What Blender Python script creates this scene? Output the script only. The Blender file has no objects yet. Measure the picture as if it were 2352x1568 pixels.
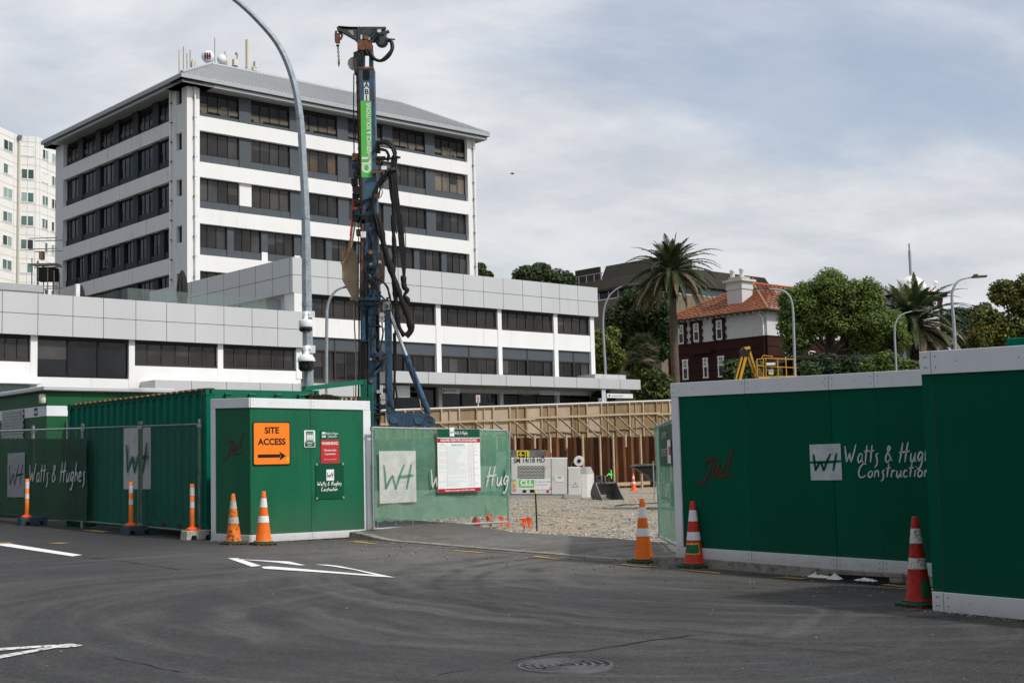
import bpy, bmesh, math, random
from mathutils import Vector, Matrix, noise
random.seed(7)
SC = bpy.context.scene
COL = SC.collection
PI = math.pi

# ------------------------------------------------------------------ camera model
FPX, CU, CV = 3030.6, 1176.0, 784.1          # focal length and centre for a 2352 px wide picture
PITCH, ROLL, CAMZ = math.radians(5.327), math.radians(-1.4147), 1.457
YAW = math.radians(42.0)                      # the street grid
_cp, _sp, _cr, _sr = math.cos(PITCH), math.sin(PITCH), math.cos(ROLL), math.sin(ROLL)
WC = Matrix(((_cr, -_sr, 0), (_sr, _cr, 0), (0, 0, 1))) @ Matrix(((1, 0, 0), (0, _sp, -_cp), (0, _cp, _sp)))
CAM = Vector((0, 0, CAMZ))
GA, GB = -0.030, 0.0034                       # slope of the road

def zoom(ox, oy, w, img):
    k = w / img
    return lambda x, y: ((ox + x * k) / 1.7415, (oy + y * k) / 1.7415)

def ray(u, v):
    return WC.transposed() @ Vector(((u - CU) / FPX, (v - CV) / FPX, 1.0))

def gz(x, y):
    return GA * max(-60, min(60, x)) + GB * max(-20, min(60, y))

def G(u, v, dz=0.0):
    d = ray(u, v)
    t = (dz - CAMZ) / (d.z - GA * d.x - GB * d.y)
    return CAM + d * t

def P(u, v, y):
    d = ray(u, v)
    return CAM + d * (y / d.y)

def pt(u, y, z):
    """world point at depth y on the picture column u (roll ignored over the small height error), height z"""
    v = CV
    for _ in range(4):
        p = P(u, v, y)
        v += (p.z - z) * FPX / y
    return P(u, v, y)

# ------------------------------------------------------------------ materials
MATS = {}

def nn(nt, t, **kw):
    n = nt.nodes.new(t)
    for k, v in kw.items():
        if k == 'op': n.operation = v
        elif hasattr(n, k) and k not in n.inputs: setattr(n, k, v)
        else: n.inputs[k].default_value = v
    return n

def rgb(c): return (c[0], c[1], c[2], 1.0)

def M(name, col, rough=0.6, metal=0.0, var=0.12, scale=3.0, bump=0.0, bscale=40.0, col2=None, thr=(0.45, 0.65), spec=0.2, coat=0.0, stretch=None, cscale=None, dirt=None):
    """principled material: base colour mottled by noise, col2 in patches, optional bump"""
    if name in MATS: return MATS[name]
    m = bpy.data.materials.new(name); m.use_nodes = True
    nt = m.node_tree; b = nt.nodes['Principled BSDF']; L = nt.links.new
    b.inputs['Roughness'].default_value = rough; b.inputs['Metallic'].default_value = metal
    b.inputs['Specular IOR Level'].default_value = spec; b.inputs['Coat Weight'].default_value = coat
    tc = nn(nt, 'ShaderNodeTexCoord'); vec = tc.outputs['Object']
    if stretch:
        mp = nn(nt, 'ShaderNodeMapping'); mp.inputs['Scale'].default_value = stretch
        L(vec, mp.inputs['Vector']); vec = mp.outputs['Vector']
    n1 = nn(nt, 'ShaderNodeTexNoise', Scale=scale, Detail=6.0, Roughness=0.6); L(vec, n1.inputs['Vector'])
    r1 = nn(nt, 'ShaderNodeValToRGB'); L(n1.outputs['Fac'], r1.inputs['Fac'])
    r1.color_ramp.elements[0].position = 0.3; r1.color_ramp.elements[1].position = 0.7
    r1.color_ramp.elements[0].color = rgb([c * (1 - var) for c in col]); r1.color_ramp.elements[1].color = rgb([min(1, c * (1 + var)) for c in col])
    out = r1.outputs['Color']
    if col2:
        n2 = nn(nt, 'ShaderNodeTexNoise', Scale=cscale or scale * 2.3, Detail=8.0, Roughness=0.65); L(vec, n2.inputs['Vector'])
        mr = nn(nt, 'ShaderNodeMapRange'); L(n2.outputs['Fac'], mr.inputs['Value'])
        mr.inputs['From Min'].default_value = thr[0]; mr.inputs['From Max'].default_value = thr[1]
        mx = nn(nt, 'ShaderNodeMix', data_type='RGBA'); L(mr.outputs['Result'], mx.inputs['Factor'])
        L(out, mx.inputs['A']); mx.inputs['B'].default_value = rgb(col2); out = mx.outputs['Result']
    if dirt:                                       # mud and dust splashed up from the ground: (colour, height, strength)
        sx = nn(nt, 'ShaderNodeSeparateXYZ'); L(tc.outputs['Object'], sx.inputs[0])
        nd = nn(nt, 'ShaderNodeTexNoise', Scale=5.0, Detail=8.0, Roughness=.7); L(tc.outputs['Object'], nd.inputs['Vector'])
        hh = nn(nt, 'ShaderNodeMapRange'); L(sx.outputs['Z'], hh.inputs['Value']); hh.inputs['From Min'].default_value = dirt[1]; hh.inputs['From Max'].default_value = 0.0
        pw = nn(nt, 'ShaderNodeMath', op='POWER'); L(hh.outputs['Result'], pw.inputs[0]); pw.inputs[1].default_value = 1.6
        ml = nn(nt, 'ShaderNodeMath', op='MULTIPLY'); L(pw.outputs[0], ml.inputs[0]); L(nd.outputs['Fac'], ml.inputs[1])
        m2 = nn(nt, 'ShaderNodeMath', op='MULTIPLY'); L(ml.outputs[0], m2.inputs[0]); m2.inputs[1].default_value = dirt[2]*1.6; m2.use_clamp = True
        # scuffs: thin scratches in random places
        ns = nn(nt, 'ShaderNodeTexNoise', Scale=1.4, Detail=10.0, Roughness=.8, Distortion=1.5); L(tc.outputs['Object'], ns.inputs['Vector'])
        rs = nn(nt, 'ShaderNodeMapRange'); L(ns.outputs['Fac'], rs.inputs['Value']); rs.inputs['From Min'].default_value = .66; rs.inputs['From Max'].default_value = .74; rs.inputs['To Max'].default_value = .30
        mxx = nn(nt, 'ShaderNodeMath', op='MAXIMUM'); L(m2.outputs[0], mxx.inputs[0]); L(rs.outputs['Result'], mxx.inputs[1])
        md = nn(nt, 'ShaderNodeMix', data_type='RGBA'); L(mxx.outputs[0], md.inputs['Factor']); L(out, md.inputs['A']); md.inputs['B'].default_value = rgb(dirt[0]); out = md.outputs['Result']
    L(out, b.inputs['Base Color'])
    if bump:
        n3 = nn(nt, 'ShaderNodeTexNoise', Scale=bscale, Detail=4.0); L(tc.outputs['Object'], n3.inputs['Vector'])
        bp = nn(nt, 'ShaderNodeBump', Strength=bump, Distance=0.02); L(n3.outputs['Fac'], bp.inputs['Height']); L(bp.outputs['Normal'], b.inputs['Normal'])
    MATS[name] = m
    return m

# ------------------------------------------------------------------ mesh builder
class MB:
    def __init__(s): s.V = []; s.F = []; s.I = []; s.S = []; s.names = []
    def mi(s, m):
        if m not in s.names: s.names.append(m)
        return s.names.index(m)
    def add(s, vs, fs, m, smooth=False):
        o = len(s.V); s.V += [tuple(v) for v in vs]; k = s.mi(m)
        for f in fs: s.F.append([i + o for i in f]); s.I.append(k); s.S.append(smooth)
        return s
    def poly(s, pts, m): return s.add(pts, [list(range(len(pts)))], m)
    def box(s, x0, x1, y0, y1, z0, z1, m):
        if x0 > x1: x0, x1 = x1, x0
        if y0 > y1: y0, y1 = y1, y0
        if z0 > z1: z0, z1 = z1, z0
        v = [(x0,y0,z0),(x1,y0,z0),(x1,y1,z0),(x0,y1,z0),(x0,y0,z1),(x1,y0,z1),(x1,y1,z1),(x0,y1,z1)]
        return s.add(v, [(0,3,2,1),(4,5,6,7),(0,1,5,4),(1,2,6,5),(2,3,7,6),(3,0,4,7)], m)
    def obox(s, c, ex, ey, ez, m):
        c, ex, ey, ez = Vector(c), Vector(ex), Vector(ey), Vector(ez)
        v = [c-ex-ey-ez, c+ex-ey-ez, c+ex+ey-ez, c-ex+ey-ez, c-ex-ey+ez, c+ex-ey+ez, c+ex+ey+ez, c-ex+ey+ez]
        return s.add(v, [(0,3,2,1),(4,5,6,7),(0,1,5,4),(1,2,6,5),(2,3,7,6),(3,0,4,7)], m)
    def beam(s, a, b, w, h, m, up=(0,0,1)):
        a, b = Vector(a), Vector(b); d = b - a; L = d.length
        if L < 1e-6: return s
        d /= L; u = Vector(up)
        if abs(d.dot(u)) > 0.98: u = Vector((0,1,0)) if abs(d.y) < .9 else Vector((1,0,0))
        x = d.cross(u).normalized(); z = x.cross(d).normalized()
        return s.obox((a+b)/2, x*(w/2), d*(L/2), z*(h/2), m)
    def tube(s, pts, r, m, n=8, cap=True):
        pts = [Vector(p) for p in pts]; k = len(pts)
        rs = r if isinstance(r, (list, tuple)) else [r]*k
        t0 = (pts[1]-pts[0]).normalized(); ref = Vector((0,0,1)) if abs(t0.z) < .9 else Vector((1,0,0))
        x = t0.cross(ref).normalized(); vs = []
        for i in range(k):
            t = (pts[min(k-1,i+1)] - pts[max(0,i-1)])
            t = t.normalized() if t.length > 1e-9 else t0
            x = (x - t*x.dot(t)); x = x.normalized() if x.length > 1e-6 else t.orthogonal().normalized()
            y = t.cross(x)
            for j in range(n):
                a = 2*PI*j/n; vs.append(pts[i] + (x*math.cos(a) + y*math.sin(a))*rs[i])
        fs = [(i*n+j, i*n+(j+1)%n, (i+1)*n+(j+1)%n, (i+1)*n+j) for i in range(k-1) for j in range(n)]
        s.add(vs, fs, m, n > 5)
        if cap:
            s.add(vs[:n], [tuple(range(n-1,-1,-1))], m); s.add(vs[-n:], [tuple(range(n))], m)
        return s
    def lathe(s, prof, m, n=20, c=(0,0,0), ax=None, cap=True, smooth=True):
        """prof: (r, z) list round local z through c; ax: (x, y, z) axis triple"""
        c = Vector(c); X, Y, Z = (Vector(a) for a in (ax or ((1,0,0),(0,1,0),(0,0,1)))); vs = []
        for r, z in prof:
            for j in range(n):
                a = 2*PI*j/n; vs.append(c + X*(r*math.cos(a)) + Y*(r*math.sin(a)) + Z*z)
        k = len(prof)
        fs = [(i*n+j, i*n+(j+1)%n, (i+1)*n+(j+1)%n, (i+1)*n+j) for i in range(k-1) for j in range(n)]
        s.add(vs, fs, m, smooth)
        if cap:
            s.add(vs[:n], [tuple(range(n-1,-1,-1))], m); s.add(vs[-n:], [tuple(range(n))], m)
        return s
    def prism(s, p2, a0, a1, m, f):
        """p2 polygon extruded from a0 to a1; f(p, q, a) maps to 3d"""
        k = len(p2); v = [f(p, q, a0) for p, q in p2] + [f(p, q, a1) for p, q in p2]
        return s.add(v, [tuple(range(k-1,-1,-1)), tuple(range(k,2*k))] + [(i,(i+1)%k,k+(i+1)%k,k+i) for i in range(k)], m)
    def text(s, body, size, o, rt, up, m, align='CENTER', sx=1.0, weight=0.0):
        o, rt, up = Vector(o), Vector(rt), Vector(up)
        vs, fs = glyphs(body, align, weight)
        return s.add([o + rt*(x*size*sx) + up*(y*size) for x, y in vs], fs, m)
    def stroke(s, pts, w, o, rt, up, m, sm=True):
        """a brush stroke (flat ribbon) through 2-d points"""
        o, rt, up = Vector(o), Vector(rt), Vector(up); p = [Vector(q) for q in pts]
        if sm and len(p) > 2:
            q = []
            for i in range(len(p)-1):
                a, b, c, d = p[max(0,i-1)], p[i], p[i+1], p[min(len(p)-1,i+2)]
                for k in range(5):
                    t = k/5; q.append(.5*((2*b)+(c-a)*t+(2*a-5*b+4*c-d)*t*t+(3*b-a-3*c+d)*t**3))
            p = q + [p[-1]]
        vs = []
        sl = rt.length; su = up.length
        for i, a in enumerate(p):
            t = (p[min(len(p)-1,i+1)] - p[max(0,i-1)]); t = Vector((t.x*sl, t.y*su)).normalized() if t.length > 0 else Vector((1,0))
            k = 0.55 + 0.45*math.sin(PI*min(1,max(0,(i+.6)/len(p))))
            n = Vector((-t.y, t.x))*(w*k/2)
            c = o + rt*a.x + up*a.y
            vs += [c + rt.normalized()*n.x + up.normalized()*n.y, c - rt.normalized()*n.x - up.normalized()*n.y]
        return s.add(vs, [(2*i,2*i+1,2*i+3,2*i+2) for i in range(len(p)-1)], m)
    def build(s, name, parent=None, bevel=0, loc=None, rz=0):
        me = bpy.data.meshes.new(name); me.from_pydata(s.V, [], s.F)
        for k in s.names: me.materials.append(MATS[k])
        me.polygons.foreach_set('material_index', s.I); me.polygons.foreach_set('use_smooth', s.S); me.update()
        o = bpy.data.objects.new(name, me); COL.objects.link(o)
        if parent: o.parent = parent
        if loc: o.location = loc
        o.rotation_euler = (0,0,rz)
        if bevel:
            b = o.modifiers.new('edge', 'BEVEL'); b.width = bevel; b.segments = 1; b.limit_method = 'ANGLE'; b.angle_limit = 0.7
        return o

_gl = {}
def glyphs(body, align, weight):
    key = (body, align, weight)
    if key not in _gl:
        c = bpy.data.curves.new('t', 'FONT'); c.body = body; c.align_x = align; c.align_y = 'CENTER'; c.offset = weight; c.resolution_u = 3
        o = bpy.data.objects.new('t', c); COL.objects.link(o)
        dg = bpy.context.evaluated_depsgraph_get(); me = bpy.data.meshes.new_from_object(o.evaluated_get(dg))
        _gl[key] = ([(v.co.x, v.co.y) for v in me.vertices], [tuple(f.vertices) for f in me.polygons])
        bpy.data.objects.remove(o); bpy.data.curves.remove(c); bpy.data.meshes.remove(me)
    return _gl[key]

def tag(o, label=None, cat=None, group=None, kind=None):
    if label: o['label'] = label
    if cat: o['category'] = cat
    if group: o['group'] = group
    if kind: o['kind'] = kind
    return o

def thing(name, label, cat, loc=(0,0,0), rz=0, group=None):
    o = bpy.data.objects.new(name, None); COL.objects.link(o); o.empty_display_size = .3
    o.location = loc; o.rotation_euler = (0,0,rz)
    return tag(o, label, cat, group)

def dup(root, loc, rz, label, group=None):
    r = root.copy(); COL.objects.link(r); r.location = loc; r.rotation_euler = (0,0,rz); tag(r, label, None, group)
    for ch in list(root.children):
        c = ch.copy(); COL.objects.link(c); c.parent = r
        for g in list(ch.children):
            d = g.copy(); COL.objects.link(d); d.parent = c
    return r

class Fr:
    """a local frame at o turned by yaw, with picture rays intersected with its planes"""
    def __init__(s, o, yaw=YAW):
        s.o = Vector(o); s.yaw = yaw; s.R = Matrix.Rotation(yaw, 3, 'Z')
    def w(s, x, y, z): return s.o + s.R @ Vector((x, y, z))
    def l(s, p): return s.R.transposed() @ (Vector(p) - s.o)
    def _r(s, uv): return s.l(CAM), s.R.transposed() @ ray(*uv)
    def hy(s, uv, y=0.0):
        o, d = s._r(uv); p = o + d*((y-o.y)/d.y); return p.x, p.z
    def hx(s, uv, x=0.0):
        o, d = s._r(uv); p = o + d*((x-o.x)/d.x); return p.y, p.z
    def hz(s, uv, z=0.0):
        o, d = s._r(uv); p = o + d*((z-o.z)/d.z); return p.x, p.y
    def thing(s, name, label, cat, group=None): return thing(name, label, cat, s.o, s.yaw, group)

# ------------------------------------------------------------------ handwriting
HW = {
 'W': (.86, [[(0,.95),(.07,.5),(.13,.03)],[(.13,.03),(.26,.32),(.36,.55)],[(.36,.55),(.4,.28),(.46,.03)],[(.46,.03),(.64,.5),(.8,1.02)]]),
 'H': (.72, [[(.26,1.02),(.16,.5),(.04,-.05)],[(.62,1.05),(.5,.5),(.42,-.02)],[(.02,.5),(.35,.53),(.74,.57)]]),
 'C': (.66, [[(.6,.92),(.42,1.0),(.18,.78),(.04,.4),(.1,.08),(.3,.0),(.56,.14)]]),
 'a': (.42, [[(.36,.42),(.2,.5),(.04,.25),(.1,.02),(.26,.12),(.36,.42)],[(.36,.45),(.33,.12),(.42,.02)]]),
 't': (.3, [[(.2,.95),(.13,.4),(.1,.0)],[(0,.6),(.16,.62),(.34,.66)]]),
 's': (.32, [[(.3,.5),(.14,.42),(.2,.2),(.2,-.1),(.04,-.28)]]),
 'u': (.42, [[(.06,.46),(.03,.1),(.16,.0),(.32,.4)],[(.34,.48),(.3,.12),(.4,.0)]]),
 'g': (.42, [[(.34,.42),(.18,.5),(.04,.25),(.12,.04),(.3,.3)],[(.36,.48),(.28,-.1),(.1,-.42),(.0,-.34)]]),
 'h': (.4, [[(.16,1.0),(.08,.5),(.03,0)],[(.05,.2),(.2,.46),(.3,.3),(.32,.02)]]),
 'e': (.36, [[(.04,.2),(.24,.3),(.26,.46),(.1,.44),(.03,.15),(.14,.0),(.34,.08)]]),
 'o': (.4, [[(.2,.47),(.04,.26),(.1,.02),(.28,.08),(.34,.34),(.2,.47)]]),
 'n': (.42, [[(.08,.48),(.03,0)],[(.05,.2),(.2,.46),(.32,.36),(.33,.02)]]),
 'r': (.34, [[(.08,.5),(.03,0)],[(.05,.24),(.16,.44),(.32,.46)]]),
 'c': (.34, [[(.3,.42),(.14,.46),(.03,.2),(.12,.0),(.32,.08)]]),
 'i': (.18, [[(.1,.48),(.05,0)],[(.14,.68),(.15,.72)]]),
 '&': (.55, [[(.5,.06),(.2,.6),(.26,.86),(.36,.74),(.12,.4),(.06,.12),(.22,.0),(.44,.3)]]),
 ' ': (.3, []),
}
def hand(mb, text, h, w, o, rt, up, m, maxx=None, align='L'):
    rt, up, o = Vector(rt), Vector(up), Vector(o)
    tot = sum(HW[c][0]+.06 for c in text)*h
    x = 0.0 if align == 'L' else -tot/2
    for c in text:
        adv, ss = HW[c]
        for st in ss:
            q = [(x + (px+py*.08)*h, py*h) for px, py in st]
            if maxx is not None: q = [p for p in q if p[0] <= maxx]
            if len(q) > 1: mb.stroke(q, w, o, rt, up, m)
        x += (adv+.06)*h
    return x
def logo(mb, o, rt, up, sx, sy, w, m, box=None, full=False):
    """the two-letter brush mark on its white square; o = lower left corner"""
    rt, up, o = Vector(rt), Vector(up), Vector(o)
    nrm = rt.cross(up).normalized()
    if box:
        mb.poly([o, o+rt*sx, o+rt*sx+up*sy, o+up*sy], box); o = o + nrm*0.003
    for st in ([(.12,.73),(.15,.5),(.16,.27)],[(.16,.27),(.26,.42),(.35,.53)],[(.35,.53),(.39,.4),(.43,.26)],[(.43,.26),(.54,.5),(.68,.735)],[(.87,.74),(.8,.5),(.73,.25)],[(.5,.49),(.7,.5),(.92,.52)] if not full else [(0.0,.5),(.5,.5),(1.0,.52)]):
        mb.stroke([(a*sx, b*sy) for a, b in st], w, o, rt, up, m)
def graffito(mb, o, rt, up, sx, sy, w, m):
    for st in ([(.22,.62),(.36,.7),(.6,.72)],[(.46,.72),(.36,.42),(.22,.12),(.08,.02),(.0,.14)],[(.5,.62),(.44,.36),(.5,.3),(.6,.5)],[(.62,.6),(.6,.34),(.7,.38),(.8,.66)],[(1.0,1.0),(.9,.7),(.82,.36)],[(.4,.18),(.7,.24),(.98,.25)]):
        mb.stroke([(a*sx, b*sy) for a, b in st], w, o, rt, up, m)
def wline(mb, pts, r, m, n=5): mb.tube(pts, r, m, n)
def sag(a, b, d, k=8):
    a, b = Vector(a), Vector(b)
    return [a.lerp(b, i/k) - Vector((0,0,d*4*(i/k)*(1-i/k))) for i in range(k+1)]
# ------------------------------------------------------------------ colours
M('paint_white', (.74,.74,.72), .7, var=.1, scale=9, col2=(.16,.16,.16), thr=(.58,.68), cscale=26)
M('paint_worn', (.62,.62,.6), .75, var=.12, scale=9, col2=(.12,.12,.12), thr=(.5,.6), cscale=22)
M('paint_yellow', (.50,.31,.06), .7, var=.15, scale=9, col2=(.12,.105,.085), thr=(.46,.60), cscale=16)
M('concrete', (.25,.23,.20), .9, var=.25, scale=4, bump=.4, bscale=60, col2=(.07,.065,.055), thr=(.5,.7))
M('concrete_pale', (.42,.39,.34), .9, var=.2, scale=8, bump=.4, bscale=70, col2=(.12,.11,.09), thr=(.55,.7))
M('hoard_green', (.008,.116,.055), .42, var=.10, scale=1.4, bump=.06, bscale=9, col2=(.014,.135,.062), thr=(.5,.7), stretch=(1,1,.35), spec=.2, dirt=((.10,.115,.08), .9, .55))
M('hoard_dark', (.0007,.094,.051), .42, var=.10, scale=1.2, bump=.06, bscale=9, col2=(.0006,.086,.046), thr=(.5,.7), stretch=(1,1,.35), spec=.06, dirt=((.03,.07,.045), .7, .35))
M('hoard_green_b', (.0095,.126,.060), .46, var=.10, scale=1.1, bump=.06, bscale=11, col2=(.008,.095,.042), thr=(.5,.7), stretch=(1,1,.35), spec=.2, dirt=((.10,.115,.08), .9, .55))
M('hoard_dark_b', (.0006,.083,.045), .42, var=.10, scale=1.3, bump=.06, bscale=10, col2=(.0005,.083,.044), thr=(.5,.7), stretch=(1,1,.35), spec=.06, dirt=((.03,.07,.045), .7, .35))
M('trim_white', (.76,.77,.79), .45, var=.04, scale=5, bump=.05, bscale=30, col2=(.6,.6,.6), thr=(.66,.8), dirt=((.30,.28,.24), .35, .6))
M('joint_dark', (.004,.02,.012), .7)
M('ochre_edge', (.10,.075,.03), .8, scale=12, var=.4)
M('screw', (.1,.1,.1), .5, .6)
M('sign_orange', (.95,.23,.02), .4, var=.03, scale=3)
M('black', (.012,.012,.013), .45, var=.1)
M('sign_white', (.8,.8,.79), .4, var=.03)
M('sign_green', (.006,.12,.055), .4, var=.06)
M('sign_dgreen', (.004,.075,.036), .35, var=.08)
M('sign_red', (.50,.035,.035), .4, var=.06)
M('sign_dred', (.38,.012,.025), .4, var=.06)
M('ink_red', (.16,.008,.012), .6, var=.2)
M('ink_teal', (.15,.55,.48), .6)
M('ink_pink', (.65,.2,.27), .6)
M('ink_grey', (.25,.25,.27), .6)
M('lime', (.35,.8,.05), .5)
M('galv', (.33,.36,.38), .42, .55, var=.22, scale=9, col2=(.45,.48,.5), thr=(.4,.7), cscale=30)
M('galv_pole', (.26,.30,.34), .5, .3, var=.28, scale=7, col2=(.42,.46,.49), thr=(.4,.7), cscale=24)
M('fence_green', (.12,.19,.14), .55, .2, var=.35, scale=12, col2=(.2,.22,.2), thr=(.55,.7))
M('cone_orange', (.80,.155,.014), .5, var=.12, scale=6, col2=(.42,.085,.02), thr=(.58,.74), cscale=14)
M('cone_dirty', (.78,.19,.02), .6, var=.2, scale=9, col2=(.05,.03,.015), thr=(.47,.62), cscale=17)
M('cone_red', (.56,.036,.02), .45, var=.14, scale=6, col2=(.30,.03,.022), thr=(.56,.74), cscale=14)
M('cone_red_dirty', (.40,.022,.014), .5, var=.22, scale=7, col2=(.24,.02,.015), thr=(.5,.7), cscale=12)
M('band_white', (.75,.75,.76), .35, var=.06, scale=20)
M('band_dirty', (.46,.44,.40), .6, var=.2, scale=10, col2=(.2,.18,.14), thr=(.5,.7), cscale=25)
M('band_crack', (.62,.60,.56), .5, var=.15, scale=10, col2=(.1,.09,.07), thr=(.53,.6), cscale=34)
M('rubber_green', (.03,.085,.05), .75, var=.3, scale=14, bump=.2, bscale=50)
M('patch_green', (.02,.13,.06), .6, var=.2, scale=20)
M('patch_yellow', (.6,.5,.05), .6)
M('post_orange', (.86,.19,.015), .45, var=.06, scale=10)
M('foot_orange', (.88,.11,.03), .45, var=.06)
M('block_blue', (.035,.065,.085), .75, var=.3, scale=12, bump=.3, bscale=50)
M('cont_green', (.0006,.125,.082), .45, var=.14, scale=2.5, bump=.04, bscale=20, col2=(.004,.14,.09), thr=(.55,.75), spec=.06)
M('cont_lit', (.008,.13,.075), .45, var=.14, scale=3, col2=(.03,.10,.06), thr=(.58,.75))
M('rust_edge', (.3,.17,.08), .85, var=.35, scale=8)
M('cabin_green', (.012,.10,.035), .5, var=.10, scale=2)
M('timber', (.45,.33,.2), .8, var=.25, scale=4, bump=.2, bscale=30, stretch=(1,1,6))
M('timber_dark', (.035,.028,.02), .8, var=.4, scale=9, col2=(.3,.2,.1), thr=(.6,.7))
M('steel_dark', (.03,.03,.03), .5, .5, var=.3)
M('plastic_white', (.75,.76,.78), .35, var=.03)
M('lens', (.01,.01,.012), .08, var=.05, spec=.6)
M('bag', (.68,.68,.66), .35, var=.15, scale=14, bump=.5, bscale=22)
M('flag', (.9,.13,.03), .5, var=.05)
M('flag_red', (.85,.05,.02), .5, var=.1)
M('iron_worn', (.075,.075,.078), .6, .0, var=.25, scale=20, bump=.1, bscale=80)
M('iron', (.022,.022,.023), .7, .0, var=.25, scale=20, bump=.15, bscale=80, col2=(.05,.048,.045), thr=(.5,.65))
M('grime', (.05,.045,.035), .95, var=.4, scale=12)

def cloth_mat(name, col, alpha, crease=.5):
    m = bpy.data.materials.new(name); m.use_nodes = True; nt = m.node_tree; L = nt.links.new
    b = nt.nodes['Principled BSDF']; out = nt.nodes['Material Output']
    tc = nn(nt, 'ShaderNodeTexCoord')
    n1 = nn(nt, 'ShaderNodeTexNoise', Scale=2.2, Detail=7.0, Roughness=.65, Distortion=1.2); L(tc.outputs['Object'], n1.inputs['Vector'])
    r = nn(nt, 'ShaderNodeValToRGB'); L(n1.outputs['Fac'], r.inputs['Fac'])
    r.color_ramp.elements[0].position = .3; r.color_ramp.elements[1].position = .72
    r.color_ramp.elements[0].color = rgb([c*.82 for c in col]); r.color_ramp.elements[1].color = rgb([min(1,c*1.22) for c in col])
    L(r.outputs['Color'], b.inputs['Base Color']); b.inputs['Roughness'].default_value = .7
    n2 = nn(nt, 'ShaderNodeTexNoise', Scale=3.5, Detail=6.0, Distortion=2.5); L(tc.outputs['Object'], n2.inputs['Vector'])
    bp = nn(nt, 'ShaderNodeBump', Strength=crease, Distance=.08); L(n2.outputs['Fac'], bp.inputs['Height']); L(bp.outputs['Normal'], b.inputs['Normal'])
    tl = nn(nt, 'ShaderNodeBsdfTranslucent'); L(r.outputs['Color'], tl.inputs['Color'])
    tr = nn(nt, 'ShaderNodeBsdfTransparent')
    m1 = nn(nt, 'ShaderNodeMixShader', Fac=.3); L(b.outputs[0], m1.inputs[1]); L(tl.outputs[0], m1.inputs[2])
    m2 = nn(nt, 'ShaderNodeMixShader', Fac=alpha); L(m1.outputs[0], m2.inputs[1]); L(tr.outputs[0], m2.inputs[2])
    L(m2.outputs[0], out.inputs['Surface']); MATS[name] = m
cloth_mat('shade_cloth', (.12,.32,.215), .27, .22)
cloth_mat('banner_green', (.016,.072,.036), .06, .2)
cloth_mat('banner_dark', (.03,.07,.05), .1, .4)
cloth_mat('cloth_white', (.70,.70,.66), .03, .15)
cloth_mat('cloth_grey', (.42,.43,.45), .02, .35)

def chain_mat(name, col, s=.055, t=.06):
    m = bpy.data.materials.new(name); m.use_nodes = True; nt = m.node_tree; L = nt.links.new
    b = nt.nodes['Principled BSDF']; out = nt.nodes['Material Output']
    b.inputs['Base Color'].default_value = rgb(col); b.inputs['Metallic'].default_value = .4; b.inputs['Roughness'].default_value = .5
    tc = nn(nt, 'ShaderNodeTexCoord'); sx = nn(nt, 'ShaderNodeSeparateXYZ'); L(tc.outputs['Object'], sx.inputs[0])
    fs = []
    for k in (1, -1):
        a = nn(nt, 'ShaderNodeMath', op='MULTIPLY'); L(sx.outputs['X'], a.inputs[0]); a.inputs[1].default_value = k*1.7
        c = nn(nt, 'ShaderNodeMath', op='ADD'); L(a.outputs[0], c.inputs[0]); L(sx.outputs['Z'], c.inputs[1])
        d = nn(nt, 'ShaderNodeMath', op='DIVIDE'); L(c.outputs[0], d.inputs[0]); d.inputs[1].default_value = s*1.7
        e = nn(nt, 'ShaderNodeMath', op='FRACT'); L(d.outputs[0], e.inputs[0])
        f = nn(nt, 'ShaderNodeMath', op='LESS_THAN'); L(e.outputs[0], f.inputs[0]); f.inputs[1].default_value = t*2
        fs.append(f)
    mx = nn(nt, 'ShaderNodeMath', op='MAXIMUM'); L(fs[0].outputs[0], mx.inputs[0]); L(fs[1].outputs[0], mx.inputs[1])
    tr = nn(nt, 'ShaderNodeBsdfTransparent'); ms = nn(nt, 'ShaderNodeMixShader')
    L(mx.outputs[0], ms.inputs[0]); L(tr.outputs[0], ms.inputs[1]); L(b.outputs[0], ms.inputs[2]); L(ms.outputs[0], out.inputs['Surface'])
    MATS[name] = m
chain_mat('chain_green', (.09,.13,.11), t=.042)
chain_mat('chain_galv', (.22,.24,.24), t=.038)

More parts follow.
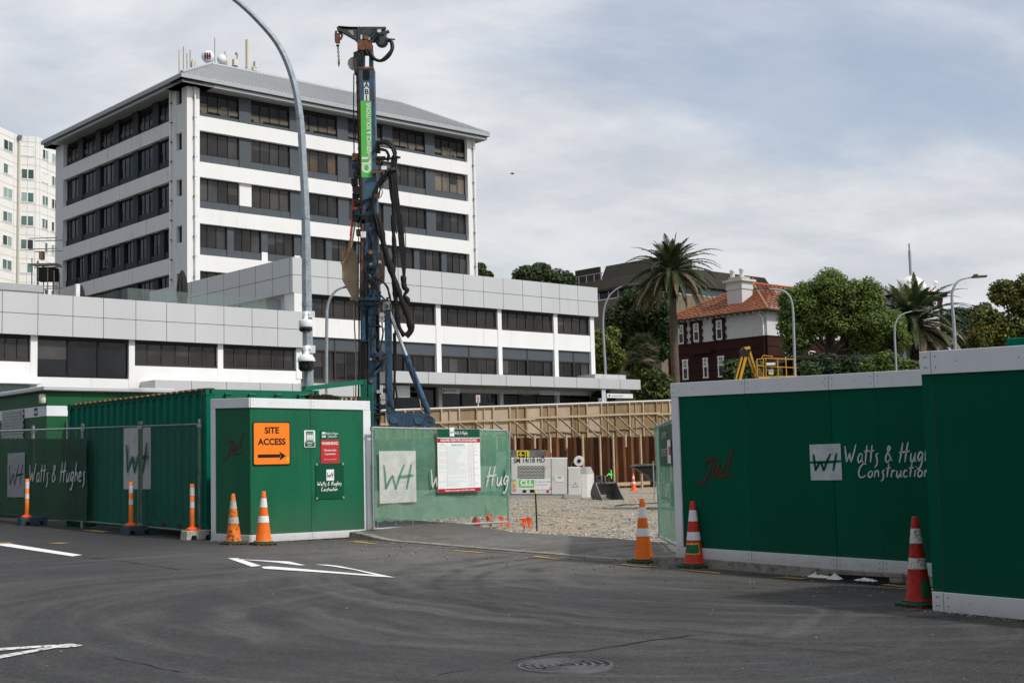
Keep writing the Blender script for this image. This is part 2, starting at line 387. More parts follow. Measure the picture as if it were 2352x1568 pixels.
# ------------------------------------------------------------------ road material
E1 = Vector((math.cos(YAW), math.sin(YAW), 0)); E2 = Vector((-math.sin(YAW), math.cos(YAW), 0))
KO = Vector((2.31, 18.55, 0))                   # a point on the kerb face line
def circ(a, b, c):
    d = 2*(a.x*(b.y-c.y)+b.x*(c.y-a.y)+c.x*(a.y-b.y)); s = [p.x**2+p.y**2 for p in (a,b,c)]
    o = Vector(((s[0]*(b.y-c.y)+s[1]*(c.y-a.y)+s[2]*(a.y-b.y))/d, (s[0]*(c.x-b.x)+s[1]*(a.x-c.x)+s[2]*(b.x-a.x))/d, 0)); return o, (Vector((a.x,a.y,0))-o).length
_z = zoom(1600, 2000, 1400, 2352)
RC, RR = circ(G(*_z(860,395)), G(*_z(235,560)), G(*_z(480,700)))
print('ring', RC, RR)
def asphalt(name, base, dust, dusty, c1, c2):
    m = bpy.data.materials.new(name); m.use_nodes = True; nt = m.node_tree; L = nt.links.new
    b = nt.nodes['Principled BSDF']; b.inputs['Specular IOR Level'].default_value = .22
    tc = nn(nt, 'ShaderNodeTexCoord'); pos = tc.outputs['Object']
    def mth(op, a, v=None, clamp=False):
        n = nn(nt, 'ShaderNodeMath', op=op); n.use_clamp = clamp
        L(a, n.inputs[0])
        if v is not None:
            if isinstance(v, (int, float)): n.inputs[1].default_value = v
            else: L(v, n.inputs[1])
        return n.outputs[0]
    def nz(scale, det, vec=pos, dist=0.0, rough=.6):
        n = nn(nt, 'ShaderNodeTexNoise', Scale=scale, Detail=det, Distortion=dist, Roughness=rough); L(vec, n.inputs['Vector']); return n.outputs['Fac']
    def rng(v, a, c, lo=0.0, hi=1.0):
        n = nn(nt, 'ShaderNodeMapRange'); n.interpolation_type = 'SMOOTHSTEP'; L(v, n.inputs['Value'])
        n.inputs['From Min'].default_value = a; n.inputs['From Max'].default_value = c; n.inputs['To Min'].default_value = lo; n.inputs['To Max'].default_value = hi
        return n.outputs['Result']
    def arcs(c, fr, r0, r1):
        """streaks that follow circles about c (tyres of turning trucks)"""
        v = nn(nt, 'ShaderNodeVectorMath', operation='SUBTRACT'); L(pos, v.inputs[0]); v.inputs[1].default_value = (c[0], c[1], 0)
        s = nn(nt, 'ShaderNodeSeparateXYZ'); L(v.outputs[0], s.inputs[0])
        wob = mth('MULTIPLY', nz(.35, 3.0), 1.0)
        ln = nn(nt, 'ShaderNodeVectorMath', operation='LENGTH'); L(v.outputs[0], ln.inputs[0])
        r = mth('ADD', ln.outputs['Value'], wob)
        an = nn(nt, 'ShaderNodeMath', op='ARCTAN2'); L(s.outputs['Y'], an.inputs[0]); L(s.outputs['X'], an.inputs[1])
        cb = nn(nt, 'ShaderNodeCombineXYZ'); L(mth('MULTIPLY', r, fr), cb.inputs['Z']); L(mth('MULTIPLY', mth('COSINE', an.outputs[0]), .95), cb.inputs['X']); L(mth('MULTIPLY', mth('SINE', an.outputs[0]), .95), cb.inputs['Y'])
        f = nz(1.0, 5.0, cb.outputs[0], 0.4, .62)
        rr = ln.outputs['Value']
        msk = mth('MULTIPLY', rng(rr, r0, r0+1.2), rng(rr, r1-2.2, r1, 1.0, 0.0))
        return f, msk
    col = nn(nt, 'ShaderNodeValToRGB'); L(nz(1.1, 8.0), col.inputs['Fac'])
    e = col.color_ramp.elements; e[0].position = .3; e[1].position = .72
    e[0].color = rgb([x*.82 for x in base]); e[1].color = rgb([x*1.15 for x in base]); cur = col.outputs['Color']
    def mixc(fac, c, cur):
        mx = nn(nt, 'ShaderNodeMix', data_type='RGBA'); L(fac, mx.inputs['Factor']); L(cur, mx.inputs['A']); mx.inputs['B'].default_value = rgb(c); return mx.outputs['Result']
    f1, k1 = arcs(c1, 2.6, 1.0, 7.5); f2, k2 = arcs(c2, 2.0, 1.2, 11.0)
    cur = mixc(mth('MULTIPLY', mth('MULTIPLY', rng(f2, .42, .70), k2), .38*dusty), dust, cur)
    cur = mixc(mth('MULTIPLY', mth('MULTIPLY', rng(f1, .44, .72), k1), .5*dusty), dust, cur)
    # dust tracked out of the gate
    vd = nn(nt, 'ShaderNodeVectorMath', operation='DISTANCE'); L(pos, vd.inputs[0]); vd.inputs[1].default_value = (-.2, 21.2, 0)
    near = rng(vd.outputs['Value'], 1.0, 7.0, 1.0, 0.0)
    cur = mixc(mth('MULTIPLY', mth('MULTIPLY', near, rng(nz(.9, 6.0, pos, .6), .22, .55)), .95*dusty), dust, cur)
    # silt along the kerb
    kd = nn(nt, 'ShaderNodeVectorMath', operation='DOT_PRODUCT'); sb = nn(nt, 'ShaderNodeVectorMath', operation='SUBTRACT')
    L(pos, sb.inputs[0]); sb.inputs[1].default_value = (KO.x, KO.y, 0); L(sb.outputs[0], kd.inputs[0]); kd.inputs[1].default_value = tuple(E1)
    silt = mth('MULTIPLY', rng(kd.outputs['Value'], -2.6, -.6, 0.0, 1.0), rng(nz(1.6, 6.0, pos, .5), .3, .6))
    cur = mixc(mth('MULTIPLY', silt, .5*dusty), [dust[0]*.62, dust[1]*.58, dust[2]*.52], cur)
    # dark rubber marks
    cur = mixc(mth('MULTIPLY', mth('MULTIPLY', rng(f1, .42, .3), k1), .6), [x*.4 for x in base], cur)
    cur = mixc(mth('MULTIPLY', rng(nz(.5, 5.0, pos, .8), .55, .74), .35), [x*.62 for x in base], cur)
    # black rubber left by turning wheels: rings round one centre
    rv = nn(nt, 'ShaderNodeVectorMath', operation='DISTANCE'); L(pos, rv.inputs[0]); rv.inputs[1].default_value = (RC.x, RC.y, 0)
    rw = mth('ADD', rv.outputs['Value'], mth('MULTIPLY', nz(.8, 3.0), .25))
    for r_, w_, k_ in ((RR+.12, .10, .75), (RR-.35, .07, .6), (RR+.75, .16, .35), (RR+1.5, .12, .3)):
        ds = mth('ABSOLUTE', mth('SUBTRACT', rw, r_)); cur = mixc(mth('MULTIPLY', mth('MULTIPLY', rng(ds, .0, w_*1.6, 1.0, 0.0), rng(nz(1.7, 4.0), .35, .6)), k_), [x*.35 for x in base], cur)
    cur = mixc(mth('MULTIPLY', rng(nz(2.3, 3.0, pos, .3), .68, .75), .6), [x*.35 for x in base], cur)   # oil drips
    # aggregate
    vo = nn(nt, 'ShaderNodeTexVoronoi', Scale=95.0); L(pos, vo.inputs['Vector'])
    sep = nn(nt, 'ShaderNodeSeparateColor'); L(vo.outputs['Color'], sep.inputs[0])
    v2 = nn(nt, 'ShaderNodeTexVoronoi', Scale=34.0); L(pos, v2.inputs['Vector']); s2 = nn(nt, 'ShaderNodeSeparateColor'); L(v2.outputs['Color'], s2.inputs[0])
    cur = mixc(mth('MULTIPLY', rng(s2.outputs[0], .6, 1.0), .35), [min(.4, x*2.2) for x in base], cur); cur = mixc(mth('MULTIPLY', rng(s2.outputs[1], .7, 1.0), .45), [x*.4 for x in base], cur)
    cur = mixc(mth('MULTIPLY', rng(sep.outputs[0], .55, .95), .42), [min(.4, x*2.6) for x in base], cur)
    cur = mixc(mth('MULTIPLY', rng(sep.outputs[1], .6, .95), .5), [x*.35 for x in base], cur)
    sp = nz(26.0, 2.0); cur = mixc(rng(sp, .77, .79), [.4,.39,.36], cur)
    L(cur, b.inputs['Base Color'])
    ro = rng(nz(.8, 4.0), .3, .7, .72, .92); L(ro, b.inputs['Roughness'])
    hgt = mth('ADD', mth('MULTIPLY', sep.outputs[0], .5), nz(60.0, 5.0))
    bp = nn(nt, 'ShaderNodeBump', Strength=.45, Distance=.012); L(hgt, bp.inputs['Height']); L(bp.outputs['Normal'], b.inputs['Normal'])
    MATS[name] = m
asphalt('asphalt', (.035,.035,.0355), (.17,.163,.15), 1.0, (2.9, 17.2), (.6, 13.2))
asphalt('asphalt_path', (.036,.036,.037), (.20,.192,.178), 1.25, (-3.5, 19.0), (6.0, 20.0))

def gravel_mat(name, col, s):
    m = bpy.data.materials.new(name); m.use_nodes = True; nt = m.node_tree; L = nt.links.new
    b = nt.nodes['Principled BSDF']; b.inputs['Roughness'].default_value = .95; b.inputs['Specular IOR Level'].default_value = .2
    tc = nn(nt, 'ShaderNodeTexCoord')
    v = nn(nt, 'ShaderNodeTexVoronoi', Scale=s, Randomness=1.0); L(tc.outputs['Object'], v.inputs['Vector'])
    sp = nn(nt, 'ShaderNodeSeparateColor'); L(v.outputs['Color'], sp.inputs[0])
    r = nn(nt, 'ShaderNodeValToRGB'); L(sp.outputs[0], r.inputs['Fac'])
    r.color_ramp.elements[0].color = rgb([c*.38 for c in col]); r.color_ramp.elements[1].color = rgb([c*1.45 for c in col])
    n = nn(nt, 'ShaderNodeTexNoise', Scale=.45, Detail=6.0); L(tc.outputs['Object'], n.inputs['Vector'])
    mr = nn(nt, 'ShaderNodeMapRange'); L(n.outputs['Fac'], mr.inputs['Value']); mr.inputs['From Min'].default_value = .45; mr.inputs['From Max'].default_value = .62
    mx = nn(nt, 'ShaderNodeMix', data_type='RGBA'); L(mr.outputs['Result'], mx.inputs['Factor']); L(r.outputs['Color'], mx.inputs['A']); mx.inputs['B'].default_value = rgb([col[0]*1.02, col[1]*.93, col[2]*.78])
    L(mx.outputs['Result'], b.inputs['Base Color'])
    bp = nn(nt, 'ShaderNodeBump', Strength=.9, Distance=.05); L(v.outputs['Distance'], bp.inputs['Height']); bp.invert = True; L(bp.outputs['Normal'], b.inputs['Normal'])
    MATS[name] = m
gravel_mat('gravel', (.38,.34,.275), 26.0)
M('stone_a', (.36,.325,.275), .9, var=.2, scale=6)
M('stone_b', (.22,.20,.17), .9, var=.2, scale=6)
M('stone_c', (.46,.42,.36), .9, var=.2, scale=6)
M('earth', (.10,.095,.08), .95, var=.3, scale=.4)

# ------------------------------------------------------------------ ground
FK = Fr(KO)                                    # x behind the kerb face, y along it (away, to the left)
def kpt(x, y, dz=0.0):
    p = FK.w(x, y, 0); return (p.x, p.y, gz(p.x, p.y) + dz)
def sheet(name, fn, nx, ny, m, label=None):
    mb = MB(); vs = [fn(i/nx, j/ny) for j in range(ny+1) for i in range(nx+1)]
    mb.add(vs, [(j*(nx+1)+i, j*(nx+1)+i+1, (j+1)*(nx+1)+i+1, (j+1)*(nx+1)+i) for j in range(ny) for i in range(nx)], m, True)
    return tag(mb.build(name), label, None, None, 'structure')
# the road: everything on the camera's side of the kerb, and on to the left
def road_fn(a, b):
    x = -45 + 45.04*a; y = -40 + 100*b
    return kpt(x, y)
sheet('road', road_fn, 45, 60, 'asphalt')
# wide ground under everything, to the horizon
mb = MB(); N = 24
def far_fn(a, b):
    x = (a-.5)*2; y = (b-.5)*2
    X = math.copysign(abs(x)**2.5*1800, x); Y = math.copysign(abs(y)**2.5*1800, y) + 40
    return (X, Y, gz(X, Y) - .75)
sheet('ground', far_fn, 40, 40, 'earth')

def site_h(X, Y):
    """gravel surface of the building site"""
    q = FK.l((X, Y, 0)); x = q.x
    base = gz(X, Y)
    t = max(0, min(1, (x-2.3)/3.0)); h = base + .10*(1-t) - .06*t
    c = max(0, min(1, (Y-27)/14.0)); c = c*c*(3-2*c)
    r = max(0, min(1, (Y-44)/22.0)); r = r*r*(3-2*r)
    h += .05*c - .06*r
    d = math.hypot((X+1.5)/9.0, (Y-57)/6.5); dip = max(0, 1-d*d); h -= .62*dip
    h += .05*noise.noise((X*.35, Y*.35, 0)) + (.22*math.exp(-((X-.6)/2.2)**2-((Y-30.5)/1.8)**2) if Y < 40 else 0) + .06*noise.noise((X*1.3, Y*1.3, 3)) + .02*noise.noise((X*3.3, Y*3.3, 7))
    return h
def site_fn(a, b):
    x = 2.26 + 110*a**1.9; y = -34 + 112*b
    p = FK.w(x, y, 0); return (p.x, p.y, site_h(p.x, p.y) if a > 0 else gz(p.x, p.y) + .0)
sheet('gravel_yard', site_fn, 170, 260, 'gravel')
# footpath and vehicle crossing, with the dip of the dropped kerb
def kerb_h(y):
    """top of kerb above the road: full height, dropped to a lip at the vehicle crossing"""
    def sm(t): t = max(0, min(1, t)); return t*t*(3-2*t)
    return .13 - .105*sm((y+.1-.2)/1.3)*sm((8.1-y)/1.4)
def path_fn(a, b):
    y = -34 + 70*b; x = .16 + 2.5*a
    p = FK.w(x, y, 0); h = kerb_h(y)
    edge = .05*noise.noise((p.x*2, p.y*2, 0))
    e = .09*a if -1 < y < 12 else .08*a
    bulge = .03*math.sin(PI*min(1, a*1.05))
    return (*FK.w(x + (edge if a > .98 else 0), y, 0).xy, gz(p.x, p.y) + h + e*.9 + bulge + .012*noise.noise((p.x*1.5, p.y*1.5, 5)))
sheet('footpath', path_fn, 14, 220, 'asphalt_path')
mb = MB()
ys = [-34 + 70*i/350 for i in range(351)]
vs = []
for y in ys:
    h = kerb_h(y)
    for x, dz in ((-.02, -.05), (.0, h*.9), (.025, h), (.16, h+.004), (.18, -.05)):
        wx = .012*noise.noise((y*.9, 0, 0)) if x < .1 else 0
        vs.append(kpt(x + wx, y, dz + .006*noise.noise((y*3, x*9, 0))))
mb.add(vs, [(i*5+j, i*5+j+1, (i+1)*5+j+1, (i+1)*5+j) for i in range(350) for j in range(4)], 'concrete')
tag(mb.build('kerb'), None, None, None, 'structure')
# flat channel in front of the kerb
sheet('gutter_strip', lambda a, b: kpt(-.30 + .29*a, -34 + 70*b, .004), 2, 200, 'asphalt')

# painted lines
def mark(name, quads, m):
    mb = MB()
    for q in quads:
        ps = [G(u, v) for u, v in q]; mb.poly([(p.x, p.y, p.z + .008) for p in ps], m)
    return tag(mb.build(name), None, None, None, 'structure')
zr = zoom(0, 2000, 1700, 2352)
mark('lane_line', [[zr(0,243), zr(60,243), zr(455,305), zr(400,312), zr(0,252)]], 'paint_white')
zt = zoom(800, 1400, 1000, 1568)
mark('traffic_island_marking', [[zt(173,1306), zt(235,1306), zt(383,1354), zt(325,1360)], [zt(173,1306), zt(300,1316), zt(560,1327), zt(660,1351), zt(620,1351), zt(470,1332), zt(235,1313)],
     [zt(385,1360), zt(450,1358), zt(1120,1414), zt(1225,1428), zt(1090,1420), zt(800,1398), zt(400,1372)], [zt(720,1346), zt(800,1347), zt(880,1356), zt(1225,1428), zt(1110,1414), zt(960,1378), zt(820,1356)]], 'paint_white')
mark('hatching_line', [[zr(0,822), zr(300,803), zr(400,797), zr(458,806), zr(420,815), zr(300,822), zr(0,880), zr(0,862), zr(270,815), zr(0,836)]], 'paint_worn')
zq = zoom(2450, 1400, 900, 1411); zs = zoom(2700, 2050, 1396, 2352); zc = zoom(1600, 2000, 1400, 2352)
dash = [[zc(1425,428), zc(1520,430), zc(1742,450), zc(1640,452)], [zc(1845,465), zc(1930,468), zc(2170,489), zc(2140,496)],
        [zs(640,436), zs(720,435), zs(925,446), zs(850,449)], [zs(1205,470), zs(1290,473), zs(1590,499), zs(1590,507)], [zs(1700,513), zs(1755,517), zs(1755,524), zs(1700,520)],
        [zc(320,338), zc(380,337), zc(580,352), zc(540,355)], [zc(860,376), zc(940,378), zc(1080,397), zc(1060,402)], [zr(1915,230), zr(1990,228), zr(2095,240), zr(2070,243)], [zr(440,166), zr(520,166), zr(605,174), zr(560,179)], [zr(265,239), zr(330,236), zr(395,238), zr(330,242)], [zr(0,236), zr(70,236), zr(60,241), zr(0,242)]]
for q in dash: mark('kerbside_dash', [q], 'paint_yellow')
# tar seams in the asphalt
M('tar', (.017,.017,.018), .6, var=.3, scale=20)
def seam(name, pts, w):
    mb = MB(); ps = [G(u, v) for u, v in pts]; q = []
    for i in range(len(ps)-1):
        for k in range(6): q.append(ps[i].lerp(ps[i+1], k/6))
    q.append(ps[-1])
    q = [p + Vector((noise.noise((p.x*4, p.y*4, 1))*.03, noise.noise((p.x*4, p.y*4, 9))*.03, 0)) for p in q]; vs = []
    for i, p in enumerate(q):
        t = (q[min(len(q)-1,i+1)] - q[max(0,i-1)]).normalized(); n = Vector((-t.y, t.x, 0))*w*(.25 + .75*abs(noise.noise((p.x*3, p.y*3, 4)))*1.6)
        vs += [p + n + Vector((0,0,.005)), p - n + Vector((0,0,.005))]
    mb.add(vs, [(2*i,2*i+1,2*i+3,2*i+2) for i in range(len(q)-1)], 'tar'); tag(mb.build(name), None, None, None, 'structure')
seam('road_seam', [zc(750,1082), zc(900,1050), zc(1080,1022), zc(1250,1014), zc(1440,980), zc(1600,955), zc(1970,905)], .022)
seam('road_seam', [zr(450,312), zr(700,340), zr(990,384), zr(1200,375), zr(1440,362)], .02)
seam('road_seam', [zr(640,872), zr(760,900), zr(900,930), zr(1000,950)], .012)
seam('road_seam', [zc(250,1172), zc(480,1130)], .01)
seam('road_seam', [zc(910,462), zc(1300,425), zc(1500,400)], .014)
seam('road_seam', [zc(1230,505), zc(1500,480), zc(1900,455)], .012)

# manhole cover
mb = MB(); p = G(*zc(1107,1116)); o = Vector((p.x, p.y, p.z))
t = thing('manhole_cover', 'round iron manhole cover with concentric ribs set in the asphalt road', 'manhole cover', o)
R = .345
mb.lathe([(R, -.02), (R, .014), (R-.025, .018), (R-.028, .006)], 'iron_worn', 48, cap=False)
mb.lathe([(R-.028, .005), (.002, .005)], 'iron', 48, cap=False)
mb.build('frame', t)
mb = MB()
for k, r in enumerate((.27, .205, .145, .09)):
    for s in range(2):
        a0 = s*PI + .05 + k*.8; a1 = a0 + PI - .10; vs = []
        for i in range(25):
            a = a0 + (a1-a0)*i/24
            for rr, z in ((r-.017, .005), (r-.012, .015), (r+.012, .015), (r+.017, .005)): vs.append((rr*math.cos(a), rr*math.sin(a), z))
        mb.add(vs, [(i*4+j, (i+1)*4+j, (i+1)*4+j+1, i*4+j+1) for i in range(24) for j in range(3)], 'iron_worn')
mb.lathe([(.045, .005), (.04, .015), (.002, .015)], 'iron', 24, cap=False)
mb.build('rib', t)

# loose stones of the yard: many small angular stones
random.seed(3)
mb = MB()
def pebble(c, r, m):
    a = random.random()*6.28; vs = []
    for dx, dy, dz in ((1,0,.1),(-.2,.9,0),(-.9,-.3,.1),(.2,-.8,0),(.1,.1,.8),(-.1,0,-.6)):
        x = dx*math.cos(a)-dy*math.sin(a); y = dx*math.sin(a)+dy*math.cos(a); k = r*random.uniform(.7,1.25)
        vs.append((c[0]+x*k, c[1]+y*k, c[2]+dz*k*.8))
    mb.add(vs, [(0,1,4),(1,2,4),(2,3,4),(3,0,4),(1,0,5),(2,1,5),(3,2,5),(0,3,5)], m)
for i in range(21000):
    Y = 24 + 30*random.random()**1.6
    X = random.uniform(-.15, .125)*Y
    q = FK.l((X, Y, 0))
    if q.x < 2.45: continue
    r = random.uniform(.010, .030)*(1 if random.random() < .94 else 2.0)
    pebble((X, Y, site_h(X, Y) + r*.2), r, random.choice(('stone_a','stone_b','stone_c','stone_b')))
tag(mb.build('gravel_stones'), 'loose grey stones scattered over the gravel yard behind the gate', 'gravel', None, 'stuff')
# ------------------------------------------------------------------ corner hoarding with its signs
BF, BR, BL = Vector((-4.63,23.17,0)), Vector((-2.72,24.89,0)), Vector((-5.44,23.75,0))
HB = 2.5
FB = Fr((BF.x, BF.y, gz(BF.x, BF.y)))
def wall_run(parent, fr, a, b, z0a, z0b, h, green, th=.09, seams=(), trims='TBLR', tw=.13, jm='joint_dark', bz=(.0,.0), side=.09, screws=True, tname='trim'):
    """a plywood wall face from a to b (local points); trims stand proud of the panel"""
    a, b = Vector(a), Vector(b); d = (b-a); L = d.length; d /= L; n = Vector((d.y, -d.x, 0))   # n towards the viewer
    def pnt(s, z, off): q = a + d*s + n*off; return (q.x, q.y, (z0a + (z0b-z0a)*s/L) + z)
    def slab(mb, s0, s1, z0, z1, f0, f1, m):
        v = [pnt(s0,z0,f1),pnt(s1,z0,f1),pnt(s1,z0,f0),pnt(s0,z0,f0),pnt(s0,z1,f1),pnt(s1,z1,f1),pnt(s1,z1,f0),pnt(s0,z1,f0)]
        mb.add(v, [(0,3,2,1),(4,5,6,7),(0,1,5,4),(1,2,6,5),(2,3,7,6),(3,0,4,7)], m)
    ed = [0] + sorted(s for s in seams if s < L-.05) + [L]
    for i in range(len(ed)-1):                     # one plywood sheet after another, each from its own paint batch and never quite flush
        p = MB(); f = (.0, .003, -.003, .002)[i % 4]
        slab(p, ed[i], ed[i+1]-(.005 if i < len(ed)-2 else 0), .01, h-.01, -th, f-.003, green if i % 2 == 0 else green + '_b'); p.build('panel', parent)
    for s in ed[1:-1]:
        if jm == 'ochre_edge': p = MB(); slab(p, s-.004, s-.001, .1, h-.1, -.02, .002, jm); p.build('sheet_edge', parent)
    t = MB(); e = .022
    def bd():
        nonlocal t
        if t.V: t.build(tname, parent, bevel=.003)
        t = MB()
    if 'T' in trims: slab(t, -.0, L, h-tw-.02, h+.02, -th-.01, e, 'trim_white')
    bd()
    if 'B' in trims: slab(t, -.0, L, 0, tw, -th*.5, e, 'trim_white')
    bd()
    if 'L' in trims: slab(t, 0, side, tw+.002, h-tw-.022, -th*.5, e-.002, 'trim_white')
    bd()
    if 'R' in trims: slab(t, L-side-.02, L+.01, tw+.002, h-tw-.022, -th*.5, e-.002, 'trim_white')
    bd()
    if screws:
        for s in [x for x in ([.05, L-.05] + [q-.05 for q in seams] + [q+.05 for q in seams])]:
            for z in (h-tw*.75, h-tw*.2, tw*.3, tw*.75):
                slab(t, s-.006, s+.006, z-.006, z+.006, e, e+.0015, 'screw')
        k = .4
        while k < L:
            slab(t, k-.005, k+.005, h-tw*.5, h-tw*.5+.01, e, e+.0015, 'screw'); slab(t, k-.005, k+.005, tw*.5, tw*.5+.01, e, e+.0015, 'screw'); k += random.uniform(.35,.7)
        for s in seams:
            slab(t, s-.002, s+.002, h-tw-.02, h+.02, e, e+.0012, 'joint_dark'); slab(t, s-.002, s+.002, 0, tw, e, e+.0012, 'joint_dark')
    t.build('screw', parent); return d, n, L
t = FB.thing('site_hoarding', 'folded green plywood hoarding with white trim carrying the orange site access sign', 'hoarding')
lR, lL = FB.l((BR.x, BR.y, 0)), FB.l((BL.x, BL.y, 0)); lR.z = lL.z = 0
zR = gz(BR.x, BR.y) - gz(BF.x, BF.y); zL = gz(BL.x, BL.y) - gz(BF.x, BF.y)
LR = lR.length
s1 = FB.hy(zt(697,800))[0]
wall_run(t, FB, (0,0,0), lR, 0, zR+.03, HB, 'hoard_green', seams=(s1,), trims='TBR', side=.14)
wall_run(t, FB, lL, (0,0,0), zL, 0, HB, 'hoard_green', seams=(), trims='TBL', side=.11)
mb = MB(); mb.box(LR-.06, LR, .1, 1.5, zR+.04, zR+HB-.02, 'hoard_green'); mb.box(.3, LR-.1, .09, .135, .3, .39, 'timber'); mb.box(.3, LR-.1, .09, .135, 1.9, 1.99, 'timber'); mb.build('return_panel', t)
mb = MB()
o, d = Vector((lL.x, lL.y, 0)), (Vector((0,0,0)) - lL); d.normalize(); n = Vector((d.y, -d.x, 0))
zg0, zg1 = zt(145,690), zt(272,515)
# graffiti on the short face
fy = Fr(FB.w(lL.x, lL.y, 0), YAW + math.atan2(d.y, d.x))
x0, z0 = fy.hy(zg0, -.004); x1, z1 = fy.hy(zg1, -.004)
b0 = FB.l(fy.w(x0, -.004, z0))
graffito(mb, b0, d*(x1-x0), Vector((0,0,z1-z0)), 1, 1, .022, 'ink_red'); mb.build('graffiti', t)

def sign(name, label, cat, fr, uv0, uv1, y=-.014, th=.006, m='sign_white', round_=0):
    """a flat sign on the plane y of frame fr between two picture corners (top left, bottom right); returns (empty, o, w, h) with children in sign coordinates"""
    x0, z1 = fr.hy(uv0, y); x1, z0 = fr.hy(uv1, y); w, h = x1-x0, z1-z0
    e = thing(name, label, cat, fr.w(x0, y, z0), fr.yaw)
    mb = MB()
    if round_:
        p2 = []
        for cx, cz, a0 in ((w-round_, h-round_, 0), (round_, h-round_, 90), (round_, round_, 180), (w-round_, round_, 270)):
            for k in range(5):
                a = math.radians(a0 + k*22.5); p2.append((cx + round_*math.cos(a), cz + round_*math.sin(a)))
        mb.prism(p2, 0, th, m, lambda p, q, a: (p, a, q))
    else: mb.box(0, w, 0, th, 0, h, m)
    return e, mb, w, h
X, Z = Vector((1,0,0)), Vector((0,0,1))
def plate(mb, w, h, x0, x1, z0, z1, m, y=-.002): mb.poly([(w*x0,y,h*z0),(w*x1,y,h*z0),(w*x1,y,h*z1),(w*x0,y,h*z1)], m)
# SITE ACCESS
e, mb, w, h = sign('site_access_sign', 'orange site access sign with black arrow on the green hoarding', 'sign', FB, zt(332,450), zt(567,718), m='black', round_=.035)
mb.build('plate', e)
mb = MB(); r = .03; mar = .016; p2 = []
for cx, cz, a0 in ((w-mar-r, h-mar-r, 0), (mar+r, h-mar-r, 90), (mar+r, mar+r, 180), (w-mar-r, mar+r, 270)):
    for k in range(5):
        a = math.radians(a0+k*22.5); p2.append((cx+r*math.cos(a), cz+r*math.sin(a)))
mb.poly([(p, -.002, q) for p, q in p2], 'sign_orange'); mb.build('face', e)
mb = MB(); mb.text('SITE', .215*h*.95, (w*.5,-.004,h*.80), X, Z, 'black', sx=1.05, weight=.03); mb.text('ACCESS', .215*h*.95, (w*.5,-.004,h*.535), X, Z, 'black', sx=1.03, weight=.03)
mb.build('lettering', e)
mb = MB(); plate(mb, w, h, .12, .72, .175, .25, 'black', -.004); mb.poly([(w*.70,-.004,h*.105),(w*.88,-.004,h*.21),(w*.70,-.004,h*.315),(w*.735,-.004,h*.21)], 'black'); mb.build('arrow', e)
mb = MB(); mb.text('4', .15*h, (w*.915,-.005,h*.12), X, Z, 'lime'); mb.build('scrawl', e)
# assembly point
e, mb, w, h = sign('assembly_point_sign', 'small green and white assembly point sign beside the orange sign', 'sign', FB, zt(653,502), zt(723,609), round_=.02)
mb.build('plate', e)
mb = MB(); plate(mb, w, h, .06, .94, .04, .33, 'sign_green'); plate(mb, w, h, .17, .83, .35, .93, 'sign_green')
for k in range(4):
    x = .28 + .147*k; mb.lathe([(.028*w*1.5, 0), (.001, .001)], 'sign_white', 10, (w*x, -.004, h*.80), ((1,0,0),(0,0,1),(0,-1,0)), cap=False)
    plate(mb, w, h, x-.06, x+.06, .42, .735, 'sign_white', -.004); plate(mb, w, h, x-.008, x+.008, .42, .56, 'sign_green', -.005)
mb.build('picture', e)
mb = MB(); mb.text('ASSEMBLY', .095*h, (w*.5,-.004,h*.255), X, Z, 'sign_white', weight=.02); mb.text('POINT', .095*h, (w*.5,-.004,h*.12), X, Z, 'sign_white', weight=.02); mb.build('lettering', e)
# warning
e, mb, w, h = sign('warning_sign', 'red and green warning sign about construction in progress', 'sign', FB, zt(757,498), zt(873,707), m='sign_red')
mb.build('plate', e)
mb = MB(); plate(mb, w, h, 0, 1, .70, 1, 'sign_green'); mb.build('header', e)
mb = MB(); mb.text('WARNING!', .125*h, (w*.5,-.005,h*.585), X, Z, 'sign_white', sx=.92, weight=.025); mb.text('Construction', .083*h, (w*.5,-.005,h*.385), X, Z, 'sign_white', weight=.02); mb.text('in progress', .083*h, (w*.5,-.005,h*.275), X, Z, 'sign_white', weight=.02)
mb.text('Sorry for any inconvenience', .038*h, (w*.5,-.005,h*.115), X, Z, 'sign_white')
hand(mb, 'Watts & Hughes', .062*h, .006, (w*.30,-.005,h*.86), X, Z, 'sign_white'); hand(mb, 'Construction', .062*h, .006, (w*.38,-.005,h*.775), X, Z, 'sign_white')
mb.build('lettering', e)
mb = MB(); logo(mb, (w*.06,-.004,h*.77), X, Z, w*.2, w*.24, .012, 'sign_green', 'sign_white'); mb.build('emblem', e)
# builder's board
e, mb, w, h = sign('builder_sign', 'square dark green builder board with white handwritten name and logo', 'sign', FB, zt(726,709), zt(904,928), m='sign_dgreen')
mb.build('plate', e)
mb = MB(); hand(mb, 'Watts & Hughes', .118*h, .011, (w*.05,-.004,h*.375), X, Z, 'sign_white'); hand(mb, 'Construction', .105*h, .011, (w*.18,-.004,h*.225), X, Z, 'sign_white'); mb.build('lettering', e)
mb = MB(); logo(mb, (w*.37,-.004,h*.51), X, Z, w*.27, w*.33, .013, 'sign_dgreen', 'sign_white'); mb.build('emblem', e)
mb = MB()
for x in (.03,.97):
    for z in (.03,.97): mb.box(w*x-.02, w*x+.02, -.006, -.001, h*z-.02, h*z+.02, 'galv')
mb.build('fixing', e)

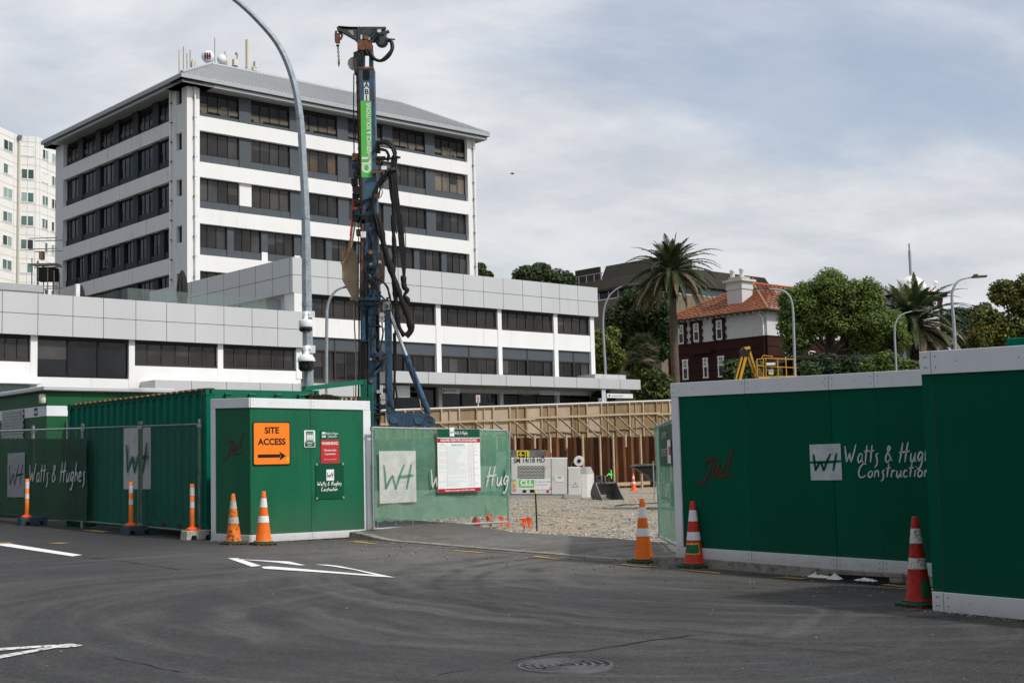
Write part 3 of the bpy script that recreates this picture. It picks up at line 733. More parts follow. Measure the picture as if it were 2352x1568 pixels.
# ------------------------------------------------------------------ right-hand hoardings on the kerb
def kz(x, y, dz): p = FK.w(x, y, 0); return gz(p.x, p.y) + dz
yA, yB = FK.hy((1560,1283), 0)[0], 0
FHY = FK.hx((1556,1283), .03)[0]               # left end along the kerb
FHE = FK.hx((2148,1330), .03)[0]
zh = zoom(3150, 1350, 946, 1290)
o = FK.w(.03, FHY, 0); FH = Fr((o.x, o.y, kz(.03, FHY, .11)), YAW - PI/2)   # local x runs along the wall to the right/near side, -y faces the road
t = FH.thing('site_hoarding', 'long dark green plywood hoarding with white trim and red graffiti standing on the kerb', 'hoarding')
LH = FHY - FHE + 1.2
zE = kz(.03, FHY-LH, .125) - FH.o.z
ss = [FH.hy(uv)[0] for uv in (zq(855,700), zh(245,600), zh(500,700))]
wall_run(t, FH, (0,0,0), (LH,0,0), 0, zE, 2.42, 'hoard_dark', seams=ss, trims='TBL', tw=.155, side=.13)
mb = MB(); x0, z0 = FH.hy(zq(533,842), -.004); x1, z1 = FH.hy(zq(757,615), -.004)
graffito(mb, (x0,-.004,z0), X*(x1-x0), Z*(z1-z0), 1, 1, .028, 'ink_red'); mb.build('graffiti', t)
x0, z1 = FH.hy(zh(119,583), -.004); x1, z0 = FH.hy(zh(298,776), -.004)
M('stencil_white', (.55,.58,.60), .6, var=.15, scale=6, col2=(.42,.46,.47), thr=(.5,.7))
mb = MB(); logo(mb, (x0,-.004,z0), X, Z, x1-x0, z1-z0, .035, 'hoard_dark', 'stencil_white', full=True); mb.build('emblem', t)
mb = MB(); xa, za = FH.hy(zh(312,683), -.004); xb, zb = FH.hy(zh(312,590), -.004); hh = zb-za
x2, z2 = FH.hy(zh(760,680), -.004); tilt = (z2-za)/(x2-xa)
hand(mb, 'Watts & Hughes', hh*1.0, .023, (xa,-.004,za), X*.94, Z*1.05, 'stencil_white')
xc, zc_ = FH.hy(zh(385,762), -.004); hand(mb, 'Construction', hh*.92, .022, (xc,-.004,zc_), X*.98, Z*.88, 'stencil_white'); mb.build('lettering', t)
# nearer, taller hoarding
o = G(2145,1402); FN = Fr((o.x, o.y, gz(o.x, o.y)), YAW - PI/2)
t = FN.thing('site_hoarding', 'tall plain dark green hoarding with white top and bottom boards at the right edge', 'hoarding')
zN = gz(*FN.w(4,0,0).xy) - FN.o.z
sN = FN.hy(zh(845,1200))[0]
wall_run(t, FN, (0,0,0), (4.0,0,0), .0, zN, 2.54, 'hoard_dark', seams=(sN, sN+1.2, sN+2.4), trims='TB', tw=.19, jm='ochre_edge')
mb = MB(); mb.box(0.0, .05, .095, 1.4, .02, 2.5, 'hoard_dark'); mb.box(0.0, .05, 1.4, 2.2, .02, 2.5, 'hoard_dark'); mb.build('return_panel', t)
mb = MB()
for i in range(420):                             # grit along the gutter and on the road by the gate
    y = random.uniform(-9, 9); x = -abs(random.gauss(0, 1.1))
    p = kpt(x, y); r = random.uniform(.006, .018); pebble((p[0], p[1], p[2] + r*.3), r, random.choice(('stone_b','stone_a','tar')))
for i in range(260):                             # dirt swept up against the hoarding feet
    s_ = random.random(); q = (BF.lerp(BR, s_) if i % 2 else BL.lerp(BF, s_)) if i < 150 else FN.w(random.uniform(-.3,2.5), -abs(random.gauss(0,.06))-.03, 0); q = Vector((q[0], q[1]-abs(random.gauss(0,.07))-.03, 0)); r = random.uniform(.005,.016); pebble((q.x, q.y, gz(q.x,q.y) + r*.3), r, random.choice(('stone_b','stone_a','tar')))
for i in range(60):
    p = G(random.uniform(100,2300), random.uniform(1320,1560)); r = random.uniform(.004,.010); pebble((p.x, p.y, p.z + r*.3), r, random.choice(('stone_c','stone_b','tar')))
tag(mb.build('road_grit'), 'loose grit and small stones lying on the road by the kerb', 'grit', None, 'stuff')

# green cabinet roof peeping over it
o = pt(2330, 17.5, 0); FG = Fr((o.x+.1, o.y, 0), -.37)
t = FG.thing('site_cabin', 'dark green cabin roof corner peeping over the tall hoarding', 'cabin')
xg, zg = FG.hy(zoom(2900,900,1196,2344)(2222,888)); mb = MB(); mb.box(xg, xg+2.4, 0, 2.2, gz(o.x,o.y), zg-.12, 'cont_green'); mb.build('wall', t)
mb = MB(); mb.box(xg-.03, xg+2.45, -.03, 2.25, zg-.118, zg, 'cont_green'); mb.build('roof', t, bevel=.01)
# drain sump with grate under the hoarding
pG = kpt(-.02, FK.hx(zs(1250,440), 0)[0]); FD = Fr(pG, YAW - PI/2)
t = FD.thing('drain_grate', 'iron kerb drain with dark mouth and slotted grate in the gutter', 'drain')
mb = MB(); mb.box(-.42, .42, -.006, .02, .012, .062, 'black'); mb.build('inlet', t)
mb = MB(); mb.box(-.62, .62, -.03, .02, .066, .125, 'concrete'); mb.box(-.62, -.43, -.028, .02, 0, .066, 'concrete'); mb.box(.43, .62, -.028, .02, 0, .066, 'concrete'); mb.build('lintel', t, bevel=.008)
mb = MB()
for k in range(13): mb.box(-.42+.07*k-.014, -.42+.07*k+.014, -.30, -.02, .004, .016, 'iron')
mb.box(-.47,.47,-.31,-.295,.004,.018,'iron'); mb.box(-.47,.47,-.02,-.006,.004,.018,'iron'); mb.poly([(-.46,-.295,.006),(.46,-.295,.006),(.46,-.02,.006),(-.46,-.02,.006)],'black'); mb.build('grate', t)
def bag(uv, lx, ly, hz, label, seed):
    p = G(*uv); n = 18; mb = MB(); vs = []
    for j in range(n+1):
        for i in range(n+1):
            a, b = i/n*2-1, j/n*2-1; r = max(abs(a),abs(b))
            z = hz*max(0,1-r**2)*(0.45+1.1*abs(noise.noise((a*2.2+seed,b*2.2,seed)))) + .006
            vs.append((a*lx*(1+.25*noise.noise((b*2,seed,1))), b*ly*(1+.3*noise.noise((a*2,seed,5))), z + .02*noise.noise((a*6,b*6,seed))*(1-r)))
    mb.add(vs, [(j*(n+1)+i, j*(n+1)+i+1, (j+1)*(n+1)+i+1, (j+1)*(n+1)+i) for j in range(n) for i in range(n)], 'bag')
    o = mb.build('plastic_bag', None, loc=(p.x,p.y,p.z), rz=YAW-PI/2); return tag(o, label, 'litter', 'litter by the drain')
bag(zs(985,438), .17, .06, .075, 'white crumpled plastic bag lying on the far side of the drain', 2)
bag(zs(1075,450), .09, .05, .07, 'small scrap of white plastic beside the drain grate', 5)
bag(zs(1290,466), .18, .05, .05, 'flattened white plastic bag with weeds in front of the drain mouth', 8)
bag(zs(1420,464), .17, .07, .11, 'puffed white plastic bag nearest the red cone', 11)

# ------------------------------------------------------------------ cones
def cone(name, label, p, hgt, body, band, base='rubber_green', rz=.3, patch=None, lean=(0,0), bw=.40):
    t = thing(name, label, 'cone', p, rz, 'traffic cones')
    k = hgt/.9; rb, rt = .135*k, .031*k
    R_ = lambda z: rb + (rt-rb)*(z-.05*k)/(hgt-.05*k)
    mb = MB(); s = bw*k/2; c = s*.28
    lo = [(-s,-s+c),(-s+c,-s),(s-c,-s),(s,-s+c),(s,s-c),(s-c,s),(-s+c,s),(-s,s-c)]
    mb.prism([(x,y) for x,y in lo], .012, .045*k, base, lambda p,q,a: (p,q,a))
    mb.prism([(x*.72,y*.72) for x,y in lo], .045*k, .062*k, base, lambda p,q,a: (p,q,a))
    mb.build('base', t, bevel=.006)
    mb = MB()
    for i in range(-2,3):
        for sx, sy in ((i*s*.4,-s*.9),(i*s*.4,s*.9),(-s*.9,i*s*.4),(s*.9,i*s*.4)): mb.box(sx-.012,sx+.012,sy-.012,sy+.012,0,.014,'cone_red')
    mb.build('foot_stud', t)
    z1, z2, z3, z4 = .375*k, .485*k, .63*k, .78*k
    mb = MB(); mb.lathe([(R_(.05*k)+.012, .06*k),(R_(.08*k), .085*k)] + [(R_(z), z) for z in (z1, z2, z3, z4, hgt-.006)] + [(rt*.8, hgt), (rt*.55, hgt), (rt*.5, hgt-.03)], body, 28, cap=False)
    ob = mb.build('body', t)
    mb = MB(); mb.lathe([(R_(z1)+.002, z1), (R_(z2)+.002, z2)], band, 28, cap=False); mb.build('reflective_band', t)
    mb = MB(); mb.lathe([(R_(z3)+.002, z3), (R_(z4)+.002, z4)], band, 28, cap=False); mb.build('reflective_band', t)
    if patch:
        for m, off, a0, a1, za, zb in patch:
            mb = MB(); vs = []
            for j in range(9):
                for i in range(13):
                    z = (za + (zb-za)*j/8)*k; a = a0 + (a1-a0)*i/12 - rz
                    if j in (0,8): z += .012*noise.noise((i*1.7,j,off*1000))
                    if i in (0,12): a += .07*noise.noise((i,j*1.3,off*1000))
                    r = R_(z) + off; vs.append((r*math.cos(a), r*math.sin(a), z))
            mb.add(vs, [(j*13+i, j*13+i+1, (j+1)*13+i+1, (j+1)*13+i) for j in range(8) for i in range(12)], m, True); mb.build('paint_patch', t)
    t.rotation_euler = (lean[0], lean[1], rz)
    return t
cp = lambda u, v: (lambda p: (p.x, p.y, gz(p.x,p.y)))(G(u,v))
cone('traffic_cone', 'grimy stained orange cone with dull bands before the folded hoarding', cp(537,1249.5), .86, 'cone_dirty', 'band_dirty', rz=.75, lean=(0,-.012))
cone('traffic_cone', 'clean bright orange cone leaning on the fold of the corner hoarding', cp(605,1250.5), .905, 'cone_orange', 'band_white', rz=.62, lean=(0,.012))
cone('traffic_cone', 'orange cone with green base standing at the kerb before the open gate', cp(1479,1292), .915, 'cone_orange', 'band_white', rz=.8)
aC = -PI/2
cone('traffic_cone', 'red cone with green and yellow patch beside the left end of the long hoarding', cp(1595,1303), .905, 'cone_red', 'band_white', rz=.5, patch=[('patch_yellow', .0015, aC-1.3, aC+.62, .185, .335), ('patch_green', .003, aC-1.3, aC+.48, .2, .315)], lean=(0,.01))
cone('traffic_cone', 'scuffed dark red cone with cracked bands against the tall hoarding', cp(2112,1391), .905, 'cone_red_dirty', 'band_crack', rz=.45, patch=[('patch_green', .002, aC-.05, aC+1.2, .09, .27)])

# ------------------------------------------------------------------ delineator posts on their blocks
def block(name, label, p, m):
    t = thing(name, label, 'block', p, YAW, 'fence foot blocks')
    mb = MB(); prof = [(-.30,0),(-.21,0),(-.19,.075),(-.10,.075),(-.08,0),(.08,0),(.10,.075),(.19,.075),(.21,0),(.30,0),(.28,.17),(-.28,.17)]
    mb.prism(prof, -.12, .12, m, lambda p,q,a: (p,a,q)); mb.build('block', t, bevel=.008); return t
def bollard(p, label):
    t = thing('delineator_post', label, 'delineator', p, .3, 'orange delineator posts')
    mb = MB(); mb.prism([(.125*math.cos(a*PI/4+.39), .125*math.sin(a*PI/4+.39)) for a in range(8)], .0, .03, 'foot_orange', lambda p,q,a: (p,q,a))
    mb.lathe([(.105,.03),(.06,.06)], 'foot_orange', 8, cap=True, smooth=False); mb.build('foot', t)
    mb = MB(); mb.lathe([(.042,.06),(.039,.83),(.03,.83),(.03,.8)], 'post_orange', 18, cap=False)
    for k in range(9): mb.lathe([(.0425,.10+.022*k),(.044,.105+.022*k),(.0425,.11+.022*k)], 'post_orange', 18, cap=False)
    mb.build('post', t)
    for za, zb in ((.40,.505),(.62,.765)):
        mb = MB(); mb.lathe([(.0425,za),(.0425,zb)], 'band_white', 18, cap=False); mb.build('reflective_band', t)
for (u, v), lab, bl, m in (((61.5,1206), 'orange delineator post in front of the green name banner', 'blue rubber fence block under the post by the banner', 'block_blue'), ((300.9,1227.5), 'orange delineator post where two mesh panels meet', 'blue rubber fence block where two mesh panels meet', 'block_blue'), ((441.8,1239), 'orange delineator post at the end of the fence by the container', 'pale concrete fence block at the end of the mesh fence', 'concrete_pale')):
    p = Vector(cp(u, v)); p += E1*.12; p.z = gz(p.x, p.y); block('fence_block', bl, p, m)
    bollard((p - E1*.12) + Vector((0,0,.171)), lab)

# ------------------------------------------------------------------ temporary fences
def fence(name, label, a, b, za, zb, h, pipe, mesh, posts=(1,1), legs=True, ext=.10, th=.025):
    a, b = Vector((a[0],a[1],0)), Vector((b[0],b[1],0)); d = b-a; L = d.length
    fr = Fr((a.x, a.y, za), math.atan2(d.y, d.x)); dz = zb-za
    t = fr.thing(name, label, 'fence', 'temporary fence panels')
    mb = MB(); z = lambda x: dz*x/L
    for x, on in ((0, posts[0]), (L, posts[1])):
        if on: mb.tube([(x,0,z(x)-(.15 if legs else 0)),(x,0,z(x)+h+ext)], th, pipe, 8)
    mb.tube([(0,0,0),(L,0,dz)], th*.85, pipe, 8); mb.tube([(0,0,h),(L,0,dz+h)], th*.85, pipe, 8)
    for x in (.0, L): mb.lathe([(th*1.5,-.03),(th*1.5,.03)], 'galv', 10, (x,0,z(x)+.02)); mb.lathe([(th*1.5,-.03),(th*1.5,.03)], 'galv', 10, (x,0,z(x)+h-.02))
    mb.build('frame', t)
    mb = MB(); mb.poly([(.02,.004,.02),(L-.02,.004,dz+.02),(L-.02,.004,dz+h-.02),(.02,.004,h-.02)], mesh); mb.build('wire_mesh', t)
    return t, fr, L
D3 = Vector(cp(441.8,1239)) + E1*.14; 
yD = FK.l(D3)
fline = lambda y: FK.w(yD.x, y, 0)
def fy_at(u): return FK.hx((u, 1100), yD.x)[0]
y0, y1, y2, y3 = yD.y, fy_at(322), fy_at(190), fy_at(76)
y4 = y3 + 2.4
def fp(ya, yb, label, pipe, mesh):
    A, B = fline(ya), fline(yb); return fence('mesh_fence', label, A, B, gz(A.x,A.y)+.14, gz(B.x,B.y)+.14, 1.93, pipe, mesh)
tf1 = fp(y1-.05, y0, 'green mesh fence panel at the container end of the fence', 'fence_green', 'chain_green')
tf2 = fp(y2-.03, y1+.05, 'mesh fence panel between the green banner and the container logo', 'fence_green', 'chain_green')
tf3 = fp(y3, y2+.03, 'fence panel behind the right half of the green name banner', 'galv', 'chain_galv')
tf4 = fp(y4, y3+.05, 'fence panel behind the left half of the green name banner', 'galv', 'chain_galv')
tf5 = fp(y4+2.5, y4+.05, 'fence panel beyond the left edge of the green banner', 'galv', 'chain_galv')
# banner on the fence
zf = zoom(0, 1400, 1000, 1960)
A = fline(y4+2.4); FBn = Fr((A.x - E1.x*.03, A.y - E1.y*.03, 0), YAW - PI/2)
t = FBn.thing('name_banner', 'dark green mesh banner with white handwritten company name on the fence', 'banner')
xb1, zt1 = FBn.hy(zf(688,690)); xb1b, zb1 = FBn.hy(zf(668,1338)); xb0, zt0 = FBn.hy(zf(0,690)); _, zb0 = FBn.hy(zf(0,1290))
mb = MB(); nx, nz_ = 60, 24; vs = []
for j in range(nz_+1):
    for i in range(nx+1):
        a, b = i/nx, j/nz_; x = -0.0 + xb1*a; s_ = x/xb1
        ztop = zt1 + (zt0-zt1)*(1-s_)*xb1/(xb1-xb0); zbot = zb1 + (zb0-zb1)*(1-s_)*xb1/(xb1-xb0)
        sg = .02*math.sin(i*1.3)**2 if j == nz_ else 0
        vs.append((x + .02*math.sin(b*5)*(a > .98), -.012 + .02*noise.noise((x*1.1, b*3, 0)), zbot + (ztop-zbot)*b - sg))
mb.add(vs, [(j*(nx+1)+i, j*(nx+1)+i+1, (j+1)*(nx+1)+i+1, (j+1)*(nx+1)+i) for j in range(nz_) for i in range(nx)], 'banner_green', True); mb.build('sheet', t)
mb = MB(); x0, z1 = FBn.hy(zf(60,808), -.04); x1, z0 = FBn.hy(zf(192,1152), -.04)
logo(mb, (x0,-.04,z0), X, Z, x1-x0, z1-z0, .05, 'banner_green', 'cloth_grey'); mb.build('emblem', t)
mb = MB(); xa, za = FBn.hy(zf(228,1035), -.042); _, zb = FBn.hy(zf(228,905), -.042)
M('banner_ink', (.56,.58,.57), .7, var=.1)
hand(mb, 'Watts & Hughes', (zb-za)*1.1, .042, (xa,-.042,za), X*1.06, Z, 'banner_ink', maxx=(xb1-xa)/1.06); mb.build('lettering', t)

# ------------------------------------------------------------------ gates with shade cloth
HG = 1.9
tg, FGt, LG = fence('swing_gate', 'open mesh gate leaf hinged on the corner hoarding', (-2.66,24.72), (-.16,27.5), .33, .285, 1.88, 'galv', 'chain_galv', ext=.02, legs=False)
tag(tg, None, 'gate'); tg['group'] = 'site gates'
def cloth(parent_name, label, fr, L, h, z0, m, sgn=-1, dzL=0.0, over=.06, y=-.03):
    t = fr.thing(parent_name, label, 'shade cloth')
    nx, nz_ = 50, 26; vs = []
    for j in range(nz_+1):
        for i in range(nx+1):
            a, b = i/nx, j/nz_; x = .02 + (L-.02)*a + over*a**6*math.sin(b*3.0)
            hang = .035*math.sin(i*.9)**2*(1-b)
            w = .03*noise.noise((x*1.6,b*3.5,1)) + .014*noise.noise((x*6,b*7,4)) + .018*math.sin(x*9+b*2)*(1-b)
            vs.append((x, y*1 + w, z0 + dzL*a + (h-z0)*b - hang - .012*math.sin(i*1.57)**2*b))
    mb = MB(); mb.add(vs, [(j*(nx+1)+i, j*(nx+1)+i+1, (j+1)*(nx+1)+i+1, (j+1)*(nx+1)+i) for j in range(nz_) for i in range(nx)], m, True); mb.build('sheet', t)
    mb = MB(); 
    for i in range(1, nx, 6): mb.tube([vs[i], (vs[i][0]+.02, .0, dzL*i/nx+.01)], .004, 'band_white', 4)
    mb.build('cable_tie', t)
    return t
tc1 = cloth('shade_cloth', 'pale green shade cloth with white logo on the gate leaf by the hazard board', FGt, LG, 1.87, .15, 'shade_cloth', dzL=-.045)
zt3 = zoom(1650, 1500, 1100, 2300)
mb = MB(); x0, z1 = FGt.hy(zt(1123,633), -.075); x1, z0 = FGt.hy(zt(1358,950), -.075)
logo(mb, (x0,-.075,z0), X, Z, x1-x0, z1-z0, .06, 'shade_cloth', 'cloth_white'); mb.build('emblem', tc1)
mb = MB(); xa, za = FGt.hy(zt3(150,945), -.08); _, zb = FGt.hy(zt3(150,780), -.08)
xH, _ = FGt.hy(zt3(615,930), -.08); scl = (xH-xa)/(sum(HW[c][0]+.06 for c in 'Watts & ')*(zb-za))
hand(mb, 'Watts & Hughes', (zb-za), .035, (xa,-.08,za), X*scl, Z, 'cloth_white', maxx=(LG+.0-xa)/scl); mb.build('lettering', tc1)
# hazard board
e, mb, w, h = sign('hazard_board', 'white hazard identification board with red and green headings tied to the gate', 'notice board', FGt, zt3(206,449), zt3(572,968), y=-.105, th=.01)
mb.build('plate', e)
mb = MB(); plate(mb, w, h, 0, 1, .865, 1, 'sign_dgreen'); mb.build('heading_strip', e)
for z0_, z1_ in ((.785,.853),(0,.06)): mb = MB(); plate(mb, w, h, 0, 1, z0_, z1_, 'sign_dred'); mb.build('heading_strip', e)
mb = MB(); mb.text('HAZARD IDENTIFICATION BOARD', .058*h, (w*.5,-.005,h*.818), X, Z, 'sign_white', sx=.92, weight=.02)
mb.text('All persons must report to site office on arrival.', .036*h, (w*.5,-.005,h*.03), X, Z, 'sign_white', sx=.98, weight=.02)
mb.text('HAZARD CONTROL', .034*h, (w*.47,-.005,h*.748), X, Z, 'ink_grey', weight=.01); mb.text('HAZARD', .018*h, (w*.11,-.005,h*.762), X, Z, 'ink_grey'); mb.text('IDENTIFICATION', .018*h, (w*.11,-.005,h*.742), X, Z, 'ink_grey')
mb.text('Date', .016*h, (w*.745,-.005,h*.74), X, Z, 'ink_grey'); mb.text('Time', .016*h, (w*.80,-.005,h*.74), X, Z, 'ink_grey')
for z, s in ((.70,'SITE MANAGER'),(.645,'MOBILE NUMBER'),(.585,'CONTRACTOR Nos.'),(.47,'EMERGENCY Nos.'),(.37,'SITE ADDRESS'),(.255,'MEDICAL CENTRE'),(.14,'EMERGENCY'),(.125,'ASSEMBLY POINT')): mb.text(s, .012*h, (w*.91,-.005,h*z), X, Z, 'ink_grey')
mb.text('Board Updated:', .014*h, (w*.03,-.005,h*.073), X, Z, 'ink_grey', align='LEFT')
hand(mb, 'Watts & Hughes', .055*h, .007, (w*.40,-.005,h*.915), X*.8, Z, 'sign_white'); mb.build('lettering', e)
mb = MB(); logo(mb, (w*.285,-.004,h*.885), X, Z, w*.105, w*.14, .006, 'sign_dgreen', 'sign_white'); mb.build('emblem', e)
mb = MB()
for k in range(21): plate(mb, w, h, .01, .845, .095+.031*k, .0965+.031*k, 'ink_grey', -.003)
for x in (.21,.72,.775,.825,.85): plate(mb, w, h, x, x+.003, .07, .78, 'ink_grey', -.003)
mb.build('ruling', e)
mb = MB(); rr = random.Random(4)
for k in range(21):
    z = .103+.031*k
    if k in (3,5): continue
    m = 'ink_pink' if k in (0,12,13) else 'ink_teal'
    for x0, x1 in ((.02,.19),(.225,.225+rr.uniform(.2,.45))):
        if x0 < .1 and rr.random() < .4: continue
        x = x0
        while x < x1:
            L_ = rr.uniform(.012,.03); mb.stroke([(w*x,h*z),(w*(x+L_*.5),h*(z+.012)),(w*(x+L_),h*(z+.002))], .004, (0,-.004,0), X, Z, m, False); x += L_ + .007
mb.stroke([(w*.86,h*.745),(w*.89,h*.755),(w*.92,h*.748),(w*.97,h*.753)], .004, (0,-.004,0), X, Z, 'ink_pink'); mb.build('handwriting', e)
# right gate, folded back into the yard
tg2, FG2, LG2 = fence('swing_gate', 'open gate leaf folded back into the yard beside the long hoarding', (2.46,22.9), (2.37,18.72), .16, .21, 1.88, 'galv', 'chain_galv', ext=.02, legs=False)
tag(tg2, None, 'gate'); tg2['group'] = 'site gates'
tc2 = cloth('shade_cloth', 'green shade cloth on the gate leaf folded back beside the long hoarding', FG2, LG2, 1.87, .06, 'shade_cloth', dzL=.05)
mb = MB(); hand(mb, 'Watts & Hughes', .42, .035, (.5,-.09,.75), X*.9, Z, 'cloth_white', maxx=LG2/.9-.6); mb.build('lettering', tc2)
mb = MB(); mb.poly([(.03,-.085,.55),(.28,-.085,.55),(.28,-.085,1.3),(.03,-.085,1.3)], 'cloth_white'); mb.build('emblem', tc2)
t = FG2.thing('site_notice', 'dark printed notice hung on the folded gate leaf', 'notice')
mb = MB(); nx = 10; vs = []
for j in range(5):
    for i in range(nx+1): vs.append((1.75+2.2*i/nx, -.11+.015*math.sin(i*1.9), 1.22+.62*j/4 - .02*math.sin(i*2.2)))
mb.add(vs, [(j*(nx+1)+i, j*(nx+1)+i+1, (j+1)*(nx+1)+i+1, (j+1)*(nx+1)+i) for j in range(4) for i in range(nx)], 'banner_dark', True); mb.build('sheet', t)
mb = MB(); mb.text('ALL VISITORS', .13, (2.85,-.135,1.68), X, Z, 'cloth_white'); mb.text('SITE OFFICE', .16, (2.75,-.135,1.42), X, Z, 'cloth_white'); mb.poly([(3.35,-.135,1.26),(3.85,-.135,1.26),(3.85,-.135,1.6),(3.35,-.135,1.6)], 'sign_white'); mb.poly([(3.55,-.138,1.38),(3.85,-.138,1.38),(3.85,-.138,1.5),(3.55,-.138,1.5)], 'sign_red'); mb.build('lettering', t)
# chain on the left gate
t = FGt.thing('padlock_chain', 'loose steel chain hanging from the free edge of the left gate', 'chain'); mb = MB(); xc, zc1 = FGt.hy(zt3(765,810), -.05); _, zc0 = FGt.hy(zt3(765,995), -.05)
n = 16
for k in range(n):
    z = zc1 + (zc0-zc1)*k/n; ax = ((1,0,0),(0,0,1),(0,1,0)) if k % 2 else ((0,1,0),(0,0,1),(1,0,0))
    mb.tube([Vector((xc,-.06,z)) + Vector(ax[0])*.013*math.cos(a) + Vector((0,0,1))*.022*math.sin(a) for a in [i*PI/4 for i in range(9)]], .0045, 'steel_dark', 5, False)
mb.build('links', t)
# ------------------------------------------------------------------ container, cabin, frame and what leans in them
def glassmat(name, col, rough=.05, wob=.03, spec=.36, tint=None, ws=.8):
    m = bpy.data.materials.new(name); m.use_nodes = True; nt = m.node_tree; L = nt.links.new; b = nt.nodes['Principled BSDF']
    b.inputs['Base Color'].default_value = rgb(col); b.inputs['Roughness'].default_value = rough; b.inputs['Specular IOR Level'].default_value = spec
    tc = nn(nt, 'ShaderNodeTexCoord'); n = nn(nt, 'ShaderNodeTexNoise', Scale=ws, Detail=3.0); L(tc.outputs['Object'], n.inputs['Vector'])
    bp = nn(nt, 'ShaderNodeBump', Strength=1.0, Distance=wob); L(n.outputs['Fac'], bp.inputs['Height']); L(bp.outputs['Normal'], b.inputs['Normal'])
    n2 = nn(nt, 'ShaderNodeTexNoise', Scale=.35, Detail=4.0); L(tc.outputs['Object'], n2.inputs['Vector'])
    r = nn(nt, 'ShaderNodeValToRGB'); L(n2.outputs['Fac'], r.inputs['Fac']); r.color_ramp.elements[0].position = .35; r.color_ramp.elements[1].position = .65
    r.color_ramp.elements[0].color = rgb([c*.55 for c in col]); r.color_ramp.elements[1].color = rgb([c*1.5 for c in col]); L(r.outputs['Color'], b.inputs['Base Color'])
    MATS[name] = m
glassmat('glass_dark', (.022,.021,.021)); glassmat('glass_brown', (.030,.027,.025)); glassmat('glass_warm', (.085,.058,.04)); glassmat('glass_blue', (.006,.011,.018), spec=.26); glassmat('glass_tint', (.16,.26,.26), spec=.5)
glassmat('glass_black', (.010,.010,.012), spec=.36)
glassmat('glass_pale', (.048,.046,.044)); glassmat('glass_cream', (.13,.11,.08))
def clear_glass(name, tint, alpha):
    m = bpy.data.materials.new(name); m.use_nodes = True; nt = m.node_tree; L = nt.links.new; b = nt.nodes['Principled BSDF']
    b.inputs['Base Color'].default_value = rgb(tint); b.inputs['Roughness'].default_value = .04; b.inputs['Specular IOR Level'].default_value = .5
    tr = nn(nt, 'ShaderNodeBsdfTransparent'); tr.inputs['Color'].default_value = rgb([.5+.5*c for c in tint]); ms = nn(nt, 'ShaderNodeMixShader', Fac=alpha)
    L(b.outputs[0], ms.inputs[1]); L(tr.outputs[0], ms.inputs[2]); L(ms.outputs[0], nt.nodes['Material Output'].inputs['Surface']); MATS[name] = m
clear_glass('glass_rail', (.58,.66,.65), .90); clear_glass('glass_clear', (.03,.03,.032), .75)
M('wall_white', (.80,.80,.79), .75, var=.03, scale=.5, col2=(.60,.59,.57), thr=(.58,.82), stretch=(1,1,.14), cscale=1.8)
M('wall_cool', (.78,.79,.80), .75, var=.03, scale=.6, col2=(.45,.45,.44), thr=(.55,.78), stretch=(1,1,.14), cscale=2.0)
M('slate', (.026,.032,.039), .55, var=.08, scale=.8)
M('slate_pale', (.078,.092,.105), .5, var=.06, scale=.8)
M('frame_dark', (.022,.018,.017), .5, var=.1)
M('frame_brown', (.05,.038,.034), .5, var=.1)
M('alu_panel', (.58,.59,.59), .38, .25, var=.04, scale=.4, col2=(.51,.52,.52), thr=(.55,.8), stretch=(1,1,.15), cscale=1.6)
M('joint', (.06,.065,.07), .7)
M('roof_metal', (.46,.47,.48), .5, .25, var=.06, scale=.7)
M('gutter_metal', (.40,.42,.43), .5, .2, var=.05)
M('blind', (.85,.72,.55), .8, var=.1, scale=.7)
M('cream_wall', (.80,.785,.74), .75, var=.03, scale=.4)
M('hivis', (.45,.55,.05), .6)
M('pipe_white', (.8,.8,.8), .4)
M('antenna_cream', (.66,.63,.52), .5); M('dark_cloth', (.035,.033,.032), .85, var=.2)

oc = pt(475, 24.1, 0); FC = Fr((oc.x, oc.y, gz(oc.x, oc.y) + .15)); CL, CW, CH = 6.06, 2.44, 2.59
t = FC.thing('shipping_container', 'green corrugated shipping container with a white logo behind the mesh fence', 'container')
mb = MB()
def corr(mb, a, b, z0, z1, m, f, n, dep, amp_in=.0):
    pts = []
    for i in range(n):
        p = (b-a)/n; s = a + p*i
        pts += [(s, 0), (s+p*.30, 0), (s+p*.5, dep), (s+p*.80, dep)]
    pts.append((b, 0)); vs = [f(s, d, z) for s, d in pts for z in (z0, z1)]
    mb.add(vs, [(2*i, 2*i+2, 2*i+3, 2*i+1) for i in range(len(pts)-1)], m)
corr(mb, .16, CL-.16, .14, CH-.1, 'cont_green', lambda s,d,z: (.012+d, s, z), 20, .036)
corr(mb, .16, CL-.16, .14, CH-.1, 'cont_green', lambda s,d,z: (CW-.012-d, s, z), 20, .036)
mb.build('side_panel', t)
mb = MB(); corr(mb, .1, CL-.1, 0, CW-.1, 'cont_green', lambda s,d,z: (z+.05, s, CH-.02+d*.5), 22, .03)
mb.box(.01, CW-.01, .05, CL-.05, CH-.09, CH-.03, 'cont_green')
for i in range(24): mb.box(-.004, .05, .2+i*.238, .36+i*.238, CH-.025, CH+.006, 'rust_edge')
mb.build('roof', t)
mb = MB()
for x in (0, CW-.1):
    for y in (0, CL-.12): mb.box(x, x+.1, y, y+.12, .1, CH-.1, 'cont_green')
    mb.box(x+.01, x+.08, .1, CL-.1, .02, .16, 'cont_green'); mb.box(x+.01, x+.07, .1, CL-.1, CH-.10, CH-.03, 'cont_green')
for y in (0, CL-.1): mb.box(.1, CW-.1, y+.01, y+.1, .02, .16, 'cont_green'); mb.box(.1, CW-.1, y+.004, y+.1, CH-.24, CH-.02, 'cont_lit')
for i in range(9): mb.box(-.003, .012, .35+i*.62, .5+i*.62, .03, .11, 'black')
mb.build('frame', t)
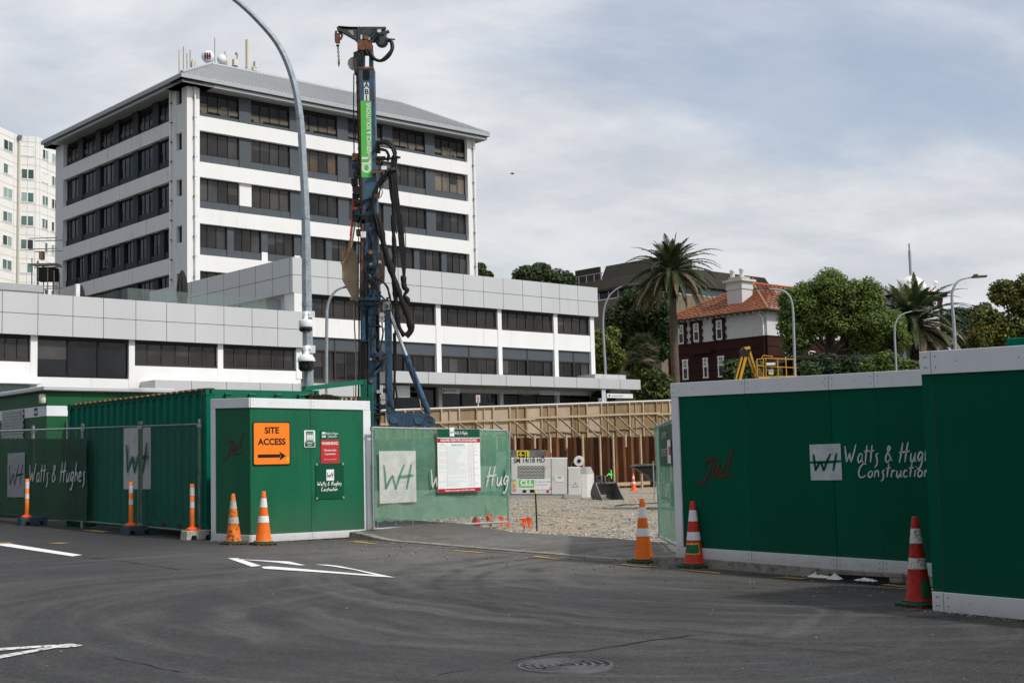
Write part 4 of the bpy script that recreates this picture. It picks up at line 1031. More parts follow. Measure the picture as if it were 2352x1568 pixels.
mb = MB()
for x in (-.008, CW-.17):
    for y in (-.008, CL-.17):
        for z in (.0, CH-.118):
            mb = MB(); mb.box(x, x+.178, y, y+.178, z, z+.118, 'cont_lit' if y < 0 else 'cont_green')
            if y < 0: mb.box(x+.06, x+.12, y-.002, y+.01, z+.02, z+.1, 'black')
            if x < 0: mb.box(x-.002, x+.01, y+.05, y+.13, z+.03, z+.09, 'black')
            mb.build('corner_casting', t)
for k in range(2):
    mb = MB(); mb.box(.11+1.115*k, 1.215+1.11*k, .02, .06, .16, CH-.25, 'cont_lit'); mb.build('door', t)
for x in (.42, .92, 1.5, 2.0):
    mb = MB(); mb.tube([(x,-.03,.2),(x,-.03,CH-.12)], .017, 'cont_lit', 8); mb.box(x-.05,x+.05,-.06,.01,CH-.20,CH-.10,'cont_lit'); mb.tube([(x-.06,-.05,CH-.11),(x+.06,-.05,CH-.11)], .025, 'cont_lit', 8); mb.build('lock_rod', t)
mb = MB(); y0c, z1c = FC.hx(zf(965,612), -.006); y1c, z0c = FC.hx(zf(1176,1088), -.006)
M('decal', (.66,.67,.69), .5, var=.05, col2=(.5,.52,.54), thr=(.55,.7))
n = 40; vs = []
for i in range(n+1):
    y = y0c + (y1c-y0c)*i/n; ph = ((y-.16)/((CL-.32)/20)) % 1.0
    d = 0 if ph < .3 else (.036*(ph-.3)/.2 if ph < .5 else (.036 if ph < .8 else .036*(1-ph)/.2))
    vs += [(.008+d, y, z0c), (.008+d, y, z1c)]
mb.add(vs, [(2*i, 2*i+2, 2*i+3, 2*i+1) for i in range(n)], 'decal'); mb.build('decal', t)
mb = MB(); logo(mb, (-.002, y0c, z0c), (0,-1,0), Z, abs(y1c-y0c), z1c-z0c, .075, 'cont_green'); mb.build('emblem', t)
for x, y in ((.2,.2),(2.2,.2),(.2,5.8),(2.2,5.8)):
    tb = thing('timber_block', 'short green timber block under the container corner', 'block', FC.w(x,y,-.15), YAW, 'blocks under the container'); mb = MB(); mb.box(-.2,.2,-.3,.3,0,.148,'cont_green'); mb.build('block', tb)

# cabin
oc = pt(105, 31.5, 0); FCb = Fr((oc.x, oc.y, gz(oc.x, oc.y)))
t = FCb.thing('site_cabin', 'green site cabin with a white stripe and latticed window behind the fence', 'cabin')
_, zr1 = FCb.hy(zf(345,322)); _, zr2 = FCb.hy(zf(345,280), -.1); _, zs1 = FCb.hy(zf(361,435)); _, zs0 = FCb.hy(zf(361,515))
xR, _ = FCb.hy(zf(1338,310)); yL = 9.0; zs1, zs0 = max(zs0,zs1), min(zs0,zs1)
mb = MB(); mb.box(0, xR, 0, yL, .3, zr1, 'cabin_green')
for s in (.9, 1.9, 2.7): mb.box(s-.006, s+.006, -.003, .0, .3, zr1, 'joint_dark')
mb.box(.2, xR-.2, .2, yL-.2, .0, .3, 'grime'); mb.build('wall', t)
mb = MB(); mb.box(-.004, xR+.002, -.004, yL, zs0, zs1, 'trim_white'); mb.build('stripe', t)
mb = MB(); mb.box(-.14, xR+.05, -.14, yL+.1, zr1+.01, zr2, 'alu_panel'); mb.build('roof', t, bevel=.02)
mb = MB(); ya, za = FCb.hx(zf(295,452), -.008); yb, zb = FCb.hx(zf(266,516), -.008); mb.poly([(-.008,ya,zb),(-.008,yb,zb),(-.008,yb,za),(-.008,ya,za)], 'black'); logo(mb, (-.010, yb, zb), (0,-1,0), Z, abs(ya-yb), za-zb, .03, 'trim_white'); mb.build('emblem', t)
ya, za = FCb.hx(zf(190,470), -.01); yb, zb = FCb.hx(zf(22,690), -.01); za += .02
mb = MB(); y0_, y1_ = min(ya,yb), max(ya,yb); z0_, z1_ = zb-.35, za; mb.box(-.02, -.005, y0_, y1_, z0_, z1_, 'glass_black')
st = .095; w_, h_ = y1_-y0_, z1_-z0_; k = -h_*1.2
while k < w_:
    for sg in (1,-1):
        aa = max(0, k); bb = min(w_, k + h_/1.6)
        if bb > aa:
            u0, u1 = (aa-k)*1.6, (bb-k)*1.6
            p, q = (-.03, y0_+aa, z0_+u0), (-.03, y0_+bb, z0_+u1)
            if sg < 0: p, q = (-.045, y1_-aa, z0_+u0), (-.045, y1_-bb, z0_+u1)
            mb.beam(p, q, .008, .022, 'pipe_white', (1,0,0))
    k += st
mb.build('window', t)
mb = MB(); yl, zl = FCb.hx(zf(338,345), -.05); _, zl0 = FCb.hx(zf(338,418), -.05); mb.lathe([(.07,0),(.09,.03),(.09,zl-zl0-.03),(.06,zl-zl0)], 'antenna_cream', 12, (-.06, yl, zl0)); mb.build('lamp', t)
mb = MB(); xa, za = FCb.hy(zf(516,553)); mb.box(xa, xa+.85, -.32, -.02, za-.62, za, 'antenna_cream')
for k in range(8): mb.box(xa+.03, xa+.05+.6, -.325, -.32, za-.58+k*.07, za-.55+k*.07, 'joint')
mb.build('air_conditioner', t)

# green goods frame and timber packers behind the corner hoarding
pa, pb = P(660, 941/1.0, 26.2), P(838, 880, 26.9)
t = thing('steel_frame', 'green steel frame with a sloping top bar behind the corner hoarding', 'frame', (pb.x, pb.y, gz(pb.x,pb.y)))
lo = lambda p: Vector(p) - Vector((pb.x, pb.y, gz(pb.x,pb.y)))
a_, b_ = lo(P(*zt(652,242), 25.6)), lo(P(*zt(1025,200), 26.9))
mb = MB(); mb.beam(a_, b_, .09, .09, 'cont_lit'); mb.beam(a_ + Vector((0,0,.0)), (a_.x, a_.y, 0), .08, .08, 'cont_lit'); mb.build('rail', t)
mb = MB(); mb.beam((b_.x,b_.y,0), (b_.x,b_.y,b_.z+.05), .12, .12, 'cont_lit'); mb.beam((b_.x+.14,b_.y+.05,0), (b_.x+.14,b_.y+.05,b_.z-.06), .09, .1, 'cont_lit'); mb.build('post', t)
for i, (xa, xb, top) in enumerate(((425,680,283),(682,735,276),(738,760,277),(762,822,276),(825,868,284))):
    q0, q1 = P(*zt(xa,top), 25.5), P(*zt(xb,top), 25.5); g = gz(q0.x,q0.y)
    tp = thing('steel_beam' if i == 0 else 'timber_packer', ('long dark steel beam lying behind the corner hoarding', 'first dark timber packer beside the steel beam', 'narrow timber packer in the stack behind the hoarding', 'wide dark timber packer in the middle of the stack', 'last timber packer nearest the green post')[i], 'beam' if i == 0 else 'timber', (q0.x, q0.y, g))
    mb = MB(); w = q1.x-q0.x; h = q0.z-g
    if i == 0: mb.box(0,w,0,.18,h-.17,h-.15,'steel_dark'); mb.box(0,w,.08,.1,h-.15,h-.02,'steel_dark'); mb.box(0,w,0,.18,h-.02,h,'rust_edge'); mb.box(.05,.13,.0,.18,0,h-.17,'timber'); mb.box(w-.13,w-.05,0,.18,0,h-.17,'timber')
    else: mb.box(0,w*.5-.005,0,.5,0,h,'timber_dark'); mb.box(w*.5+.005,w,0,.5,0,h-.01,'timber_dark')
    mb.build('block', tp, bevel=.006)
for i in range(7):
    q = P(*zt(905+i*13,[302,308,300,296,304,298,296][i]), 26.0); g = gz(q.x,q.y); tp = thing('timber_batten', 'short pale timber batten standing behind the green hoarding', 'timber', (q.x,q.y,g), .2*i, 'timber battens behind the hoarding')
    mb = MB(); mb.box(-.022,.022,-.045,.045,0,q.z-g,'timber' if i % 2 else 'timber_dark'); mb.build('batten', tp)

# ------------------------------------------------------------------ street lamps
def lamp(name, label, pts, radii, head_dir, group='street lamps', m='galv_pole', n=8, head=True, hl=.7, collars=()):
    b = Vector(pts[0]); t = thing(name, label, 'street lamp', b, 0, group)
    P_ = [Vector(p)-b for p in pts]
    q = []; rr = []
    for i in range(len(P_)-1):
        a0, b0, c0, d0 = P_[max(0,i-1)], P_[i], P_[i+1], P_[min(len(P_)-1,i+2)]
        for k in range(6):
            s = k/6; q.append(.5*((2*b0)+(c0-a0)*s+(2*a0-5*b0+4*c0-d0)*s*s+(3*b0-a0-3*c0+d0)*s**3)); rr.append(radii[i]*(1-s)+radii[i+1]*s)
    q.append(P_[-1]); rr.append(radii[-1])
    mb = MB(); mb.tube(q, rr, m, n)
    if n <= 12 and n > 5:
        mb.S = [False]*len(mb.S) if n == 8 else mb.S
    for i in collars: c = P_[i]; mb.lathe([(radii[i]*1.06,-.04),(radii[i]*1.06,.04)], m, 12, c)
    mb.box(-.18,.18,-.18,.18,0,.03,'concrete'); mb.build('pole', t)
    if head:
        d = Vector(head_dir).normalized(); e = P_[-1]; mb = MB()
        s_ = d.cross(Vector((0,0,1))).normalized(); u = s_.cross(d)
        mb.obox(e + d*hl*.45, d*hl*.55, s_*.13, u*.035, 'joint'); mb.obox(e + d*hl*.55 - u*.04, d*hl*.3, s_*.1, u*.008, 'plastic_white'); mb.obox(e+d*hl*.2+u*.06, d*.08, s_*.07, u*.04, 'joint')
        mb.build('lamp_head', t, bevel=.02)
    return t
YP = 30.0
def pp(u, v, y): q = P(u, v, y); return q
base = pt(709, YP, 0); base.z = gz(base.x, base.y)
pl = [base] + [pp(u, v, YP) for u, v in ((708,880),(705,700),(702,500),(697,390),(689,270),(672,180),(640,105),(590,45),(535,-4),(470,-45),(410,-68))]
pl[-1].y -= .4
big = lamp('street_lamp', 'tall curved grey lamp post rising behind the corner hoarding in front of the offices', pl, [.125,.122,.115,.098,.092,.085,.076,.07,.064,.058,.055,.05], (-1,-.1,-.1), collars=(2,3,5))
def small_lamp(label, Y, basev, pts, r0=.09, r1=.04, hd=(1,-.2,.05), hl=.8):
    ps = [pp(u, v, Y) for u, v in pts]; b = ps[0].copy(); b.z = gz(b.x,b.y); 
    ps = [b] + ps; n = len(ps); lamp('street_lamp', label, ps, [r0]*2 + [r0+(r1-r0)*i/(n-3) for i in range(n-2)], hd, n=10, hl=hl)
zl3 = zoom(2250,1100,350,1098)
small_lamp('curved street lamp standing by the end of the grey office canopy', 105, 0, [zl3(540,1240), zl3(528,1000), zl3(512,700), zl3(510,560), zl3(520,440), zl3(560,310), zl3(640,205), zl3(770,128)], .10, .05, (1,-.1,.12), hl=1.5)
zl4 = zoom(2900,900,1196,2344)
small_lamp('curved street lamp rising in front of the round green tree beside the boom lift', 62, 0, [zl4(550,1180), zl4(541,900), zl4(535,720), zl4(525,610), zl4(495,545), zl4(440,512), zl4(330,500)], .062, .03, (-1,-.1,.0), hl=.65)
small_lamp('shorter curved street lamp before the shaggy palm near the clock tower', 85, 0, [zl4(1343,1135), zl4(1334,950), zl4(1330,820), zl4(1345,750), zl4(1390,700), zl4(1478,673)], .068, .036, (1,-.1,.1), hl=.8)
small_lamp('rightmost curved street lamp above the tall green hoarding', 50, 0, [zl4(1806,990), zl4(1793,760), zl4(1780,600), zl4(1783,520), zl4(1815,455), zl4(1860,425), zl4(1945,408)], .062, .027, (1,-.1,.02), hl=.5)
zl5 = zoom(1150,980,300,1568)
small_lamp('slim curved street lamp half hidden behind the drilling rig mast', 62, 0, [(750,880), zl5(822,1560), zl5(825,1380), zl5(850,1220), zl5(910,1080), zl5(1010,960), zl5(1110,905), zl5(1195,882)], .075, .045, (1,.2,.02), hl=.6)
# cameras on the big pole
def dome_cam(label, uvt, uvb, w, kind):
    yc = YP - .32
    a, b = P(*uvt, yc), P(*uvb, yc); h = a.z - b.z
    t = thing('security_camera', label, 'security camera', (a.x, a.y, b.z), 0, 'cameras on the lamp post'); r = w
    mb = MB()
    if kind == 0:
        mb.lathe([(r*.97,h*.30),(r,h*.34),(r,h*.62),(r*.85,h*.70),(r*.33,h*.74),(r*.33,h*.98)], 'plastic_white', 20); mb.build('housing', t)
        mb = MB(); mb.lathe([(r*.15,0),(r*.6,h*.03),(r*.95,h*.12),(r*1.0,h*.2),(r*.95,h*.30)], 'lens', 20); mb.build('dome', t)
    else:
        mb.lathe([(r*.98,h*.46),(r,h*.49),(r*.9,h*.62),(r*.62,h*.75),(r*.3,h*.80),(r*.25,h*.98)], 'plastic_white', 20); mb.build('housing', t)
        mb = MB(); mb.lathe([(r*.2,0),(r*.62,h*.03),(r*.86,h*.14),(r*.9,h*.46)], 'lens', 20); mb.lathe([(r*.28,0),(r*.2,.03)], 'black', 14, (0,-r*.86,h*.2), ((1,0,0),(0,0,1),(0,-1,0))); mb.build('dome', t)
        mb = MB(); mb.box(-.05,.05,-r*.86,-r*.80,h*.54,h*.575,'sign_red'); mb.build('badge', t)
    mb = MB(); mb.tube([(0,0,h*.96),(0,0,h*1.06),(.02,.1,h*1.1),(.04,.25,h*1.06)], r*.28, 'plastic_white', 10); mb.box(-.10,.18,.17,.20,h*.86,h*1.2,'plastic_white'); mb.box(-.05,.13,.19,.3,h*.9,h*1.15,'plastic_white'); mb.build('bracket', t)
zk = zoom(600,1130,650,2265)
dome_cam('upper white dome camera with black lens on the tall lamp post', zk(2168,440), zk(2168,700), .155, 0)
dome_cam('lower larger white dome camera on the tall lamp post', zk(2176,930), zk(2176,1245), .205, 1)

# ------------------------------------------------------------------ office tower
oT = pt(430.9, 106, 0); FT = Fr((oT.x, oT.y, 0))
ft = zoom(0,0,4096,4096)                        # full resolution pixels
rf = lambda s, d, z: (s, d, z)                   # right face: runs along x, depth y
lf = lambda s, d, z: (d, s, z)                   # left face: runs along y, depth x
def mbx(mb, f, s0, s1, d0, d1, z0, z1, m):
    a, b = f(s0, d0, z0), f(s1, d1, z1); mb.box(a[0], b[0], a[1], b[1], a[2], b[2], m)
WT = FT.hy(ft(1907,900))[0]; DT = FT.hx(ft(221.5,900))[0]
zrow = [(FT.hy(ft(799,y0_))[1], FT.hy(ft(799,y1_))[1]) for y0_, y1_ in ((345,463.2),(521,646.6),(707.1,831.5),(892.7,1018.4),(1082,1206))]   # top, bottom of every window band
zeave = FT.hy(ft(790,338))[1]
xs0, xs1 = FT.hy(ft(799,650))[0], FT.hy(ft(1873,800))[0]
ys0, ys1 = FT.hx(ft(684,700))[0], FT.hx(ft(252,820))[0]
zrow[0] = (zeave-.05, zrow[0][1])
tw = FT.thing('office_tower', 'white seven storey office tower with dark window bands and a grey hipped metal roof', 'building')
REC = .55
mb = MB()
zz_ = [zeave] + [v for r in zrow for v in r] + [0]
bands = [(zrow[i][1], zrow[i+1][0]) for i in range(4)] + [(zrow[4][1], 0)]
for zt_, zb_ in bands:
    mbx(mb, rf, xs0, xs1, 0, REC+.4, zb_, zt_, 'wall_white')
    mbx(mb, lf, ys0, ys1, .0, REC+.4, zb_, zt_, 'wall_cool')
mb.box(0, xs0, 0, ys0*.32, 0, zeave+.4, 'wall_white'); mb.box(xs1, WT, 0, 3, 0, zeave+.4, 'wall_white')
ny0, ny1 = FT.hx(ft(725,700))[0], FT.hx(ft(705,700))[0]
mb.box(0, .5, ny1, ys0, 0, zeave+.4, 'wall_cool')            # wall behind the left downpipe
nw = [(t_ - .0, b_ + .0) for t_, b_ in zrow]
zc_ = 0
for i in range(4, -1, -1):
    a, b = zrow[i][0]-.15, zrow[i][1]+1.05
    mb.box(0.02, .5, ys0*.32, ny1, zc_, b, 'wall_cool'); zc_ = a if i else zeave+.4
mb.box(.5, WT, 3, DT, 0, zeave+.3, 'wall_white'); mb.box(0, 3, ys1, DT, 0, zeave+.4, 'wall_cool')
mb.build('wall', tw)
mb = MB()
mbx(mb, rf, xs0, xs1, REC+.02, REC+.9, zrow[4][1], zeave+.2, 'slate'); mbx(mb, lf, ys0*.3, ys1, REC+.02, REC+.9, zrow[4][1], zeave+.2, 'slate')
mb.build('backing', tw)
lay = [(6,6),(6,6),(6,6),(9,9),(9,6)]
rng = random.Random(5)
def window(parent, f, s0, s1, z0, z1, d, panes, glass, fm='frame_dark', fw=.05, trans=None, name='window'):
    mb = MB(); q = [f(s0,d,z0), f(s1,d,z0), f(s1,d,z1), f(s0,d,z1)]
    for k in range(panes):
        a, b = s0+(s1-s0)*k/panes, s0+(s1-s0)*(k+1)/panes
        g = glass if isinstance(glass, str) else rng.choice(glass)
        q = [f(a,d,z0), f(b,d,z0), f(b,d,z1), f(a,d,z1)]
        tl = rng.uniform(-.012,.012); q = [(x+(tl if f is lf else 0)*(i in (1,2)), y+(tl if f is not lf else 0)*(i in (1,2)), z) for i,(x,y,z) in enumerate(q)]
        mb.poly(q, g)
        if glass != 'glass_clear' and rng.random() < .34:       # a blind part of the way down behind the pane
            zq_ = z1 - (z1-z0)*rng.choice((.25,.4,.55,.55)); o_ = -.006
            mb.poly([f(a,d+o_,zq_), f(b,d+o_,zq_), f(b,d+o_,z1), f(a,d+o_,z1)], rng.choice(('glass_pale','glass_brown','glass_pale')) if f is rf else 'glass_dark')
    for k in range(panes+1):
        a = s0+(s1-s0)*k/panes; mbx(mb, f, a-fw/2, a+fw/2, d-.05, d+.02, z0, z1, fm)
    for z in (z0, z1-fw): mbx(mb, f, s0, s1, d-.055, d+.02, z, z+fw, fm)
    return mb
for i, (zt_, zb_) in enumerate(zrow):
    for f, s0, s1, nb in ((rf, xs0, xs1, lay[i][0]), (lf, ys0, ys1, lay[i][1])):
        clad = MB(); pitch = (s1-s0 + (.9 if nb == 6 else .6))/nb; cw = 1.15 if nb == 6 else .62
        if f is lf: cw = 1.0 if nb == 6 else .75
        pitch = (s1-s0+cw)/nb
        for k in range(nb):
            a = s0 + pitch*k; b = a + pitch - cw
            h = zt_-zb_; zb2 = zb_ + h*(.26 if i else .13); zt2 = zt_ - (.02 if i else .55)
            slx = 'slate_pale' if f is rf else 'slate'  # same slate: paler sunlit copy, darker shaded copy, light put into the colour
            if k < nb-1:
                white = (f is rf and i == 2 and k == 0)
                cm = 'wall_white' if white else slx
                mbx(clad, f, b, b+cw, REC-.30, REC+.05, zb2 if white else zb_, zt_+.01 if i else zeave+.2, cm)
                if white: mbx(clad, f, b, b+cw, REC-.28, REC+.05, zb_, zb2, slx)
            mbx(clad, f, a, b, REC-.22, REC+.05, zb_, zb2, slx)
            if f is rf and i == 3 and k in (1,2): mbx(clad, f, b+.02, b+cw-.02, REC-.32, REC-.29, zb_, zb_+h*.3, 'wall_white')
            for q in (.33,.75): mbx(clad, f, a+(b-a)*q-.015, a+(b-a)*q+.015, REC-.225, REC-.2, zb_, zb2, 'joint')
            npn = 4 if nb == 6 else 3
            if f is lf: npn = 3 if nb == 6 else 2
            if i == 0:
                gl = 'glass_clear'
                mb = window(tw, f, a, b, zb2, zt2, REC-.12, npn, gl)
                mbx(mb, f, a, b, REC-.10, REC+.05, zt2, zt_, 'frame_dark')
                mbx(mb, f, a, b, REC-.06, REC-.03, zb2, zt2, 'glass_dark')
                hs = zb2 + (zt2-zb2)*.16
                mbx(mb, f, a+.03, b-.03, REC-.10, REC-.07, hs, hs+.42, 'blind')
                for s_ in range(3): 
                    x_ = a + rng.random()*(b-a-.9); mbx(mb, f, x_, x_+rng.uniform(.4,.9), REC-.11, REC-.08, hs+rng.choice((-.3,.4)), hs+rng.choice((.1,.6)), 'blind' if s_ else 'antenna_cream')
                if f is rf and k in (1,2): mbx(mb, f, a+.5+k*.3, a+.72+k*.3, REC-.10, REC-.09, zb2+.1, zb2+.4, 'hivis')
            else:
                gl = ['glass_dark','glass_dark','glass_brown','glass_pale'] if f is rf else ['glass_blue','glass_blue','glass_dark']
                if f is rf and i == 1 and k in (1,2,4): gl = ['glass_pale','glass_warm','glass_brown'] if k == 2 else ['glass_pale','glass_brown']
                if f is rf and i == 1 and k == 5: gl = 'glass_cream'
                if i == 4: gl = ['glass_brown','glass_warm'] if f is rf else gl
                mb = window(tw, f, a+.04, b-.08, zb2, zt2, REC-.10, npn, gl)
            mb.build('window', tw)
        clad.build('cladding', tw)
for i in range(5):                                # narrow windows beside the left downpipe
    a, b = zrow[i][0]-.15, zrow[i][1]+1.05
    mb = MB(); y0_, y1_ = ys0*.32, ny1
    mb.poly([(.30,y1_,b),(.30,y0_,b),(.30,y0_,a),(.30,y1_,a)], 'glass_blue'); mb.box(.24,.3,y0_+.38*(y1_-y0_),y0_+.43*(y1_-y0_),b,a,'frame_dark'); mb.build('narrow_window', tw)
OV = .85; ZE = zeave + .25
mb = MB()
for f, s0, s1 in ((rf, -OV, WT+OV), (lf, -OV, DT+OV)):
    mbx(mb, f, s0, s1, -OV, 2.0, ZE-.55, ZE-.32, 'gutter_metal'); mbx(mb, f, s0-.2, s1+.2, -OV-.22, 1.0, ZE-.22, ZE+.12, 'gutter_metal'); mbx(mb, f, s0-.0, s1+.0, -OV+.12, 1.0, ZE-.4, ZE-.1, 'joint')
mb.box(-OV, WT+OV, DT-1, DT+OV, ZE-.55, ZE+.12, 'gutter_metal'); mb.box(WT-1, WT+OV, -OV+2.2, DT-1.2, ZE-.55, ZE+.12, 'gutter_metal')
mb.build('gutter', tw)
mb = MB(); IN = 5.2; RH = 3.55; A0 = -OV-.15
c0, c1 = Vector((A0, A0, ZE+.14)), Vector((WT-A0, A0, ZE+.14)); d0, d1 = Vector((IN, IN, ZE+RH)), Vector((WT-IN, IN, ZE+RH))
mb.poly([c0, c1, d1, d0], 'roof_metal'); mb.poly([(A0,DT-A0,ZE+.14), c0, d0, (IN,DT-IN,ZE+RH)], 'roof_metal')
mb.poly([c1, (WT-A0,DT-A0,ZE+.14), (WT-IN,DT-IN,ZE+RH), d1], 'roof_metal'); mb.poly([(WT-A0,DT-A0,ZE+.14),(A0,DT-A0,ZE+.14),(IN,DT-IN,ZE+RH),(WT-IN,DT-IN,ZE+RH)], 'roof_metal')
mb.poly([d0, d1, (WT-IN,DT-IN,ZE+RH), (IN,DT-IN,ZE+RH)], 'roof_metal')
nr = 90
for i in range(1, nr):                             # standing ribs of the metal roof
    s = i/nr; x = A0 + (WT-2*A0)*s; y_ = IN
    top = IN if IN < x < WT-IN else (x if x <= IN else WT-x)
    tt = (top-A0)/(IN-A0)
    if tt > .03: mb.beam((x, A0, ZE+.16), (x, A0+(IN-A0)*tt, ZE+.16+(RH-.14)*tt), .09, .09, 'roof_metal')
    yv = A0 + (DT-2*A0)*s; top = IN if IN < yv < DT-IN else (yv if yv <= IN else DT-yv); tt = (top-A0)/(IN-A0)
    if tt > .03: mb.beam((A0, yv, ZE+.16), (A0+(IN-A0)*tt, yv, ZE+.16+(RH-.14)*tt), .09, .09, 'roof_metal')
mb.tube([c0 + Vector((0,0,.06)), d0 + Vector((0,0,.06))], .14, 'gutter_metal', 6); mb.tube([d0, d1], .16, 'gutter_metal', 6); mb.tube([c1, d1], .14, 'gutter_metal', 6)
mb.build('roof', tw)
mb = MB(); mb.box(IN+1.2, WT-IN-6, IN+1.0, DT-IN-1, ZE+RH, ZE+RH+.55, 'roof_metal'); mb.build('roof_upstand', tw)
for f, s, brs in ((rf, FT.hy(ft(777,700))[0], 1), (rf, FT.hy(ft(1897,900))[0], -1), (lf, FT.hx(ft(687,700))[0], 1)):
    mb = MB(); a, b = f(s, -.16, 0), f(s, -.16, ZE-.5); mb.tube([a, b], .075, 'pipe_white', 10)
    z = 14.0
    while z < ZE-1: mbx(mb, f, s-.13, s+.13, -.2, .0, z, z+.05, 'joint'); z += 1.65
    mb.build('downpipe', tw)
# roof antennas
za = zoom(600,100,1000,1568)
def on_roof(x, y, s): u, v = za(x, y); yy = FT.w(s, s, 0).y; return FT.l(P(u, v, yy))
def mast(label, x, y0_, y1_, s, r, m, cap=None):
    a, b = on_roof(x, y0_, s), on_roof(x, y1_, s); zb_ = min(b.z, ZE+RH); mb = MB(); mb.tube([(a.x,a.y,b.z-.5),(a.x,a.y,a.z)], r, m, 8)
    mb.build('antenna', tw)
for x, y0_, y1_, s, r, m in ((186,162,305,3,.09,'antenna_cream'),(210,138,300,3.2,.05,'galv'),(235,180,285,4,.10,'antenna_cream'),(252,158,280,4,.05,'galv'),(406,82,240,6,.045,'galv'),(471,165,240,6.5,.05,'galv'),(486,196,250,6.5,.12,'antenna_cream'),(613,95,268,8,.22,'antenna_cream'),(606,262,280,8,.12,'joint'),(547,175,255,7,.05,'galv'),(652,236,280,8,.05,'galv')):
    mast('', x, y0_, y1_, s, r, m)
for x, y, r, s in ((362,197,.55,5.5),(450,214,.42,6.2)):
    c = on_roof(x, y, s); dv = FT.R.transposed() @ Vector((.1,-1,0.02)); xx = FT.R.transposed() @ Vector((1,.1,0)); mb = MB()
    mb.lathe([(r,-.25),(r,.0),(r*.97,.05),(.01,.07)], 'pipe_white', 24, c, (xx, (0,0,1), dv))
    if r > .5:
        q = c + dv*.09
        for k in range(3): mb.obox(q + xx*(-.2+.2*k) , xx*.06, dv*.01, Vector((0,0,.28)), 'black')
        mb.obox(q, xx*.3, dv*.012, Vector((0,0,.05)), 'sign_dred')
    mb.tube([c - Vector((0,0,r)), c - Vector((0,0,2.2))], .06, 'galv', 8); mb.build('satellite_dish', tw)
for x, y, w_, h_, s in ((535,238,.22,.3,7),(655,278,.2,.18,8),(285,252,.14,.2,4.5),(660,250,.1,.3,8),(545,180,.1,.1,7),(265,260,.1,.4,4.2)):
    c = on_roof(x, y, s); mb = MB(); mb.box(c.x-w_, c.x+w_, c.y-.2, c.y+.2, c.z-h_, c.z+h_, 'antenna_cream'); mb.tube([(c.x,c.y,c.z-h_),(c.x,c.y,ZE+RH)], .04, 'galv', 6); mb.build('antenna_box', tw)

# ------------------------------------------------------------------ podium building in front of the tower
oP = pt(676.8, 85, 0); FP = Fr((oP.x, oP.y, 0))
hzP = lambda x, y, d=0.0: FP.hy(ft(x,y), d)
gT, gM, gB = hzP(1178.7,1028.8)[1], hzP(1178.7,1098.6)[1], hzP(1179.7,1169.4)[1]
WP = hzP(2391,1200)[0]
pT, pM, pB = hzP(1204,1246.8)[1], hzP(1204,1318)[1], hzP(1204,1390)[1]
XL = hzP(-160,1250)[0]; XR = hzP(1211,1320)[0]
tp = FP.thing('office_podium', 'low white office building with silver fascia panels and brown glass below the tower', 'building')
yt = FP.hx(ft(647.4,1157.3), 0)[0]
def fascia(name, f, s0, s1, z0, z1, d, dep, joints, zm=None, m='alu_panel', jw=.03):
    mb = MB(); mbx(mb, f, s0, s1, d, d+dep, z0, z1, m)
    for j in joints: mbx(mb, f, j-jw/2, j+jw/2, d-.004, d, z0, z1, 'joint')
    if zm: mbx(mb, f, s0, s1, d-.005, d, zm-jw/2, zm+jw/2, 'joint')
    return mb.build(name, tp)
zw = zoom(1600,1050,1100,2352)
js = [FP.hy(zw(x,150))[0] for x in (175,358,540,712,880,1046,1205,1360,1517)]
st = js[1]-js[0]; st = (js[-1]-js[0])/8
jr = js + [js[0]-st*k for k in range(1, 30) if js[0]-st*k > .4]
jy = [yt*k/9.0 for k in range(1,10)]
fascia('fascia', rf, 0, WP, gB, gT, -.0, 1.0, jr, gM)
mb = MB(); mbx(mb, lf, 1.002, yt+2, 0.0, .5, gB, gT, 'slate_pale'); 
M('alu_left', (.40,.43,.47), .4, .25, var=.02)
MATS['slate_pale2'] = MATS['alu_left']
mb = MB(); mbx(mb, lf, 1.003, yt+2, 0.0, .5, gB, gT, 'alu_panel')
for j in [FP.hx(zk(x,20), 0)[0] for x in (1948,1705,1471,1245,1027,799,578,366)]: mbx(mb, lf, j-.015, j+.015, -.004, 0, gB, gT, 'joint')
mbx(mb, lf, 0.02, yt+2, -.005, 0, gM-.015, gM+.015, 'joint'); mb.build('fascia', tp)
zx = zoom(0,1130,600,2188)
jl = [FP.hy(zx(x,400))[0] for x in (31,552,1062,1508,1980)] + [FP.hy(zk(x,500))[0] for x in (230,626,1028,1420,1777)]
jl += [jl[0]-(jl[1]-jl[0])*k for k in range(1,4)]
fascia('fascia', rf, XL-4, XR, pB, pT, -.02, .9, jl, pM)
# white walls
FZ = FP.hy(zw(600,1060))[1]
mb = MB()
wz_t, wz_b = gB, hzP(1600+1000*.4677,1050+620*.4677)[1]
u1b = FP.hy(zw(835,575), .35)[1]               # sill of upper windows
l1t = FP.hy(zw(835,720), .35)[1]               # head of lower windows
l1b = FP.hy(zw(835,975), .35)[1]
xwR = FP.hy(zw(1655,700), .3)[0]
mb.box(XR+.1, xwR, .3, 1.0, l1t, u1b, 'wall_white')
colx = [(FP.hy(zw(a,500), .3)[0], FP.hy(zw(b,500), .3)[0]) for a, b in ((305,345),(832,865),(1310,1343),(1622,1655))]
bay = colx[1][0]-colx[0][0]
for k in (1,2):
    colx.insert(0, (colx[0][0]-bay, colx[0][1]-bay))
for a, b in colx: mb.box(a, b, .25, 1.2, l1b-.6, gB+.05, 'wall_white')
mb.box(.12, 1.25, .02, 1.2, pB, gB+.05, 'wall_white'); mb.box(xwR-.02, xwR, 1.0, 18, 0, gB, 'wall_white')
mb.box(colx[0][0]+.1, xwR-.1, 1.3, 18, 0, gB+.3, 'wall_cool')
